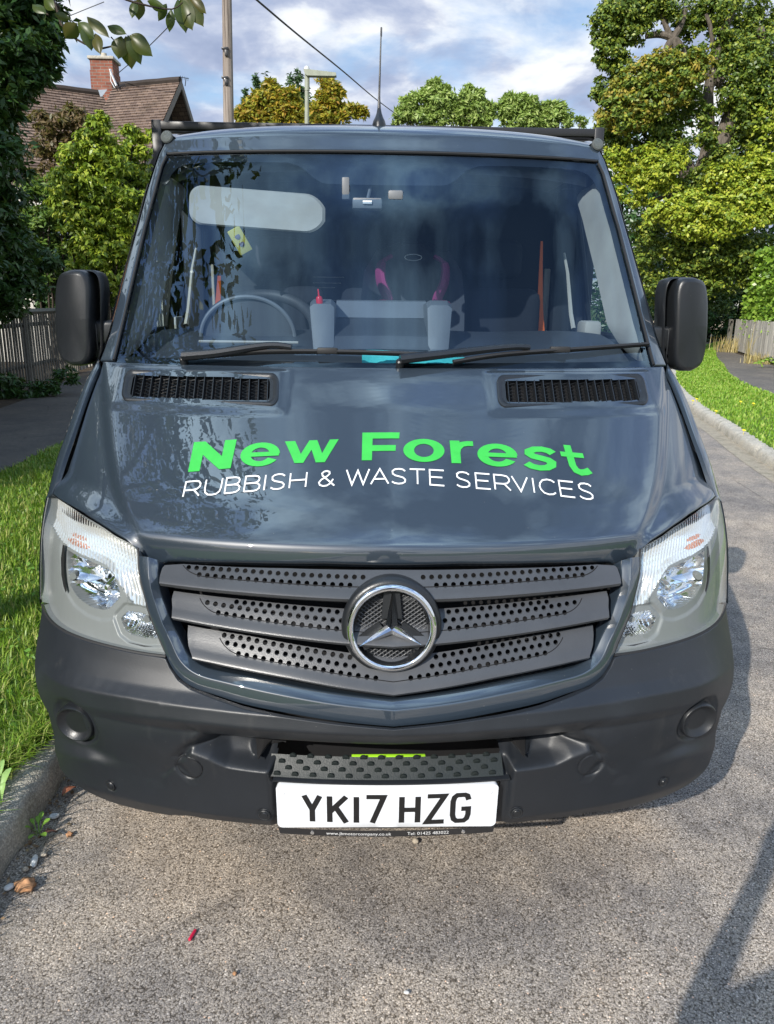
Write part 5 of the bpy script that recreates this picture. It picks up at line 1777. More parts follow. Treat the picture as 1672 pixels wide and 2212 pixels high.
def wheel(sg, y):
    w = empty('wheel', (0, 0, 0), parent=van)
    c = Vector((sg * .80, y, .345))
    b = MB(); b.lathe([(.20, -.1), (.30, -.11), (.335, -.095), (.345, -.06), (.345, .06), (.335, .095), (.30, .11), (.20, .10)], c, (sg, 0, 0), 48)
    b.build('tyre', M_RUB, w)
    b = MB(); b.lathe([(.21, -.08), (.215, .085), (.20, .09), (.17, .04), (.09, .03), (.07, .07), (.001, .075)], c, (sg, 0, 0), 40)
    for k in range(6):
        a = k * PI / 3
        b.lathe([(.010, .03), (.010, .06), (.001, .062)], c + Vector((0, math.cos(a) * .11, math.sin(a) * .11)), (sg, 0, 0), 8)
    b.build('rim', simple('grey steel wheel', (.25, .25, .26), .45, .6), w)
for sg in (-1, 1):
    wheel(sg, .83); wheel(sg, 4.5)

# ---- loose things in the cab
mb = MB()
pts = [(-.045, 0), (.0, .02), (.06, .014), (.18, .004), (.26, 0)]
n = len(pts)
lo = [S(-.062 + x * 1.0 + .02, 1.434, -.02) for x, _ in [(i * .0327 - .06, 0) for i in range(10)]]
mb = MB()
xx_ = np.linspace(-.075, .235, 16)
r0 = [Vector((x, .770 + .02 * math.sin(i), 1.412)) for i, x in enumerate(xx_)]
r1 = [Vector((x, .800, 1.452 + .007 * math.sin(x * 14 + 2.2) - .035 * max(0, x - .02))) for i, x in enumerate(xx_)]
mb.grid([r0, r1, [p + Vector((0, .0015, -.0005)) for p in r1], [p + Vector((0, .0015, 0)) for p in r0]])
tag(mb.build('paper_sheet', simple('turquoise paper', (.08, .62, .60), .8, var=.1, vscale=60)), 'turquoise paper sheet lying at the foot of the windscreen behind the wiper', 'paper')
mb = MB()
c = Vector((-.212, 1.015, 1.585))
mb.lathe([(.011, 0), (.011, .022), (.008, .028), (.003, .030), (.002, .050), (.001, .052)], c, (-.1, -.1, 1), 14)
tag(mb.build('marker_pen', simple('red pen cap', (.75, .02, .05), .35)), 'red capped pen standing in the dashboard tray', 'pen')
mb = MB()
M_ = Matrix.Translation((-.505, 1.30, 1.80)) @ Matrix.Rotation(R(-28), 4, 'Y') @ Matrix.Rotation(R(15), 4, 'X')
mb.box((-.024, -.004, -.045), (.024, .004, .045), r=.003, M=M_)
t1 = tag(mb.build('hanging_tag', simple('pale yellow tag', (.58, .52, .10), .5)), 'pale yellow tag hanging below the sun visor', 'tag')
mb = MB(); mb.tube([(-.49, 1.30, 1.84), (-.47, 1.30, 1.87)], .0015, 5); mb.build('tag_string', M_RUB, t1); mb = MB()
for dz in (-.012, .016): mb.lathe([(.010, .0045), (.008, .0055), (.001, .0056)], M_ @ Vector((0, 0, dz)), (0, -1, 0), 14)
mb.build('tag_print', simple('purple grey print', (.10, .08, .14), .5), t1)
cs = empty('child_seat', (.13, 1.80, 1.2), 'grey and magenta child car seat on the middle seat', 'child seat')
b = MB()
rows = []
for z, w, d in ((1.35, .20, .0), (1.45, .215, .0), (1.60, .215, .02), (1.72, .20, .03), (1.80, .15, .05), (1.835, .06, .07)):
    rows.append([Vector((.13 + w * math.sin(a), 1.80 + d - .10 * (abs(math.sin(a))) ** 3, z)) for a in np.linspace(-PI / 2, PI / 2, 16)])
b.grid(rows); b.grid([[p + Vector((0, .03, 0)) for p in r_] for r_ in rows], flip=True)
b.build('seat_shell', simple('mid grey seat cloth', (.07, .075, .09), .85), cs)
M_BOL = simple('purple magenta cloth', (.34, .03, .16), .8)
for sg in (-1, 1):
    b = MB(); pts = catmull([(.13 + sg * .09, 1.765, 1.78), (.13 + sg * .13, 1.75, 1.75), (.13 + sg * .13, 1.735, 1.68), (.13 + sg * .10, 1.73, 1.60), (.13 + sg * .14, 1.71, 1.585)], 20)
    b.tube(pts, [.022] * 4 + [.036] * 12 + [.034, .030, .026, .02], 8, flat=.45)
    b.build('seat_bolster', M_BOL, cs)
for sg in (-1, 1):
    b = MB(); b.sphere((.13 + sg * .125, 1.70, 1.592), .03, 14, sc=(1.0, .5, .55)); b.build('harness_pad', simple('magenta cloth', (.85, .04, .18), .7), cs)
b = MB(); b.tube([Vector((.13 + .035 * math.cos(a), 1.742, 1.775 + .012 * math.sin(a))) for a in np.linspace(0, 2 * PI, 25)[:-1]], .0018, 5, closed=True)
b.build('seat_badge', M_WHITE, cs)
# ================================================================== SURROUNDINGS
def leaf_mesh(name, clumps, size, m, parent=None, dens=1.0, droop=0.0, up=0.35, shell=.45, aspect=.36, jitter=.25):
    """clumps: (centre, (rx,ry,rz), count). Each leaf a small folded quad."""
    Ps, Ns = [], []
    for c, r, n in clumps:
        n = int(n * dens); r = np.array(r); c = np.array(c)
        k = int(min(110, max(5, n / 22)))
        d = rng.normal(size=(k, 3)); d /= np.linalg.norm(d, axis=1)[:, None]
        q = d * (shell + (1.12 - shell) * rng.random(k) ** .55 + (rng.random(k) < .12) * .28)[:, None]
        sr = rng.uniform(.09, .25, k) * (1 + jitter * .6) * (1.35 if k < 20 else 1)
        wt = rng.uniform(.15, 1, k) ** 1.6; which = rng.choice(k, n, p=wt / wt.sum())
        g_ = rng.normal(size=(n, 3)); g_ *= np.array([1, 1, .62]) * .62
        p = (q[which] + g_ * sr[which][:, None]) * r + c
        dd = g_ + q[which] * .8; dd /= np.linalg.norm(dd, axis=1)[:, None] + 1e-9
        Ps.append(p); Ns.append(dd)
    P_ = np.concatenate(Ps); D_ = np.concatenate(Ns); n = len(P_)
    nn = D_ * .8 + rng.normal(size=(n, 3)) * .42 + np.array([0, 0, up]); nn /= np.linalg.norm(nn, axis=1)[:, None]
    dr = rng.normal(size=(n, 3)); dr[:, 2] = dr[:, 2] * .6 - droop
    dr -= nn * (dr * nn).sum(1)[:, None] * (0.9 if droop < .5 else .3); dr /= np.linalg.norm(dr, axis=1)[:, None]
    sd = np.cross(dr, nn); sd /= np.linalg.norm(sd, axis=1)[:, None]
    L = (size * rng.uniform(.65, 1.3, n))[:, None]; W = L * aspect
    fold = nn * L * .10
    V = np.stack([P_, P_ + dr * L * .45 + sd * W * .5 + fold, P_ + dr * L, P_ + dr * L * .45 - sd * W * .5 + fold], 1)
    F_ = np.arange(n * 4).reshape(n, 4)
    me = np_mesh(name, V.reshape(-1, 3), F_)
    return link(name, me, m, parent, False, 0)
def bark(name, a, b_):
    m, t, o = new_mat(name)
    co = objco(t); mp_ = N(t, 'ShaderNodeMapping'); mp_.inputs['Scale'].default_value = (14, 14, 3); t.links.new(co, mp_.inputs[0])
    nz = noise(t, mp_.outputs[0], 1.0, 8, .7)
    c = ramp(t, [(.3, a), (.7, b_)], nz)
    p = P(t, c.outputs[0], .9, spec=.2); t.links.new(bump(t, nz, 1.0, .03), p.inputs['Normal'])
    t.links.new(p.outputs[0], o.inputs[0]); return m
M_BARK = bark('grey brown bark', (.05, .042, .034), (.20, .17, .14))
M_BARKD = bark('dark bark', (.03, .024, .018), (.09, .07, .055))
def limbs(mb, segs, n=8):
    for pts, r0, r1 in segs:
        q = catmull(pts, 4 * len(pts))
        mb.tube(q, [r0 + (r1 - r0) * i / (len(q) - 1) for i in range(len(q))], n)
def tree(name, label, cat, base, clumps, size, m, trunk, group=None, barkm=None, **kw):
    root = empty(name, base, label, cat, group)
    mb = MB(); limbs(mb, trunk)
    mb.build('trunk', barkm or M_BARK, root)
    leaf_mesh('crown', clumps, size, m, root, **kw)
    return root
def plant(name, label, cat, base, clumps, size, m, stems=(), group=None, barkm=None, **kw):
    root = empty(name, base, label, cat, group)
    if stems:
        mb = MB(); limbs(mb, stems, 6); mb.build('stem', barkm or M_BARKD, root)
    leaf_mesh('foliage', clumps, size, m, root, **kw)
    return root
def auto_stems(base, clumps, r=.03, k=None):
    out = []
    for c, rr_, n in clumps[:k]:
        b_ = Vector(base); c = Vector(c)
        mid = b_.lerp(c, .5) + Vector((random.uniform(-.15, .15), random.uniform(-.15, .15), .1))
        out.append(([b_, mid, c], r, r * .3))
    return out
def cl(lst, Y, mpp=None):
    """(px, py, radius px, density, dY) -> clumps at depth Y"""
    out = []
    for px, py, rp, n, dy in lst:
        c = at(px, py, Y + dy)
        s = (c - CAM).length / FPX
        r = rp * s
        out.append((tuple(c), (r, r * .9, r * .85), n))
    return out

L_DARK = leafmat('dark evergreen leaves', [(.012, .035, .008), (.022, .055, .012), (.03, .075, .018), (.05, .10, .03)], .15, .35)
L_LIME = leafmat('yellow green leaves', [(.07, .12, .015), (.15, .22, .02), (.24, .31, .03), (.34, .36, .05)], .3, .4)
L_RED = leafmat('russet leaves', [(.07, .05, .025), (.11, .07, .035), (.14, .10, .045), (.07, .08, .025)], .3)
L_MID = leafmat('mid green leaves', [(.04, .085, .015), (.07, .13, .02), (.11, .18, .03), (.15, .20, .04)], .3)
L_CON = leafmat('conifer sprays', [(.035, .075, .03), (.055, .105, .04), (.08, .14, .05)], .1, .6)
L_MAPLE = leafmat('yellow maple leaves', [(.13, .15, .02), (.26, .24, .02), (.36, .29, .03), (.34, .17, .03), (.18, .21, .03), (.24, .25, .03)], .35)
L_PALE = leafmat('pale green leaves', [(.12, .19, .04), (.19, .27, .06), (.27, .35, .10), (.34, .40, .14)], .35)
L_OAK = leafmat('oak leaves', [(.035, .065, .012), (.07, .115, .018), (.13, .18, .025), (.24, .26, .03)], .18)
L_OAKY = leafmat('turning oak leaves', [(.10, .13, .02), (.20, .19, .02), (.27, .22, .03), (.29, .21, .04), (.15, .17, .03)], .2)
L_LAUREL = leafmat('laurel leaves', [(.06, .12, .015), (.10, .19, .02), (.16, .26, .03), (.22, .32, .05)], .25, .3)
L_CHERRY = leafmat('cherry leaves', [(.035, .06, .012), (.05, .08, .015), (.08, .07, .02), (.07, .05, .025)], .3, .35)
L_DRY = leafmat('dry grass', [(.30, .24, .10), (.42, .34, .16), (.25, .22, .08)], .3)

# ---- left: tall dark hedge tree whose shade covers the footpath
base = (-6.4, 8.5, .1)
c1 = cl([(-20, 60, 90, 5200, 0), (50, 40, 60, 3600, -.2), (8, 150, 60, 3600, -.3), (66, 128, 38, 2000, -.5), (-40, 250, 64, 3000, 0), (-12, 330, 44, 2200, 0), (-20, 430, 52, 2400, .2), (10, 520, 44, 2200, .4), (-20, 600, 60, 2200, .3), (30, 610, 38, 1500, .5),
         (-120, 100, 110, 3000, -1), (-120, 300, 110, 3000, -1), (-120, 500, 110, 2600, -1), (-10, -60, 90, 3200, -.6)], 9.2)
tree('evergreen_tree', 'tall dark evergreen hanging over the footpath at the left edge of the view', 'tree', base, c1, .12, L_DARK,
     [([(-6.4, 8.5, .1), (-6.3, 8.6, 2), (-6.5, 8.8, 4.5), (-6.2, 9, 6)], .16, .05), ([(-6.4, 8.5, 1.5), (-5.8, 8.4, 3), (-5.4, 8.3, 4.6)], .08, .02)], barkm=M_BARKD, droop=.5)
# further part of the same row, beside and behind the photographer: shades path and verge
for i, (x, y, h, r) in enumerate(((-7.2, 7.9, 5.4, 1.6), (-7.0, 5.0, 5.6, 1.7), (-7.0, 1.8, 5.8, 1.8), (-7.1, -1.9, 3.3, 1.7), (-7.2, -5.2, 2.8, 1.7))):
    cs_ = []
    for k in range(9):
        z = .6 + (h - .8) * k / 8
        cs_.append(((x + random.uniform(-.3, .3), y + random.uniform(-.9, .9), z), (r * (1 - .2 * k / 8), r * 1.25, .9), 2000))
    tree('evergreen_tree', ['tall dark evergreen just behind the one at the left edge', 'tall dark evergreen nearest the left edge of the view', 'second dark evergreen out of view along the left footpath', 'third dark evergreen out of view along the left footpath', 'fourth dark evergreen out of view along the left footpath'][i],
         'tree', (x, y, .1), cs_, .20, L_DARK, [([(x, y, .1), (x + .1, y, h * .5), (x, y, h * .9)], .14, .04)], barkm=M_BARKD, group='evergreens along the left footpath')
# undergrowth along the fence
plant('ivy', 'dark ivy creeping over the weathered picket fence', 'ivy', at(30, 850, 10.2), cl([(10, 650, 40, 1300, 0), (60, 610, 34, 1100, .4), (95, 560, 34, 1000, .6), (5, 830, 30, 700, 0), (60, 850, 26, 600, .2), (100, 830, 20, 400, .3), (140, 815, 18, 260, .6), (25, 930, 30, 260, -1.5)], 10.3), .10, L_DARK, droop=.3)

# ---- shrubs beyond the fence
def shr(name, label, cat, base, lst, Y, size, m, **kw):
    c_ = cl(lst, Y)
    b_ = tuple(base)
    return plant(name, label, cat, b_, c_, size, m, auto_stems(b_, c_, .03), **kw)
gb = lambda px, Y: (at(px, 700, Y).x, Y, .12)
shr('shrub', 'tall yellow green shrub with drooping sunlit leaves in front of the house', 'shrub', gb(200, 13.6),
    [(213, 262, 20, 330, 0), (205, 305, 30, 700, 0), (170, 345, 34, 800, 0), (225, 350, 36, 900, 0), (150, 395, 34, 800, 0), (195, 410, 40, 1000, 0), (240, 415, 30, 650, 0), (135, 440, 26, 480, 0), (175, 470, 36, 900, 0), (215, 490, 34, 800, 0), (190, 530, 36, 900, 0), (235, 545, 36, 900, 0), (185, 580, 30, 700, 0), (225, 600, 36, 900, 0), (270, 470, 32, 700, 0), (265, 530, 30, 600, 0), (290, 430, 26, 500, 0)],
    13.6, .115, L_LIME, droop=1.0, aspect=.42, shell=.1, dens=1.7)
shr('shrub', 'small upright yellow green shrub against the roof left of the van', 'shrub', gb(290, 14.6),
    [(283, 285, 14, 190, 0), (285, 320, 20, 350, 0), (300, 300, 14, 160, .2), (275, 355, 24, 420, 0), (310, 330, 16, 220, 0), (320, 290, 12, 120, 0), (300, 380, 26, 500, 0)], 14.6, .11, L_LIME, droop=1.0, aspect=.42, shell=.1, dens=1.5)
shr('shrub', 'russet leaved shrub between the dark evergreen and the yellow green one', 'shrub', gb(130, 15.5),
    [(120, 265, 24, 600, 0), (160, 255, 26, 700, 0), (185, 275, 20, 420, 0), (105, 310, 30, 800, 0), (140, 320, 30, 700, 0), (90, 260, 18, 350, 0), (110, 370, 30, 600, 0), (245, 365, 26, 500, 0)], 15.5, .12, L_RED, shell=.2, droop=.4)
shr('shrub', 'dark green bush low behind the yellow green shrub', 'shrub', gb(240, 15.0),
    [(260, 400, 50, 1500, 0), (230, 440, 50, 1300, 0), (130, 500, 50, 1400, 0), (90, 560, 50, 1500, -.5), (140, 590, 44, 1200, 0), (240, 560, 50, 1300, 0), (90, 440, 40, 1000, 0), (60, 500, 46, 1200, -.5), (200, 640, 46, 1100, .5), (120, 640, 44, 1100, .3), (270, 620, 40, 900, .5), (330, 420, 40, 700, 1)], 15.0, .13, L_DARK, shell=.3)
shr('shrub', 'mixed olive bush under the russet shrub', 'shrub', gb(110, 14.2),
    [(110, 420, 30, 500, 0), (90, 480, 34, 600, 0), (120, 540, 34, 600, 0), (70, 400, 26, 400, 0), (100, 600, 30, 480, 0), (130, 470, 26, 380, 0), (270, 590, 22, 300, -.3), (250, 640, 22, 300, -.3)], 14.2, .11, L_MID, shell=.2)

# ---- weathered picket fence on the left
def wood(name, a, b_):
    m, t, o = new_mat(name)
    co = objco(t); mp_ = N(t, 'ShaderNodeMapping'); mp_.inputs['Scale'].default_value = (30, 30, 2.2); t.links.new(co, mp_.inputs[0])
    g = N(t, 'ShaderNodeNewGeometry')
    nz = noise(t, mp_.outputs[0], 1.0, 8, .7)
    c = ramp(t, [(.25, a), (.75, b_)], nz)
    v = ramp(t, [(0, (.65, .65, .65)), (1, (1.2, 1.18, 1.12))], g.outputs['Random Per Island'])
    c2 = mixc(t, 1.0, c.outputs[0], v.outputs[0], 'MULTIPLY')
    p = P(t, c2, .85, spec=.2); t.links.new(bump(t, nz, .6, .01), p.inputs['Normal'])
    t.links.new(p.outputs[0], o.inputs[0]); return m
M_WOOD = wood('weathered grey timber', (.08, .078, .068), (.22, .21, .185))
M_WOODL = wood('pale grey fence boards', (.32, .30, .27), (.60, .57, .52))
def paling_fence(label, p0, p1, h, n, m, w=.075, rails=(.3, .85), capped=False, jit=.02, top=None, hend=None):
    root = empty('fence', p0, label, 'fence')
    p0 = Vector(p0); p1 = Vector(p1); d = (p1 - p0); L = d.length; d.normalize(); nn = Vector((d.y, -d.x, 0)).normalized()
    mb = MB()
    for i in range(n):
        t = (i + .5) / n; c = p0.lerp(p1, t)
        hh = (h + ((hend or h) - h) * t) + random.uniform(-jit, jit)
        M_ = Matrix.Translation(c) @ Matrix(((d.x, nn.x, 0), (d.y, nn.y, 0), (d.z, 0, 1))).to_4x4() @ Matrix.Rotation(random.uniform(-.02, .02), 4, 'Y')
        ww_ = w * random.uniform(.85, 1.1)
        mb.box((-ww_ / 2, -.012, .02), (ww_ / 2, .012, hh), M=M_, r=.003, seg=1)
    mb.build('paling', m, root, smooth=False)
    mb = MB()
    for r_ in rails:
        mb.tube([p0 + Vector((0, 0, h * r_)) - nn * .05, p1 + Vector((0, 0, (hend or h) * r_)) - nn * .05], .035, 4)
    if capped: mb.tube([p0 + Vector((0, 0, h + .03)), p1 + Vector((0, 0, (hend or h) + .03))], .05, 4)
    mb.build('rail', m, root, smooth=False)
    mb = MB()
    k = max(2, int(L / 2.2) + 1)
    for i in range(k):
        mb = MB(); c = p0.lerp(p1, i / (k - 1)) - nn * .13
        mb.box((c.x - .05, c.y - .05, c.z - .1), (c.x + .05, c.y + .05, c.z + (h + ((hend or h) - h) * i / (k - 1)) * .97), r=.006, seg=1)
        mb.build('post', m, root, smooth=False)
    return root
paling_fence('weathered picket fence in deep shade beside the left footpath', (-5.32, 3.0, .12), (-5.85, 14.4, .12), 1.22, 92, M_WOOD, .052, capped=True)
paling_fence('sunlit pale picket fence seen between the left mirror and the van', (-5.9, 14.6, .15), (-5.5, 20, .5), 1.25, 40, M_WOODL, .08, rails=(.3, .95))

# ---- house
def tiles():
    m, t, o = new_mat('weathered brown roof tiles')
    uv = N(t, 'ShaderNodeUVMap')
    br = N(t, 'ShaderNodeTexBrick', _Scale=1.0)
    br.offset = .5; br.inputs['Brick Width'].default_value = .165; br.inputs['Row Height'].default_value = .10; br.inputs['Mortar Size'].default_value = .006
    br.inputs['Color1'].default_value = (.15, .105, .085, 1); br.inputs['Color2'].default_value = (.25, .18, .14, 1); br.inputs['Mortar'].default_value = (.05, .04, .035, 1)
    t.links.new(uv.outputs[0], br.inputs['Vector'])
    co = objco(t)
    li = ramp(t, [(.60, (1, 1, 1)), (.74, (1.5, 1.5, 1.4))], noise(t, co, 6, 8, .7))
    dk = ramp(t, [(.25, (.55, .55, .52)), (.5, (1, 1, 1))], noise(t, co, 2.2, 6, .6))
    c = mixc(t, 1.0, mixc(t, 1.0, br.outputs[0], li.outputs[0], 'MULTIPLY'), dk.outputs[0], 'MULTIPLY')
    p = P(t, c, .85, spec=.25)
    t.links.new(bump(t, noise(t, co, 20, 4), .4, .02), p.inputs['Normal'])
    t.links.new(p.outputs[0], o.inputs[0]); return m
M_TILE = tiles()
def brickmat():
    m, t, o = new_mat('red chimney brick')
    uv = N(t, 'ShaderNodeUVMap')
    br = N(t, 'ShaderNodeTexBrick', _Scale=1.0)
    br.inputs['Brick Width'].default_value = .22; br.inputs['Row Height'].default_value = .075; br.inputs['Mortar Size'].default_value = .008
    br.inputs['Color1'].default_value = (.22, .075, .05, 1); br.inputs['Color2'].default_value = (.31, .12, .08, 1); br.inputs['Mortar'].default_value = (.24, .20, .17, 1)
    t.links.new(uv.outputs[0], br.inputs['Vector'])
    c = mixc(t, .6, br.outputs[0], ramp(t, [(.3, (.5, .5, .5)), (.7, (1.2, 1.2, 1.2))], noise(t, objco(t), 5, 6)).outputs[0], 'MULTIPLY')
    p = P(t, c, .85, spec=.2); t.links.new(p.outputs[0], o.inputs[0]); return m
M_BRICK = brickmat()
def add_uv(o, fn):
    me = o.data; uvl = me.uv_layers.new(name='UVMap')
    for pl in me.polygons:
        for li in pl.loop_indices: uvl.data[li].uv = fn(me.vertices[me.loops[li].vertex_index].co, pl.normal)
def roof_plane(name, r0, r1, down, length, parent, course=.10):
    """tiled slope: ridge r0->r1, going down along `down` for `length`; every course is a real step"""
    r0, r1 = Vector(r0), Vector(r1); dn = Vector(down).normalized(); al = (r1 - r0).normalized(); nm = al.cross(dn); nm = nm if nm.z > 0 else -nm
    mb = MB(); uvs = []
    n = int(length / course); rr = random.Random(5)
    W = (r1 - r0).length; k = max(6, int(W / .35))
    for i in range(n):
        top = i * course; bot = (i + 1) * course
        ra = [r0.lerp(r1, j / k) + dn * top + nm * (.012) for j in range(k + 1)]
        wob = [rr.uniform(-.004, .004) for _ in range(k + 1)]
        rb = [r0.lerp(r1, j / k) + dn * bot + nm * (.034 + wob[j]) for j in range(k + 1)]
        rc = [p - nm * .022 for p in rb]
        mb.grid([ra, rb, rc])
    mb.grid([[r0 - nm * .03, r1 - nm * .03], [r0 + dn * length - nm * .03, r1 + dn * length - nm * .03]])
    o = mb.build(name, M_TILE, parent, smooth=False)
    add_uv(o, lambda c, n_: ((c - r0).dot(al), (c - r0).dot(dn)))
    return o
apex = at(390, 176, 20.0); rz = apex.z
house = empty('house', (-7.5, 21, .12), 'house with weathered brown tiled roof and dark boarded gable behind the shrubs', 'house')
rk = Vector((-.30, -.954, 0))                      # gable line towards the front
fr = (Vector((0, 0, -1.19)) + rk).normalized()     # down the front rake
bk_ = (Vector((0, 0, -1.45)) - rk * .9).normalized()
back_end = at(246, 192, 20.7); back_end.z = rz
roof_plane('roof', back_end, apex, fr, 4.4, house)
roof_plane('roof', apex, back_end, bk_, 4.2, house)
m0 = at(222, 201, 21.0); m0.z = rz - .12
m1 = Vector((-13.5, 17.6, rz - .12))
md = Vector((.50, -.70, -.95))
roof_plane('roof', m1, m0, md, 4.8, house)
mb = MB()
for a_, b_ in ((back_end, apex), (m1, m0)):
    n = int((b_ - a_).length / .3)
    mb.tube([a_.lerp(b_, i / max(n, 1)) + Vector((0, 0, .03 + .006 * (i % 2))) for i in range(n + 1)], .085, 8)
mb.build('ridge_tile', M_TILE, house)
mb = MB()
eo = (apex - back_end).normalized() * .03
for dd, LL in ((fr, 4.4), (bk_, 4.2)):
    a_ = apex + eo; b_ = apex + eo + dd * LL
    w_ = Vector((0, 0, -.16))
    mb.add([a_ + Vector((0, 0, .05)), b_ + Vector((0, 0, .05)), b_ + w_, a_ + w_], [(0, 1, 2, 3)])
    a2 = a_ - eo * 1.5
    mb.add([a_ + w_, b_ + w_, b_ + w_ - eo * 1.5, a2 + w_], [(0, 1, 2, 3)])
mb.build('bargeboard', simple('grey timber verge', (.20, .18, .16), .8), house, smooth=False)
# boarded gable, set back under the verge
mb = MB()
inn = (back_end - apex).normalized() * .55
for k in range(22):
    z0, z1 = .30 + .19 * k, .30 + .19 * (k + 1)
    def edge(dd, z): s_ = z / -dd.z; return apex + inn + dd * s_
    if z1 > 4.0: break
    A_, B_ = edge(fr, z0), edge(bk_, z0); C_, D_ = edge(bk_, z1), edge(fr, z1)
    o_ = -inn.normalized() * .02
    mb.add([A_, B_, C_ + o_, D_ + o_], [(0, 1, 2, 3)]); mb.add([D_ + o_, C_ + o_, C_, D_], [(0, 1, 2, 3)])
mb.build('gable', simple('dark stained boards', (.028, .026, .026), .7), house, smooth=False)
mb = MB()
wf = at(300, 300, 19.6)
M_WALL = simple('pale rendered wall', (.55, .53, .48), .85)
mb.box((-6.6, 19.3, .1), (-5.0, 19.5, 4.2)); mb.box((-12.5, 17.4, .1), (-7.4, 17.6, 4.0))
mb.build('wall', M_WALL, house, smooth=False)
mb = MB()
for i in range(4): mb.box((-6.05, 19.22, 3.4 + i * .22), (-5.25, 19.27, 3.45 + i * .22))
for x in (-6.05, -5.25): mb.box((x - .03, 19.2, 3.1), (x + .03, 19.27, 4.3))
wn = mb.build('window', simple('white window frame', (.75, .75, .75), .5), house, smooth=False)
mb = MB(); mb.box((-6.0, 19.275, 3.1), (-5.3, 19.29, 4.25)); mb.build('pane', simple('dark pane', (.03, .04, .05), .1), wn, smooth=False)
mb = MB()
for x in (-9.2, -8.7, -8.2):
    mb.box((x, 17.3, 3.2), (x + .04, 17.36, 4.3))
mb.box((-9.2, 17.3, 3.2), (-8.16, 17.36, 3.26)); mb.box((-9.2, 17.3, 4.24), (-8.16, 17.36, 4.3))
mb.build('window', simple('white window frame', (.75, .75, .75), .5), house, smooth=False)
# chimney
ct = at(225, 128, 21.9)
cw = .31
chim = MB()
chim.box((ct.x - cw, ct.y - cw, ct.z - 2.0), (ct.x + cw, ct.y + cw, ct.z - .34))
chim.box((ct.x - cw * .95, ct.y - cw * .95, ct.z - .34), (ct.x + cw * .95, ct.y + cw * .95, ct.z - .08))
ch = chim.build('chimney', M_BRICK, house, smooth=False)
add_uv(ch, lambda c, n_: ((c.x if abs(n_.y) > .5 else c.y), c.z))
mb = MB(); mb.box((ct.x - cw * 1.12, ct.y - cw * 1.12, ct.z - .08), (ct.x + cw * 1.12, ct.y + cw * 1.12, ct.z), r=.02)
mb.lathe([(.09, 0), (.08, .14), (.001, .15)], ct, (0, 0, 1), 12)
mb.build('chimney_cap', M_KERB, ch)
mb = MB()
bx = at(250, 188, 20.4)
mb.tube([at(238, 150, 20.55), at(241, 160, 20.5), at(252, 186, 20.4)], .03, 6)
mb.tube([at(238, 152, 20.5), at(240, 176, 20.5), at(248, 190, 20.4)], .012, 5)
mb.build('aerial_pole', simple('galvanised pole', (.5, .5, .5), .4, .5), ch)
mb = MB()
mb.tube([at(252, 190, 20.35), at(268, 183, 20.35)], .012, 5)
for i in range(5): mb.tube([at(254 + i * 3.4, 184 - i, 20.35), at(258 + i * 3.4, 192 - i, 20.35)], .008, 4)
mb.build('television_aerial', M_STEEL, house)
mb = MB(); a0 = at(386, 170, 20.1)
mb.tube([at(400, 186, 20.1), at(402, 168, 20.1)], .010, 4); mb.tube([at(388, 166, 20.1), at(408, 170, 20.1)], .008, 4)
for i in range(5): mb.tube([at(390 + 4 * i, 163 + i, 20.1), at(390 + 4 * i, 171 + i, 20.1)], .005, 4)
mb.build('television_aerial', M_STEEL, house)
mb = MB(); f0 = at(222, 192, 20.6)
mb.add([at(212, 194, 20.62), at(232, 193, 20.55), at(221, 208, 20.3), at(217, 209, 20.3)], [(0, 1, 2, 3)])
mb.build('lead_flashing', simple('lead sheet', (.24, .26, .28), .6), house, smooth=False)

# ---- telegraph pole, wires, street lamp
pb = at(491, 0, 19.0); 
pole = empty('telegraph_pole', (at(494, 265, 19).x, 19.0, .12), 'weathered wooden telegraph pole behind the van, left of the street lamp', 'pole')
mb = MB()
lo_, hi_ = at(494, 265, 19), at(490, -10, 19); dirp = (hi_ - lo_) / (hi_.z - lo_.z)
mb.tube([lo_ + dirp * (.0 - lo_.z), lo_, hi_, lo_ + dirp * (9.6 - lo_.z)], [.150, .128, .112, .105], 14)
def polewood():
    m, t, o = new_mat('split grey pole wood')
    co = objco(t); mp_ = N(t, 'ShaderNodeMapping'); mp_.inputs['Scale'].default_value = (26, 26, .55); t.links.new(co, mp_.inputs[0])
    nz = noise(t, mp_.outputs[0], 1.0, 8, .6)
    c = ramp(t, [(.36, (.05, .04, .035)), (.45, (.23, .19, .16)), (.7, (.36, .31, .27))], nz)
    p = P(t, c.outputs[0], .9, spec=.2); t.links.new(bump(t, nz, .8, .03), p.inputs['Normal']); t.links.new(p.outputs[0], o.inputs[0]); return m
mb.build('pole_shaft', polewood(), pole)
mb = MB()
for py in (105, 168, 284 - 4):
    mb = MB(); c = at(488, py, 18.86)
    mb.box(c - Vector((.10, .03, .02)), c + Vector((.06, .03, .03)), r=.008); mb.box(c - Vector((.03, .02, .16)), c + Vector((.05, .02, -.02)), r=.008)
    mb.build('climbing_step', M_STEEL, pole)
def wire(label, pts, r):
    mb = MB(); mb.tube(catmull(pts, 40), r, 5)
    o = mb.build('overhead_wire', M_RUB); tag(o, label, 'wire', 'overhead wires')
wire('thin overhead wire running down from the top edge to the house chimney', [at(424, -6, 17), at(350, 72, 18), at(300, 120, 19), at(253, 160, 20.3)], .010)
wire('thicker overhead wire slanting down behind the van aerial', [at(548, -6, 10), at(640, 72, 12), at(740, 153, 16), at(812, 214, 22), at(866, 254, 30)], .014)
wire('faint overhead wire at the top left behind the hanging leaves', [at(225, 4, 16), at(180, 22, 16), at(150, 34, 16), at(70, 62, 16)], .008)
lamp_root = empty('street_lamp', (at(663, 265, 24).x, 24, .1), 'grey green street lamp with a flat lantern behind the van', 'street lamp')
M_LAMP = simple('grey green lamp paint', (.30, .32, .25), .6)
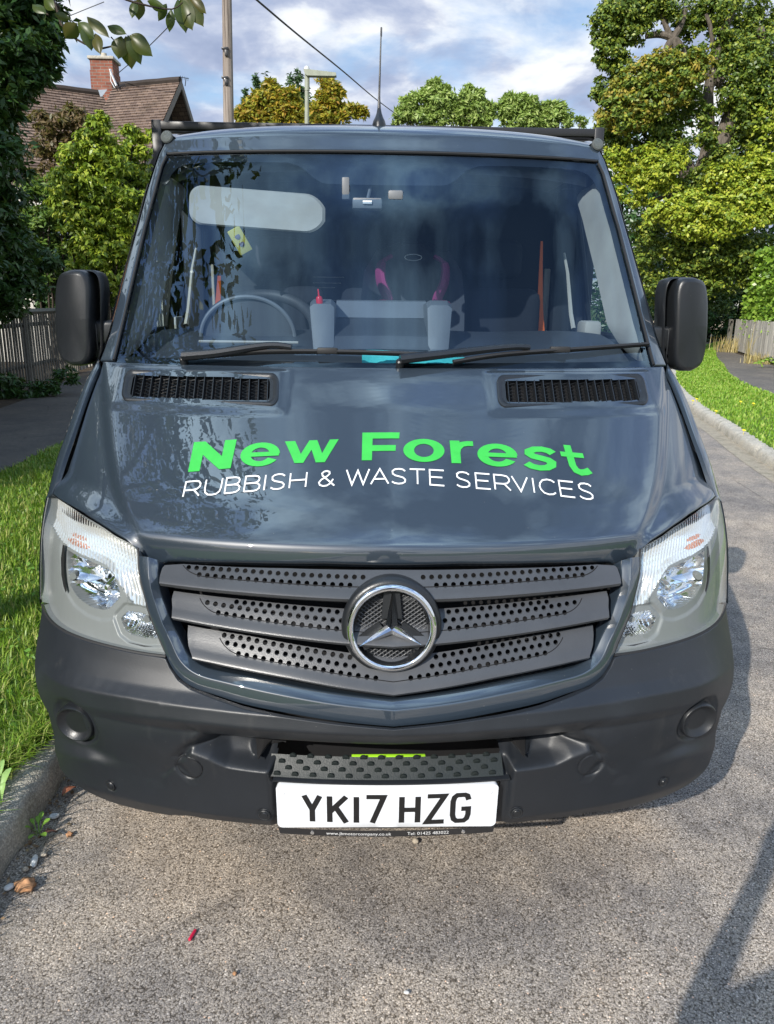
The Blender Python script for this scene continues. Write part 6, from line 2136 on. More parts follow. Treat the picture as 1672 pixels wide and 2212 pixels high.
mb = MB(); a_ = at(663, 262, 24)
mb.tube([(a_.x, 24, .1), (a_.x, 24, a_.z), at(663, 190, 24)], [.085, .066, .062], 12)
mb.tube([at(663.5, 196, 24), at(663.5, 158, 24)], [.075, .072], 12)
mb.build('column', M_LAMP, lamp_root)
mb = MB()
P1 = [at(656, 152, 24), at(668, 153, 24), at(726, 160, 24), at(727, 166, 24), at(722, 167, 24), at(664, 166, 24), at(660, 163, 24)]
n = len(P1)
fr_ = [p + Vector((0, -.16, 0)) for p in P1]; bk2 = [p + Vector((0, .16, .02)) for p in P1]
mid_ = [p + Vector((0, 0, .045 if i < 3 else 0)) for i, p in enumerate(P1)]
mb.add(fr_ + mid_ + bk2, [tuple(range(n))[::-1], tuple(range(2 * n, 3 * n))] + [(i, (i + 1) % n, n + (i + 1) % n, n + i) for i in range(n)] + [(n + i, n + (i + 1) % n, 2 * n + (i + 1) % n, 2 * n + i) for i in range(n)])
mb.build('lantern', M_LAMP, lamp_root, smooth=False)
mb = MB(); mb.lathe([(.075, 0), (.08, .10), (.06, .15), (.001, .16)], at(663, 154, 24) + Vector((0, 0, -.02)), (0, 0, 1), 14)
mb.build('photocell', simple('pale photocell', (.6, .62, .6), .4), lamp_root)

# ---- trees behind the van
def conifer(label, px, py_top, Y, wpx, group):
    top = at(px, py_top, Y); s = (top - CAM).length / FPX
    cs_ = []
    for k in range(12):
        f = k / 11
        w_ = (.12 + .88 * f) * wpx * s
        cs_.append(((top.x, top.y, top.z - f * 4.8 - .1), (w_, w_, .42), int(140 + 620 * f)))
    for k in range(7):
        a = k * .9
        cs_.append(((top.x + math.cos(a) * wpx * s * .7, top.y + math.sin(a) * .6, top.z - 1.1 - .35 * k), (.22, .22, .6), 160))
    tree('conifer', label, 'conifer', (top.x, Y, .1), cs_, .24, L_CON, [([(top.x, Y, .1), (top.x, Y, top.z - 2), (top.x, Y, top.z)], .2, .02)], group=group, droop=.3, aspect=.3, shell=.1)
G_ = 'conifers behind the yellow maple'
for lab, px, py, w in (('blue green conifer nearest the telegraph pole', 553, 163, 30), ('blue green conifer with its tip left of centre of the group', 572, 180, 22), ('short blue green conifer right of the tallest one', 591, 178, 22),
                       ('conifer tip just left of the street lamp', 627, 170, 26), ('conifer tip close behind the street lamp column', 645, 165, 26), ('low blue green conifer leaning out on the left', 530, 205, 22), ('low conifer behind the lamp column', 660, 205, 24)):
    conifer(lab, px, py, 44, w, G_)
def crownlist(lst, Y): return cl(lst, Y)
def btree(label, lst, Y, size, m, px, **kw):
    lst = lst + [(a + random.uniform(-.7, .7) * r_, b - r_ * random.uniform(.5, 1.0), r_ * random.uniform(.28, .5), n * .22, e) for a, b, r_, n, e in lst for _ in (0, 1) if b < 250]
    c_ = crownlist(lst, Y); b_ = (at(px, 265, Y).x, Y, .1)
    top = at(px, 230, Y)
    return tree('broadleaf_tree', label, 'tree', b_, c_, size, m, [([b_, (b_[0] + .1, Y, 5), tuple(top)], .25, .05)] + [([(b_[0], Y, 5), tuple(Vector(c_[i][0]))], .10, .02) for i in range(min(6, len(c_)))], shell=.15, **kw)
btree('yellow and orange maple left of the street lamp', [(525, 250, 18, 900, 0), (545, 235, 18, 900, 0), (572, 222, 20, 1000, 0), (590, 205, 20, 900, 0), (600, 228, 20, 900, 0), (560, 262, 20, 800, 0), (622, 215, 18, 800, 0), (618, 250, 22, 1000, 0), (640, 235, 18, 700, 0), (580, 258, 22, 900, 0), (640, 262, 20, 700, 0)], 36, .26, L_MAPLE, 590)
btree('thin yellow green tree right of the street lamp', [(700, 178, 10, 260, 0), (716, 192, 16, 520, 0), (728, 205, 14, 380, 0), (704, 205, 12, 300, 0), (722, 222, 15, 420, 0), (690, 232, 18, 600, 0), (678, 250, 22, 800, 0), (712, 250, 22, 800, 0), (745, 245, 17, 480, 0), (765, 238, 12, 260, 0), (780, 244, 11, 200, 0), (735, 262, 18, 500, 0), (692, 262, 24, 800, 0)], 34, .22, L_MAPLE, 722)
btree('pale green tree standing right behind the van aerial', [(873, 228, 12, 380, 0), (895, 215, 12, 380, 0), (885, 245, 20, 800, 0), (925, 205, 15, 600, 0), (940, 190, 13, 420, 0), (958, 202, 14, 520, 0), (935, 225, 22, 1100, 0), (962, 228, 22, 1100, 0), (915, 250, 26, 1200, 0), (860, 256, 12, 380, 0), (955, 256, 24, 1000, 0)], 38, .24, L_PALE, 930)
btree('pale green tree in the middle above the van roof', [(1012, 202, 12, 420, 0), (1028, 212, 14, 520, 0), (1005, 222, 18, 800, 0), (1035, 228, 18, 800, 0), (985, 238, 18, 800, 0), (1055, 240, 14, 520, 0), (1010, 252, 26, 1200, 0), (1050, 256, 18, 700, 0)], 38, .24, L_PALE, 1015)
btree('pale green tree with a lower rounded crown above the van roof', [(1100, 222, 13, 460, 0), (1125, 218, 13, 460, 0), (1145, 225, 12, 400, 0), (1095, 242, 16, 700, 0), (1125, 244, 20, 900, 0), (1152, 246, 16, 600, 0), (1110, 262, 22, 800, 0), (1150, 264, 16, 500, 0)], 38, .24, L_PALE, 1122)
btree('pale green tree ending the row beside the oak', [(1180, 240, 13, 420, 0), (1210, 235, 13, 420, 0), (1195, 254, 17, 700, 0), (1225, 256, 14, 420, 0), (1255, 265, 10, 200, 0), (1175, 264, 14, 400, 0)], 38, .24, L_PALE, 1205)

# ---- the big oak on the right
OY = 24
def A(px, py, dy=0): return tuple(at(px, py, OY + dy))
ob = (at(1500, 640, OY).x, OY, .1)
oak_limbs = [([ob, A(1500, 560), A(1502, 470), A(1510, 400)], .46, .40), ([A(1508, 420), A(1530, 340), A(1560, 300), A(1590, 250), A(1640, 215), A(1690, 190)], .34, .16),
             ([A(1508, 420), A(1480, 360), A(1440, 300), A(1415, 240), A(1400, 170)], .30, .10), ([A(1420, 245), A(1385, 215), A(1370, 190)], .12, .05),
             ([A(1545, 325), A(1570, 250), A(1585, 200)], .18, .10), ([A(1500, 180), A(1480, 130), A(1462, 90), A(1430, 75), A(1395, 78)], .15, .08), ([A(1560, 180), A(1530, 160), A(1500, 175), A(1455, 165), A(1440, 110), A(1468, 60), A(1480, 20)], .16, .09),
             ([A(1510, 410), A(1530, 300), A(1530, 200), A(1545, 130), A(1560, 70), A(1590, 10)], .22, .10), ([A(1460, 100), A(1440, 60), A(1425, 20)], .10, .06), ([A(1545, 130), A(1535, 60), A(1525, 30)], .09, .05),
             ([A(1600, 240), A(1650, 300), A(1700, 330)], .14, .07), ([A(1640, 60), A(1660, 130), A(1640, 200)], .12, .10), ([A(1510, 430), A(1450, 420), A(1400, 440)], .12, .05), ([A(1520, 430), A(1600, 420), A(1660, 400)], .14, .05)]
GREEN = [(1310, 50, 28, 700, 0), (1340, 25, 36, 1100, 0), (1385, 15, 34, 1000, 0), (1330, 80, 28, 600, 0), (1370, 60, 28, 600, 0), (1425, 10, 26, 600, 0), (1300, 95, 18, 260, 0), (1325, 125, 26, 480, 0), (1345, 150, 24, 420, 0), (1305, 140, 12, 120, 0), (1455, 30, 18, 260, 0), (1500, 20, 26, 460, .5), (1530, 40, 26, 460, .5),
         (1560, 15, 30, 700, 0), (1620, 30, 34, 700, .5), (1660, 60, 34, 700, .5), (1470, 130, 30, 520, 1), (1430, 160, 26, 420, 1), (1395, 185, 26, 420, .6), (1560, 110, 36, 800, 0), (1600, 90, 30, 600, .5), (1640, 130, 44, 1300, 0), (1600, 160, 40, 1100, -.3), (1655, 190, 40, 1100, -.3), (1590, 215, 34, 900, -.3), (1640, 240, 40, 1100, -.3), (1310, 190, 24, 380, 0), (1295, 205, 14, 160, 0),
         (1420, 270, 36, 900, -.3), (1450, 320, 32, 700, -.2), (1560, 290, 30, 600, .4), (1600, 300, 34, 700, .2), (1655, 300, 34, 700, 0), (1470, 250, 26, 420, 1), (1390, 330, 30, 700, .3), (1340, 300, 30, 800, 0), (1310, 270, 26, 600, .4)]
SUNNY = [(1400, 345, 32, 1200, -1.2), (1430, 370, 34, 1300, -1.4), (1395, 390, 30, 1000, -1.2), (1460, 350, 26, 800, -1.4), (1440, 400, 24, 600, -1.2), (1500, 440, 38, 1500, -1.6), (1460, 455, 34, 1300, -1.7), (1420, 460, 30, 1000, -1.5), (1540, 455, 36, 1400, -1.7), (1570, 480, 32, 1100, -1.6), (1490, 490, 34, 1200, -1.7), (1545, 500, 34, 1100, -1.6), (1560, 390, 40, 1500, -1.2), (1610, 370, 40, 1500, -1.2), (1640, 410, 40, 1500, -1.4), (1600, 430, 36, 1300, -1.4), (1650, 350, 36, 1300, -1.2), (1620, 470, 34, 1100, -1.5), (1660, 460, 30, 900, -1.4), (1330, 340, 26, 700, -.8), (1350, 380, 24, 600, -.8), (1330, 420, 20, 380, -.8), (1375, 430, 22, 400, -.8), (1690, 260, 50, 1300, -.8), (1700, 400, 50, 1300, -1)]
YEL = [(1400, 160, 34, 800, -.9), (1440, 140, 30, 700, -1), (1470, 165, 30, 700, -1), (1500, 150, 26, 520, -1), (1380, 205, 36, 1000, -1), (1420, 205, 32, 800, -1), (1340, 215, 30, 800, -.9), (1320, 245, 26, 600, -.9), (1370, 245, 30, 800, -1), (1410, 235, 24, 420, -1), (1350, 185, 24, 500, -.9), (1465, 200, 22, 380, -1), (1350, 270, 22, 420, -1), (1500, 125, 18, 260, -1)]
GREEN += [(a, b, c * .95, d * .35, e - .2) for a, b, c, d, e in YEL]
oak = empty('oak_tree', ob, 'large spreading oak with yellowing leaves on the right', 'tree')
GREEN += [(1560, 345, 26, 500, -.8), (1530, 300, 20, 300, -.9), (1470, 120, 20, 300, 0), (1490, 215, 26, 420, -.4), (1520, 250, 22, 260, -.6), (1480, 60, 24, 300, .4)]
GREEN += [(1500, 545, 40, 900, -.8), (1545, 560, 40, 900, -.6), (1590, 540, 40, 900, -.6), (1450, 530, 36, 800, -.4), (1640, 540, 40, 900, -.4), (1530, 610, 34, 700, -.3), (1470, 590, 34, 700, -.2), (1490, 400, 26, 500, -.8), (1520, 370, 18, 260, -.7), (1600, 590, 34, 600, 0), (1400, 500, 30, 600, 0), (1380, 560, 28, 500, .5), (1420, 610, 26, 400, .5)]
mb = MB(); limbs(mb, oak_limbs, 10); mb.build('trunk', M_BARK, oak)
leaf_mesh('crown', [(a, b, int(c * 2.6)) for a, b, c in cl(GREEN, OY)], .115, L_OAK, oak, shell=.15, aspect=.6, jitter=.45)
leaf_mesh('sunlit_foliage', [(a, tuple(q_ * .80 for q_ in b), int(c * 1.5)) for a, b, c in cl(SUNNY, OY)], .115, leafmat('sunlit oak leaves', [(.10, .16, .018), (.18, .24, .02), (.28, .32, .03), (.34, .34, .04)], .2), oak, shell=.15, aspect=.6, jitter=.45)  # brighter copy of the oak leaves, sunlight put into the colour
leaf_mesh('yellow_foliage', [(a, b, int(c * 2.1)) for a, b, c in cl(YEL, OY)], .11, L_OAKY, oak, shell=.15, aspect=.6, jitter=.45)

# ---- dark wood and hedge behind the oak
def hedge_tree(label, px, Y, r, h, m, size, n, group):
    x = at(px, 600, Y).x
    cs_ = []
    for k in range(7):
        z = .5 + (h - 1) * k / 6
        cs_.append(((x + random.uniform(-.4, .4), Y + random.uniform(-.5, .5), z), (r * random.uniform(.85, 1.15), r, h / 7), n))
    tree('wood_tree', label, 'tree', (x, Y, .1), cs_, size, m, [([(x, Y, .1), (x, Y, h * .5), (x, Y, h * .9)], .18, .05)], group=group, shell=.5, barkm=M_BARKD)
G2 = 'dark trees behind the oak'
for lab, px, Y, r, h, n in (('dark bushy tree just right of the van windscreen pillar', 1400, 33, 2.0, 8.5, 900), ('dark bushy tree behind the right mirror', 1470, 35, 2.2, 7.5, 900), ('dark bushy tree behind the oak trunk', 1540, 34, 2.2, 7.0, 900),
                            ('dark bushy tree behind the laurel hedge', 1610, 35, 2.3, 7.5, 900), ('dark bushy tree at the right edge of the view', 1690, 34, 2.4, 8, 900), ('dark bushy tree hidden mostly by the windscreen pillar', 1330, 34, 2.0, 7.5, 900)):
    hedge_tree(lab, px, Y, r, h, L_DARK, .26, n, G2)
plant('shrub', 'light green bush at the foot of the oak beside the windscreen pillar', 'shrub', (at(1400, 640, 27).x, 27, .1),
      cl([(1405, 560, 18, 320, 0), (1395, 590, 16, 260, 0), (1410, 620, 20, 340, 0), (1430, 600, 16, 240, 0), (1400, 530, 16, 200, 0), (1420, 650, 16, 240, 0), (1385, 540, 14, 200, 0), (1375, 500, 14, 200, 0)], 27), .16, L_OAK, shell=.2)
plant('shrub', 'ivy covered bank behind the right mirror', 'shrub', (at(1500, 640, 29).x, 29, .1),
      cl([(1470, 560, 34, 1000, 0), (1500, 600, 36, 1100, 0), (1530, 560, 34, 1000, 0), (1545, 610, 30, 900, 0), (1490, 640, 26, 600, 0), (1530, 650, 24, 600, 0), (1460, 620, 26, 600, 0), (1560, 650, 22, 500, 0), (1450, 530, 26, 600, 0), (1510, 520, 26, 600, 0)], 29), .15, leafmat('dull ivy leaves', [(.03, .06, .012), (.06, .10, .02), (.10, .15, .03)], .2), shell=.4)
# clipped laurel hedge: flat-sided block of leaves
n = 26000
hx0, hx1, hy0, hy1, hz0, hz1 = 10.75, 14.6, 18.6, 24.0, .7, 3.2
u = rng.random((n, 3)); face = rng.integers(0, 3, n)
Pq = np.stack([hx0 + (hx1 - hx0) * u[:, 0], hy0 + (hy1 - hy0) * u[:, 1], hz0 + (hz1 - hz0) * u[:, 2]], 1)
Pq[face == 0, 1] = hy0 + rng.random((face == 0).sum()) * .22
Pq[face == 1, 0] = hx0 + rng.random((face == 1).sum()) * .22 + (Pq[face == 1, 1] - hy0) * .27
Pq[face == 2, 2] = hz1 - rng.random((face == 2).sum()) * .22
Pq[face == 0, 0] += 0.0
Pq[face == 2, 0] += (Pq[face == 2, 1] - hy0) * .27
Pq[:, 2] -= .25 * np.clip((hx0 + .5 - Pq[:, 0]) / .5, 0, 1) ** 2
hd = empty('laurel_hedge', (12, 21, .1), 'clipped bright green laurel hedge above the pale fence on the right', 'hedge')
scl = rng.uniform(.8, 1.2, n) * .13
scatter_leaves('foliage', Pq, scl, L_LAUREL, .35, hd)
mb = MB(); mb.add([(hx0 + .35, hy0 + .35, .1), (hx1, hy0 + .35, .1), (hx1 + 1.4, hy1, .1), (hx0 + 1.75, hy1, .1), (hx0 + .35, hy0 + .35, hz1 - .35), (hx1, hy0 + .35, hz1 - .35), (hx1 + 1.4, hy1, hz1 - .35), (hx0 + 1.75, hy1, hz1 - .35)], [(0, 1, 5, 4), (1, 2, 6, 5), (2, 3, 7, 6), (3, 0, 4, 7), (4, 5, 6, 7)]); mb.build('hedge_core', simple('hedge interior twigs', (.012, .02, .006), .95), hd, smooth=False)

# ---- right fence
paling_fence('pale weathered board fence below the laurel hedge on the right', (12.35, 24.6, .15), (9.4, 14.2, .15), 1.0, 96, M_WOODL, .105, rails=(.25, .8), jit=.012, hend=1.08)
mb = MB(); c = at(1582, 690, 24.9); mb.box((c.x - .06, c.y, .1), (c.x + .06, c.y + .12, 1.15), r=.01); 
tag(mb.build('fence_post', M_WOOD, smooth=False), 'weathered post at the far end of the pale board fence', 'post')
# dry weeds at the fence
def weeds(name, label, base, n, h, spread, m, w=.006):
    X = base[0] + rng.normal(0, spread, n); Y = base[1] + rng.normal(0, spread, n)
    o = blades(name, X, Y, np.full(n, .12), np.full(n, h), w, m, .7)
    del o['kind']
    return tag(o, label, 'weeds')
weeds('weeds', 'tall dry straw coloured weeds at the end of the pale fence', (11.9, 24.0), 200, .5, .22, L_DRY, .008)
weeds('weeds', 'tall dry stalk standing against the pale fence boards', (10.75, 20.2), 30, 1.0, .05, L_DRY, .006)
weeds('weeds', 'yellowing weeds at the foot of the pale fence beside the footpath', (10.3, 18.8), 160, .3, .16, L_DRY, .008)
plant('weed_clump', 'green weed growing from the footpath edge below the pale fence', 'weed', (9.9, 17.4, .12), [((9.9, 17.4, .22), (.28, .2, .14), 160), ((10.2, 17.2, .2), (.2, .15, .1), 90)], .10, L_LAUREL, shell=.1)
mb = MB()
bc_pts = []
for (px, py) in ((1497, 866), (1600, 868), (1628, 872), (1547, 888), (1607, 930), (1505, 862)):
    r_ = ray(px, py); t_ = (.17 - CAM.z) / r_.z; c = CAM + r_ * t_
    o_mb = MB(); o_mb.lathe([(.018, 0), (.022, .006), (.001, .008)], c, (0, -.4, 1), 8); o_mb.tube([c, (c.x, c.y, .12)], .002, 4)
    bc_pts.append(c)
    lab = ['buttercup near the mirror foot', 'small yellow flower in the verge grass beyond', 'small yellow flower nearest the footpath', 'yellow flower in the middle of the right verge', 'yellow flower nearest the right kerb', 'tiny yellow flower beside the mirror shadow'][len(bc_pts) - 1]
    tag(o_mb.build('flower', simple('yellow petals', (.85, .65, .02), .5)), lab, 'flower', 'yellow flowers in the right verge')

# ---- cherry tree beside the photographer; its twigs hang into the top left
chy = empty('cherry_tree', (-2.75, .6, .12), 'cherry tree with bronze green leaves whose twigs hang into the top left corner', 'tree')
segs = [([(-2.75, .6, .1), (-2.7, .6, 1.4), (-2.65, .7, 2.3)], .13, .10)]
tips = []
for dx, dy, dz in ((1.1, .5, 3.5), (.5, 1.6, 3.9), (-.8, .8, 4.2), (-.4, -.5, 4.4), (.9, -.3, 4.4), (.2, .5, 5.0), (-1.3, 1.8, 3.6)):
    e = Vector((-2.95 + dx, .7 + dy, dz)); segs.append(([(-2.65, .7, 2.2), tuple(Vector((-2.65, .7, 2.2)).lerp(e, .5) + Vector((0, 0, .3))), tuple(e)], .06, .015)); tips.append(e)
mb = MB(); limbs(mb, segs, 8)
TWG = [([(-2.2, 1.2, 3.3), tuple(at(60, -30, 1.6)), tuple(at(115, 5, 1.45)), tuple(at(135, 60, 1.4)), tuple(at(165, 85, 1.38)), tuple(at(215, 105, 1.36)), tuple(at(265, 92, 1.35)), tuple(at(240, 80, 1.35))], .012, .0025),
       ([tuple(at(115, 5, 1.45)), tuple(at(90, 20, 1.5)), tuple(at(105, 32, 1.45))], .004, .002),
       ([tuple(at(200, -60, 1.4)), tuple(at(255, -10, 1.3)), tuple(at(310, 10, 1.3)), tuple(at(370, 20, 1.3)), tuple(at(395, 5, 1.3))], .006, .002), ([(-1.55, 1.2, 3.5), tuple(at(200, -60, 1.4))], .012, .006)]
limbs(mb, TWG, 6)
mb.build('trunk', M_BARKD, chy)
cs_ = [((t.x + random.uniform(-.3, .3), t.y + random.uniform(-.3, .3), t.z + random.uniform(-.3, .2)), (.62, .62, .42), 620) for t in tips] + [((t.x + random.uniform(-.6, .4), t.y + random.uniform(-.5, .5), t.z + .4), (.6, .6, .4), 480) for t in tips]
leaf_mesh('crown', cs_, .085, L_CHERRY, chy, droop=.8, aspect=.5, shell=.15)
# hand placed hanging leaves: (stem px, tip px, width, depth)
def big_leaf(mb, a, b, w, Y, curl=.2):
    p0, p1 = at(a[0], a[1], Y), at(b[0], b[1], Y + random.uniform(-.04, .04))
    d = p1 - p0; L = d.length; d.normalize(); vd = (p0 - CAM).normalized()
    sd = d.cross(vd).normalized(); nm = sd.cross(d).normalized()
    tl = random.uniform(-.6, .6); sd = (sd * math.cos(tl) + nm * math.sin(tl)); W = w * (p0 - CAM).length / FPX
    prof = [(0, .03), (.08, .32), (.2, .68), (.35, .95), (.5, 1.0), (.65, .88), (.78, .62), (.88, .34), (.95, .12), (1, .01)]
    rows = []
    for t, k in prof:
        c = p0 + d * L * t + nm * (L * curl * math.sin(t * PI) * -.35)
        rows.append([c - sd * W * k * .5 + nm * W * .12 * k, c - sd * W * k * .25 + nm * W * .03, c - nm * W * .05, c + sd * W * k * .25 + nm * W * .03, c + sd * W * k * .5 + nm * W * .12 * k])
    mb.grid(rows)
mb = MB()
for a_, b_, w_ in (((117, 30), (153, 42), 14), ((165, 50), (141, 84), 28), ((168, 48), (205, 85), 24), ((182, 55), (198, 110), 26), ((188, 36), (237, 82), 20), ((205, 72), (218, 118), 20), ((232, 56), (274, 74), 18),
                   ((262, 78), (256, 128), 30), ((272, 78), (285, 150), 32), ((280, 76), (330, 122), 28), ((276, 76), (305, 140), 26), ((284, 74), (322, 94), 16),
                   ((292, 0), (285, 40), 16), ((300, -4), (300, 44), 22), ((326, 0), (352, 26), 18), ((360, 8), (342, 46), 16), ((370, 20), (366, 70), 18), ((384, -2), (402, 72), 28), ((392, -2), (416, 66), 32), ((400, -6), (440, 58), 30), ((388, -4), (430, 48), 24), ((318, 2), (362, 22), 16), ((408, -10), (446, 30), 20),
                   ((95, -4), (118, 22), 20), ((70, 10), (100, 30), 18)):
    big_leaf(mb, (a_[0] * 1.0, a_[1]), b_, w_, 1.35)
ml_ = L_CHERRY
def cherryleaf():
    m, t, o = new_mat('bronze green cherry leaf')
    g = N(t, 'ShaderNodeNewGeometry'); co = objco(t)
    c = ramp(t, [(0, (.035, .065, .012)), (.5, (.06, .085, .018)), (1, (.11, .07, .025))], mth(t, 'ADD', mth(t, 'MULTIPLY', g.outputs['Random Per Island'], .6), mth(t, 'MULTIPLY', noise(t, co, 30, 4), .4)))
    p = P(t, c.outputs[0], .38, spec=.5); tr = N(t, 'ShaderNodeBsdfTranslucent'); tr.inputs[0].default_value = (.16, .22, .02, 1)
    mx = N(t, 'ShaderNodeMixShader'); mx.inputs[0].default_value = .3; t.links.new(p.outputs[0], mx.inputs[1]); t.links.new(tr.outputs[0], mx.inputs[2]); t.links.new(mx.outputs[0], o.inputs[0]); return m
mb.build('hanging_leaf', cherryleaf(), chy, sharp=0)

# ---- things in the left gutter
def on_road(px, py, z=0.0):
    r_ = ray(px, py); return CAM + r_ * ((z - CAM.z) / r_.z)
def pebble(name, label, px, py, sc, m, seed, cat='pebble', rough=.25, z=0.004):
    rr = random.Random(seed)
    bm = bmesh.new(); bmesh.ops.create_icosphere(bm, subdivisions=3, radius=1)
    off = [rr.uniform(-5, 5) for _ in range(3)]
    from mathutils import noise as mn
    for v in bm.verts:
        n_ = mn.noise(v.co * 1.6 + Vector(off)) * rough
        v.co = Vector((v.co.x * sc[0], v.co.y * sc[1], v.co.z * sc[2])) * (1 + n_)
    a = rr.uniform(0, 3); bmesh.ops.rotate(bm, verts=bm.verts, matrix=Matrix.Rotation(a, 3, 'Z'))
    c = on_road(px, py); bmesh.ops.translate(bm, verts=bm.verts, vec=(c.x, c.y, sc[2] * .8 + z))
    me = bpy.data.meshes.new(name); bm.to_mesh(me); bm.free()
    return tag(link(name, me, m, None, True, 0), label, cat)
M_PEB = simple('white flint', (.62, .62, .60), .5, vscale=40, var=.2)
M_CLOD = simple('rusty clod', (.38, .20, .10), .9, vscale=50, var=.5, bmp=.8, bscale=80)
M_STONE = simple('buff flint', (.42, .36, .28), .7, vscale=40, var=.3)
pebble('pebble', 'white oval pebble in the gutter nearest the bottom left corner', 21, 1922, (.015, .011, .007), M_PEB, 1, rough=.1)
pebble('pebble', 'white oval pebble in the gutter beside the green weed', 118, 1768, (.017, .012, .007), M_PEB, 2, rough=.1)
pebble('stone_chip', 'long pale stone chip in the left gutter', 75, 1866, (.026, .010, .007), M_PEB, 3, 'stone', .3)
pebble('stone_chip', 'small round buff stone beside the long pale chip', 56, 1883, (.009, .008, .006), M_STONE, 4, 'stone', .2)
pebble('earth_clod', 'crumbly rust brown clod in the left gutter', 55, 1922, (.028, .024, .014), M_CLOD, 5, 'clod', .6)
pebble('earth_clod', 'small orange crumb of earth near the kerb under the bumper', 150, 1807, (.010, .009, .006), M_CLOD, 6, 'clod', .6)
pebble('stone_chip', 'small buff stone at the upper end of the pale chip', 95, 1850, (.010, .008, .006), M_STONE, 14, 'stone', .3)
pebble('stone_chip', 'small pale stone chip just below the number plate', 897, 1823, (.010, .008, .008), M_STONE, 9, 'stone', .3)
pebble('stone_chip', 'tiny tan stone on the open road below the red stub', 507, 2108, (.0055, .0045, .004), M_CLOD, 21, 'stone', .3)
pebble('stone_chip', 'white chip on the open road right of the middle', 878, 2148, (.007, .005, .003), M_PEB, 22, 'stone', .2)
k = 0
n = 260
gx_ = -1.09 + np.abs(rng.normal(0, .035, n)); gy_ = rng.uniform(-.1, 3.0, n)
pos = np.stack([gx_, gy_, np.full(n, .008)], 1)
tag(scatter_leaves('leaf_litter', pos, .016, leafmat('dead leaf crumbs', [(.10, .06, .03), (.2, .12, .06), (.30, .22, .12)], .1), .9), kind='stuff')
def flat_leaf(label, px, py, L, w, ang, m, z=.012):
    c = on_road(px, py); mb = MB()
    d = Vector((math.cos(ang), math.sin(ang), 0)); s_ = Vector((-d.y, d.x, 0))
    rows = []
    for t, k2 in ((0, .05), (.2, .7), (.45, 1), (.7, .75), (.9, .25), (1, .02)):
        p = c + d * L * (t - .5) + Vector((0, 0, z + .012 * math.sin(t * PI)))
        rows.append([p - s_ * w * k2 * .5 + Vector((0, 0, .006)), p, p + s_ * w * k2 * .5 + Vector((0, 0, .005))])
    mb.grid(rows)
    return tag(mb.build('dead_leaf', m, sharp=0), label, 'leaf')
M_DL = simple('red brown dead leaf', (.28, .10, .05), .6, vscale=40, var=.3)
flat_leaf('red brown dead leaf beside the kerb under the bumper corner', 150, 1718, .055, .03, 1.0, M_DL)
flat_leaf('dark curled dead leaf in the left gutter', 105, 1812, .05, .02, .6, simple('dark dead leaf', (.09, .04, .03), .7))
gw = on_road(84, 1790)
M_WL = leafmat('weed leaf', [(.12, .25, .03), (.22, .38, .06)], .35)
M_PL = leafmat('plantain leaf', [(.20, .34, .10), (.28, .42, .14)], .35)
root = empty('gutter_weed', gw, 'small green weed growing in the left gutter', 'weed')
mb = MB()
for (px, py, tx, ty, w_) in ((80, 1800, 66, 1768, 12), (82, 1800, 92, 1752, 14), (84, 1802, 108, 1768, 16), (86, 1806, 98, 1806, 16), (82, 1806, 62, 1812, 12), (80, 1802, 52, 1786, 10), (86, 1800, 80, 1762, 12)):
    p0 = on_road(px, py, .01); p1 = on_road(tx, ty, .045)
    d = p1 - p0; s_ = d.cross(Vector((0, 0, 1))).normalized() * w_ * .0011
    rows = []
    for t, k2 in ((0, .1), (.4, .25), (.6, .9), (.8, 1), (.95, .5), (1, .05)):
        c = p0 + d * t + Vector((0, 0, .012 * math.sin(t * PI))); rows.append([c - s_ * k2 * .5, c + Vector((0, 0, -.002)), c + s_ * k2 * .5])
    lb = MB(); lb.grid(rows); lb.build('leaf', M_WL, root, sharp=0)

mb = MB(); c = on_road(416, 2023)
d = Vector((.25, .97, 0)) * .016
mb.tube([c - d + Vector((0, 0, .005)), c + Vector((0, 0, .0055)), c + d + Vector((0, 0, .005))], [.0042, .0046, .004], 10)
mb.tube([c - d * 1.15 + Vector((0, 0, .005)), c - d + Vector((0, 0, .005))], [.002, .004], 8)
tag(mb.build('plastic_stub', simple('crimson plastic', (.62, .02, .07), .35)), 'small crimson plastic stub lying on the open road', 'litter')
# big plantain leaves at the verge edge, bottom left
root = empty('plantain', at(5, 1670, .6), 'broad leaved plantain at the verge edge near the bottom left', 'weed')
mb = MB()
for (px, py, tx, ty, w_) in ((0, 1720, 24, 1658, 18), (-4, 1700, 8, 1640, 16), (2, 1740, 10, 1690, 14), (60, 1430, 76, 1424, 12)):
    p0 = on_road(px, py, .13); p1 = on_road(tx, ty, .19); d = p1 - p0; s_ = d.cross(Vector((0, 0, 1))).normalized() * w_ * .0013
    rows = []
    for t, k2 in ((0, .1), (.3, .7), (.55, 1), (.8, .75), (.95, .3), (1, .02)):
        c = p0 + d * t + Vector((0, 0, .02 * math.sin(t * PI))); rows.append([c - s_ * k2 * .5, c + Vector((0, 0, -.004)), c + s_ * k2 * .5])
    lb = MB(); lb.grid(rows); lb.build('leaf', M_PL, root, sharp=0)

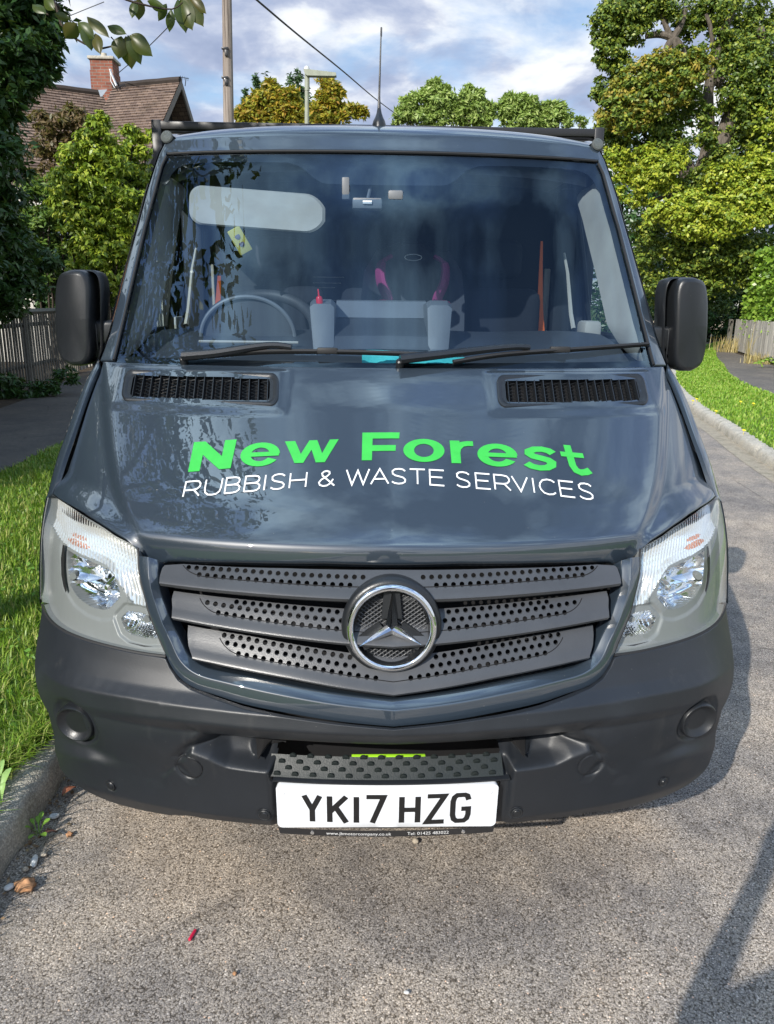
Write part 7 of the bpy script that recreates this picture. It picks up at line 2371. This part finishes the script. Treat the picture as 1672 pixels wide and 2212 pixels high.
# ================================================================== PHOTOGRAPHER (stands behind the camera, casts the shadow at bottom right)
def person():
    J = {}; Rd = {}; E_ = []
    def add(n, p, r, par=None):
        J[n] = Vector(p); Rd[n] = r
        if par: E_.append((par, n))
    bx, by = -.02, -2.06
    add('pelvis', (bx, by, .98), .155)
    add('waist', (bx, by + .01, 1.10), .135, 'pelvis'); add('chest', (bx, by - .0, 1.30), .165, 'waist'); add('upper', (bx, by - .0, 1.42), .135, 'chest')
    add('neck', (bx - .01, by + .02, 1.52), .060, 'upper'); add('jaw', (bx - .02, by + .06, 1.60), .072, 'neck'); add('head', (bx - .02, by + .055, 1.68), .098, 'jaw'); add('crown', (bx - .02, by + .045, 1.75), .080, 'head')
    for s in (-1, 1):
        k = 'L' if s < 0 else 'R'
        add('hip' + k, (bx + s * .10, by, .92), .098, 'pelvis'); add('knee' + k, (bx + s * .13, by + .03, .52), .062, 'hip' + k); add('ank' + k, (bx + s * .15, by - .02, .10), .042, 'knee' + k)
        add('foot' + k, (bx + s * .17, by + .08, .045), .042, 'ank' + k); add('toe' + k, (bx + s * .18, by + .17, .035), .030, 'foot' + k)
    add('shL', (bx - .18, by + .02, 1.43), .070, 'upper'); add('elL', (-.41, -1.88, 1.21), .047, 'shL'); add('wrL', (-.155, -1.67, 1.46), .030, 'elL'); add('paL', (-.125, -1.625, 1.50), .034, 'wrL')
    add('shR', (bx + .18, by + .02, 1.43), .070, 'upper'); add('elR', (.33, -1.88, 1.20), .047, 'shR'); add('wrR', (.105, -1.67, 1.44), .030, 'elR'); add('paR', (.075, -1.63, 1.475), .034, 'wrR')
    for k, s, c in (('L', 1, Vector((-.125, -1.625, 1.50))), ('R', -1, Vector((.075, -1.63, 1.475)))):
        for i, (dz, ln) in enumerate(((.030, .070), (.012, .078), (-.006, .072), (-.022, .058))):
            a = c + Vector((s * .004, .012, dz)); b = a + Vector((s * ln * .42, .030 - i * .001, .010)); d = b + Vector((s * ln * .45, -.006, .004))
            add('f%s%da' % (k, i), a, .0105, 'pa' + k); add('f%s%db' % (k, i), b, .0090, 'f%s%da' % (k, i)); add('f%s%dc' % (k, i), d, .0080, 'f%s%db' % (k, i))
        a = c + Vector((s * .006, -.020, .022)); b = a + Vector((s * .026, .002, .020)); d = b + Vector((s * .026, .016, .012))
        add('t%sa' % k, a, .0125, 'pa' + k); add('t%sb' % k, b, .0105, 't%sa' % k); add('t%sc' % k, d, .009, 't%sb' % k)
    names = list(J); idx = {n: i for i, n in enumerate(names)}
    me = bpy.data.meshes.new('body')
    me.from_pydata([tuple(J[n]) for n in names], [(idx[a], idx[b]) for a, b in E_], [])
    o = bpy.data.objects.new('body', me); COL.objects.link(o)
    sk = o.modifiers.new('skin', 'SKIN'); sk.use_smooth_shade = True
    for i, n in enumerate(names):
        sv = me.skin_vertices[0].data[i]; sv.radius = (Rd[n] * (1.15 if n in ('chest', 'upper', 'pelvis', 'waist') else 1), Rd[n] * (.80 if n in ('chest', 'upper', 'pelvis', 'waist') else 1)); sv.use_root = n == 'pelvis'
    sb = o.modifiers.new('sub', 'SUBSURF'); sb.levels = 2; sb.render_levels = 2
    dg = bpy.context.evaluated_depsgraph_get(); dg.update()
    m2 = bpy.data.meshes.new_from_object(o.evaluated_get(dg))
    bpy.data.objects.remove(o)
    for m_ in (simple('skin', (.52, .33, .25), .5), simple('navy jacket', (.02, .03, .06), .85), simple('grey trousers', (.07, .07, .075), .9), simple('dark shoes', (.02, .018, .016), .6)): m2.materials.append(m_)
    root = empty('person', (bx, by, 0), 'person in a dark jacket holding up a phone, whose shadow falls at the bottom right', 'person')
    for p in m2.polygons:
        c = p.center
        if c.z < .09: k = 3
        elif c.z < .98: k = 2
        elif c.y > -1.665 or c.z > 1.53: k = 0
        else: k = 1
        p.material_index = k; p.use_smooth = True
    b = bpy.data.objects.new('body', m2); COL.objects.link(b); b.parent = root; b.location = (-bx, -by, 0)
    hc = Vector((bx - .02, by + .055, 1.69))
    mb = MB(); mb.sphere(hc + Vector((0, -.022, .028)), .102, 20, sc=(.94, 1.0, .98)); mb.build('hair', simple('brown hair', (.05, .03, .02), .8), root)
    mb = MB()
    mb.sphere(hc + Vector((0, .105, -.035)), .014, 10, sc=(.8, 1.1, 1.5)); mb.build('nose', m2.materials[0], root)
    for s in (-1, 1):
        mb = MB(); mb.sphere(hc + Vector((s * .034, .088, -.005)), .011, 10); mb.build('eye', simple('eye white', (.7, .7, .68), .2), root)
        mb = MB(); mb.sphere(hc + Vector((s * .098, -.005, -.02)), .026, 10, sc=(.35, .7, 1.1)); mb.build('ear', m2.materials[0], root)
    mb = MB(); mb.sphere(hc + Vector((0, .088, -.066)), .018, 10, sc=(1.3, .5, .35)); mb.build('mouth', simple('lips', (.42, .18, .15), .5), root)
    mb = MB()
    c = Vector((-.030, -1.588, 1.545)); M_ = Matrix.Translation(c) @ Matrix.Rotation(R(-15.3), 4, 'X')
    mb.box((-.038, -.004, -.078), (.038, .004, .078), r=.004, M=M_)
    tag(mb.build('phone', simple('black glass phone', (.01, .01, .012), .1)), 'black mobile phone held up in both hands behind the viewpoint', 'phone')
person()
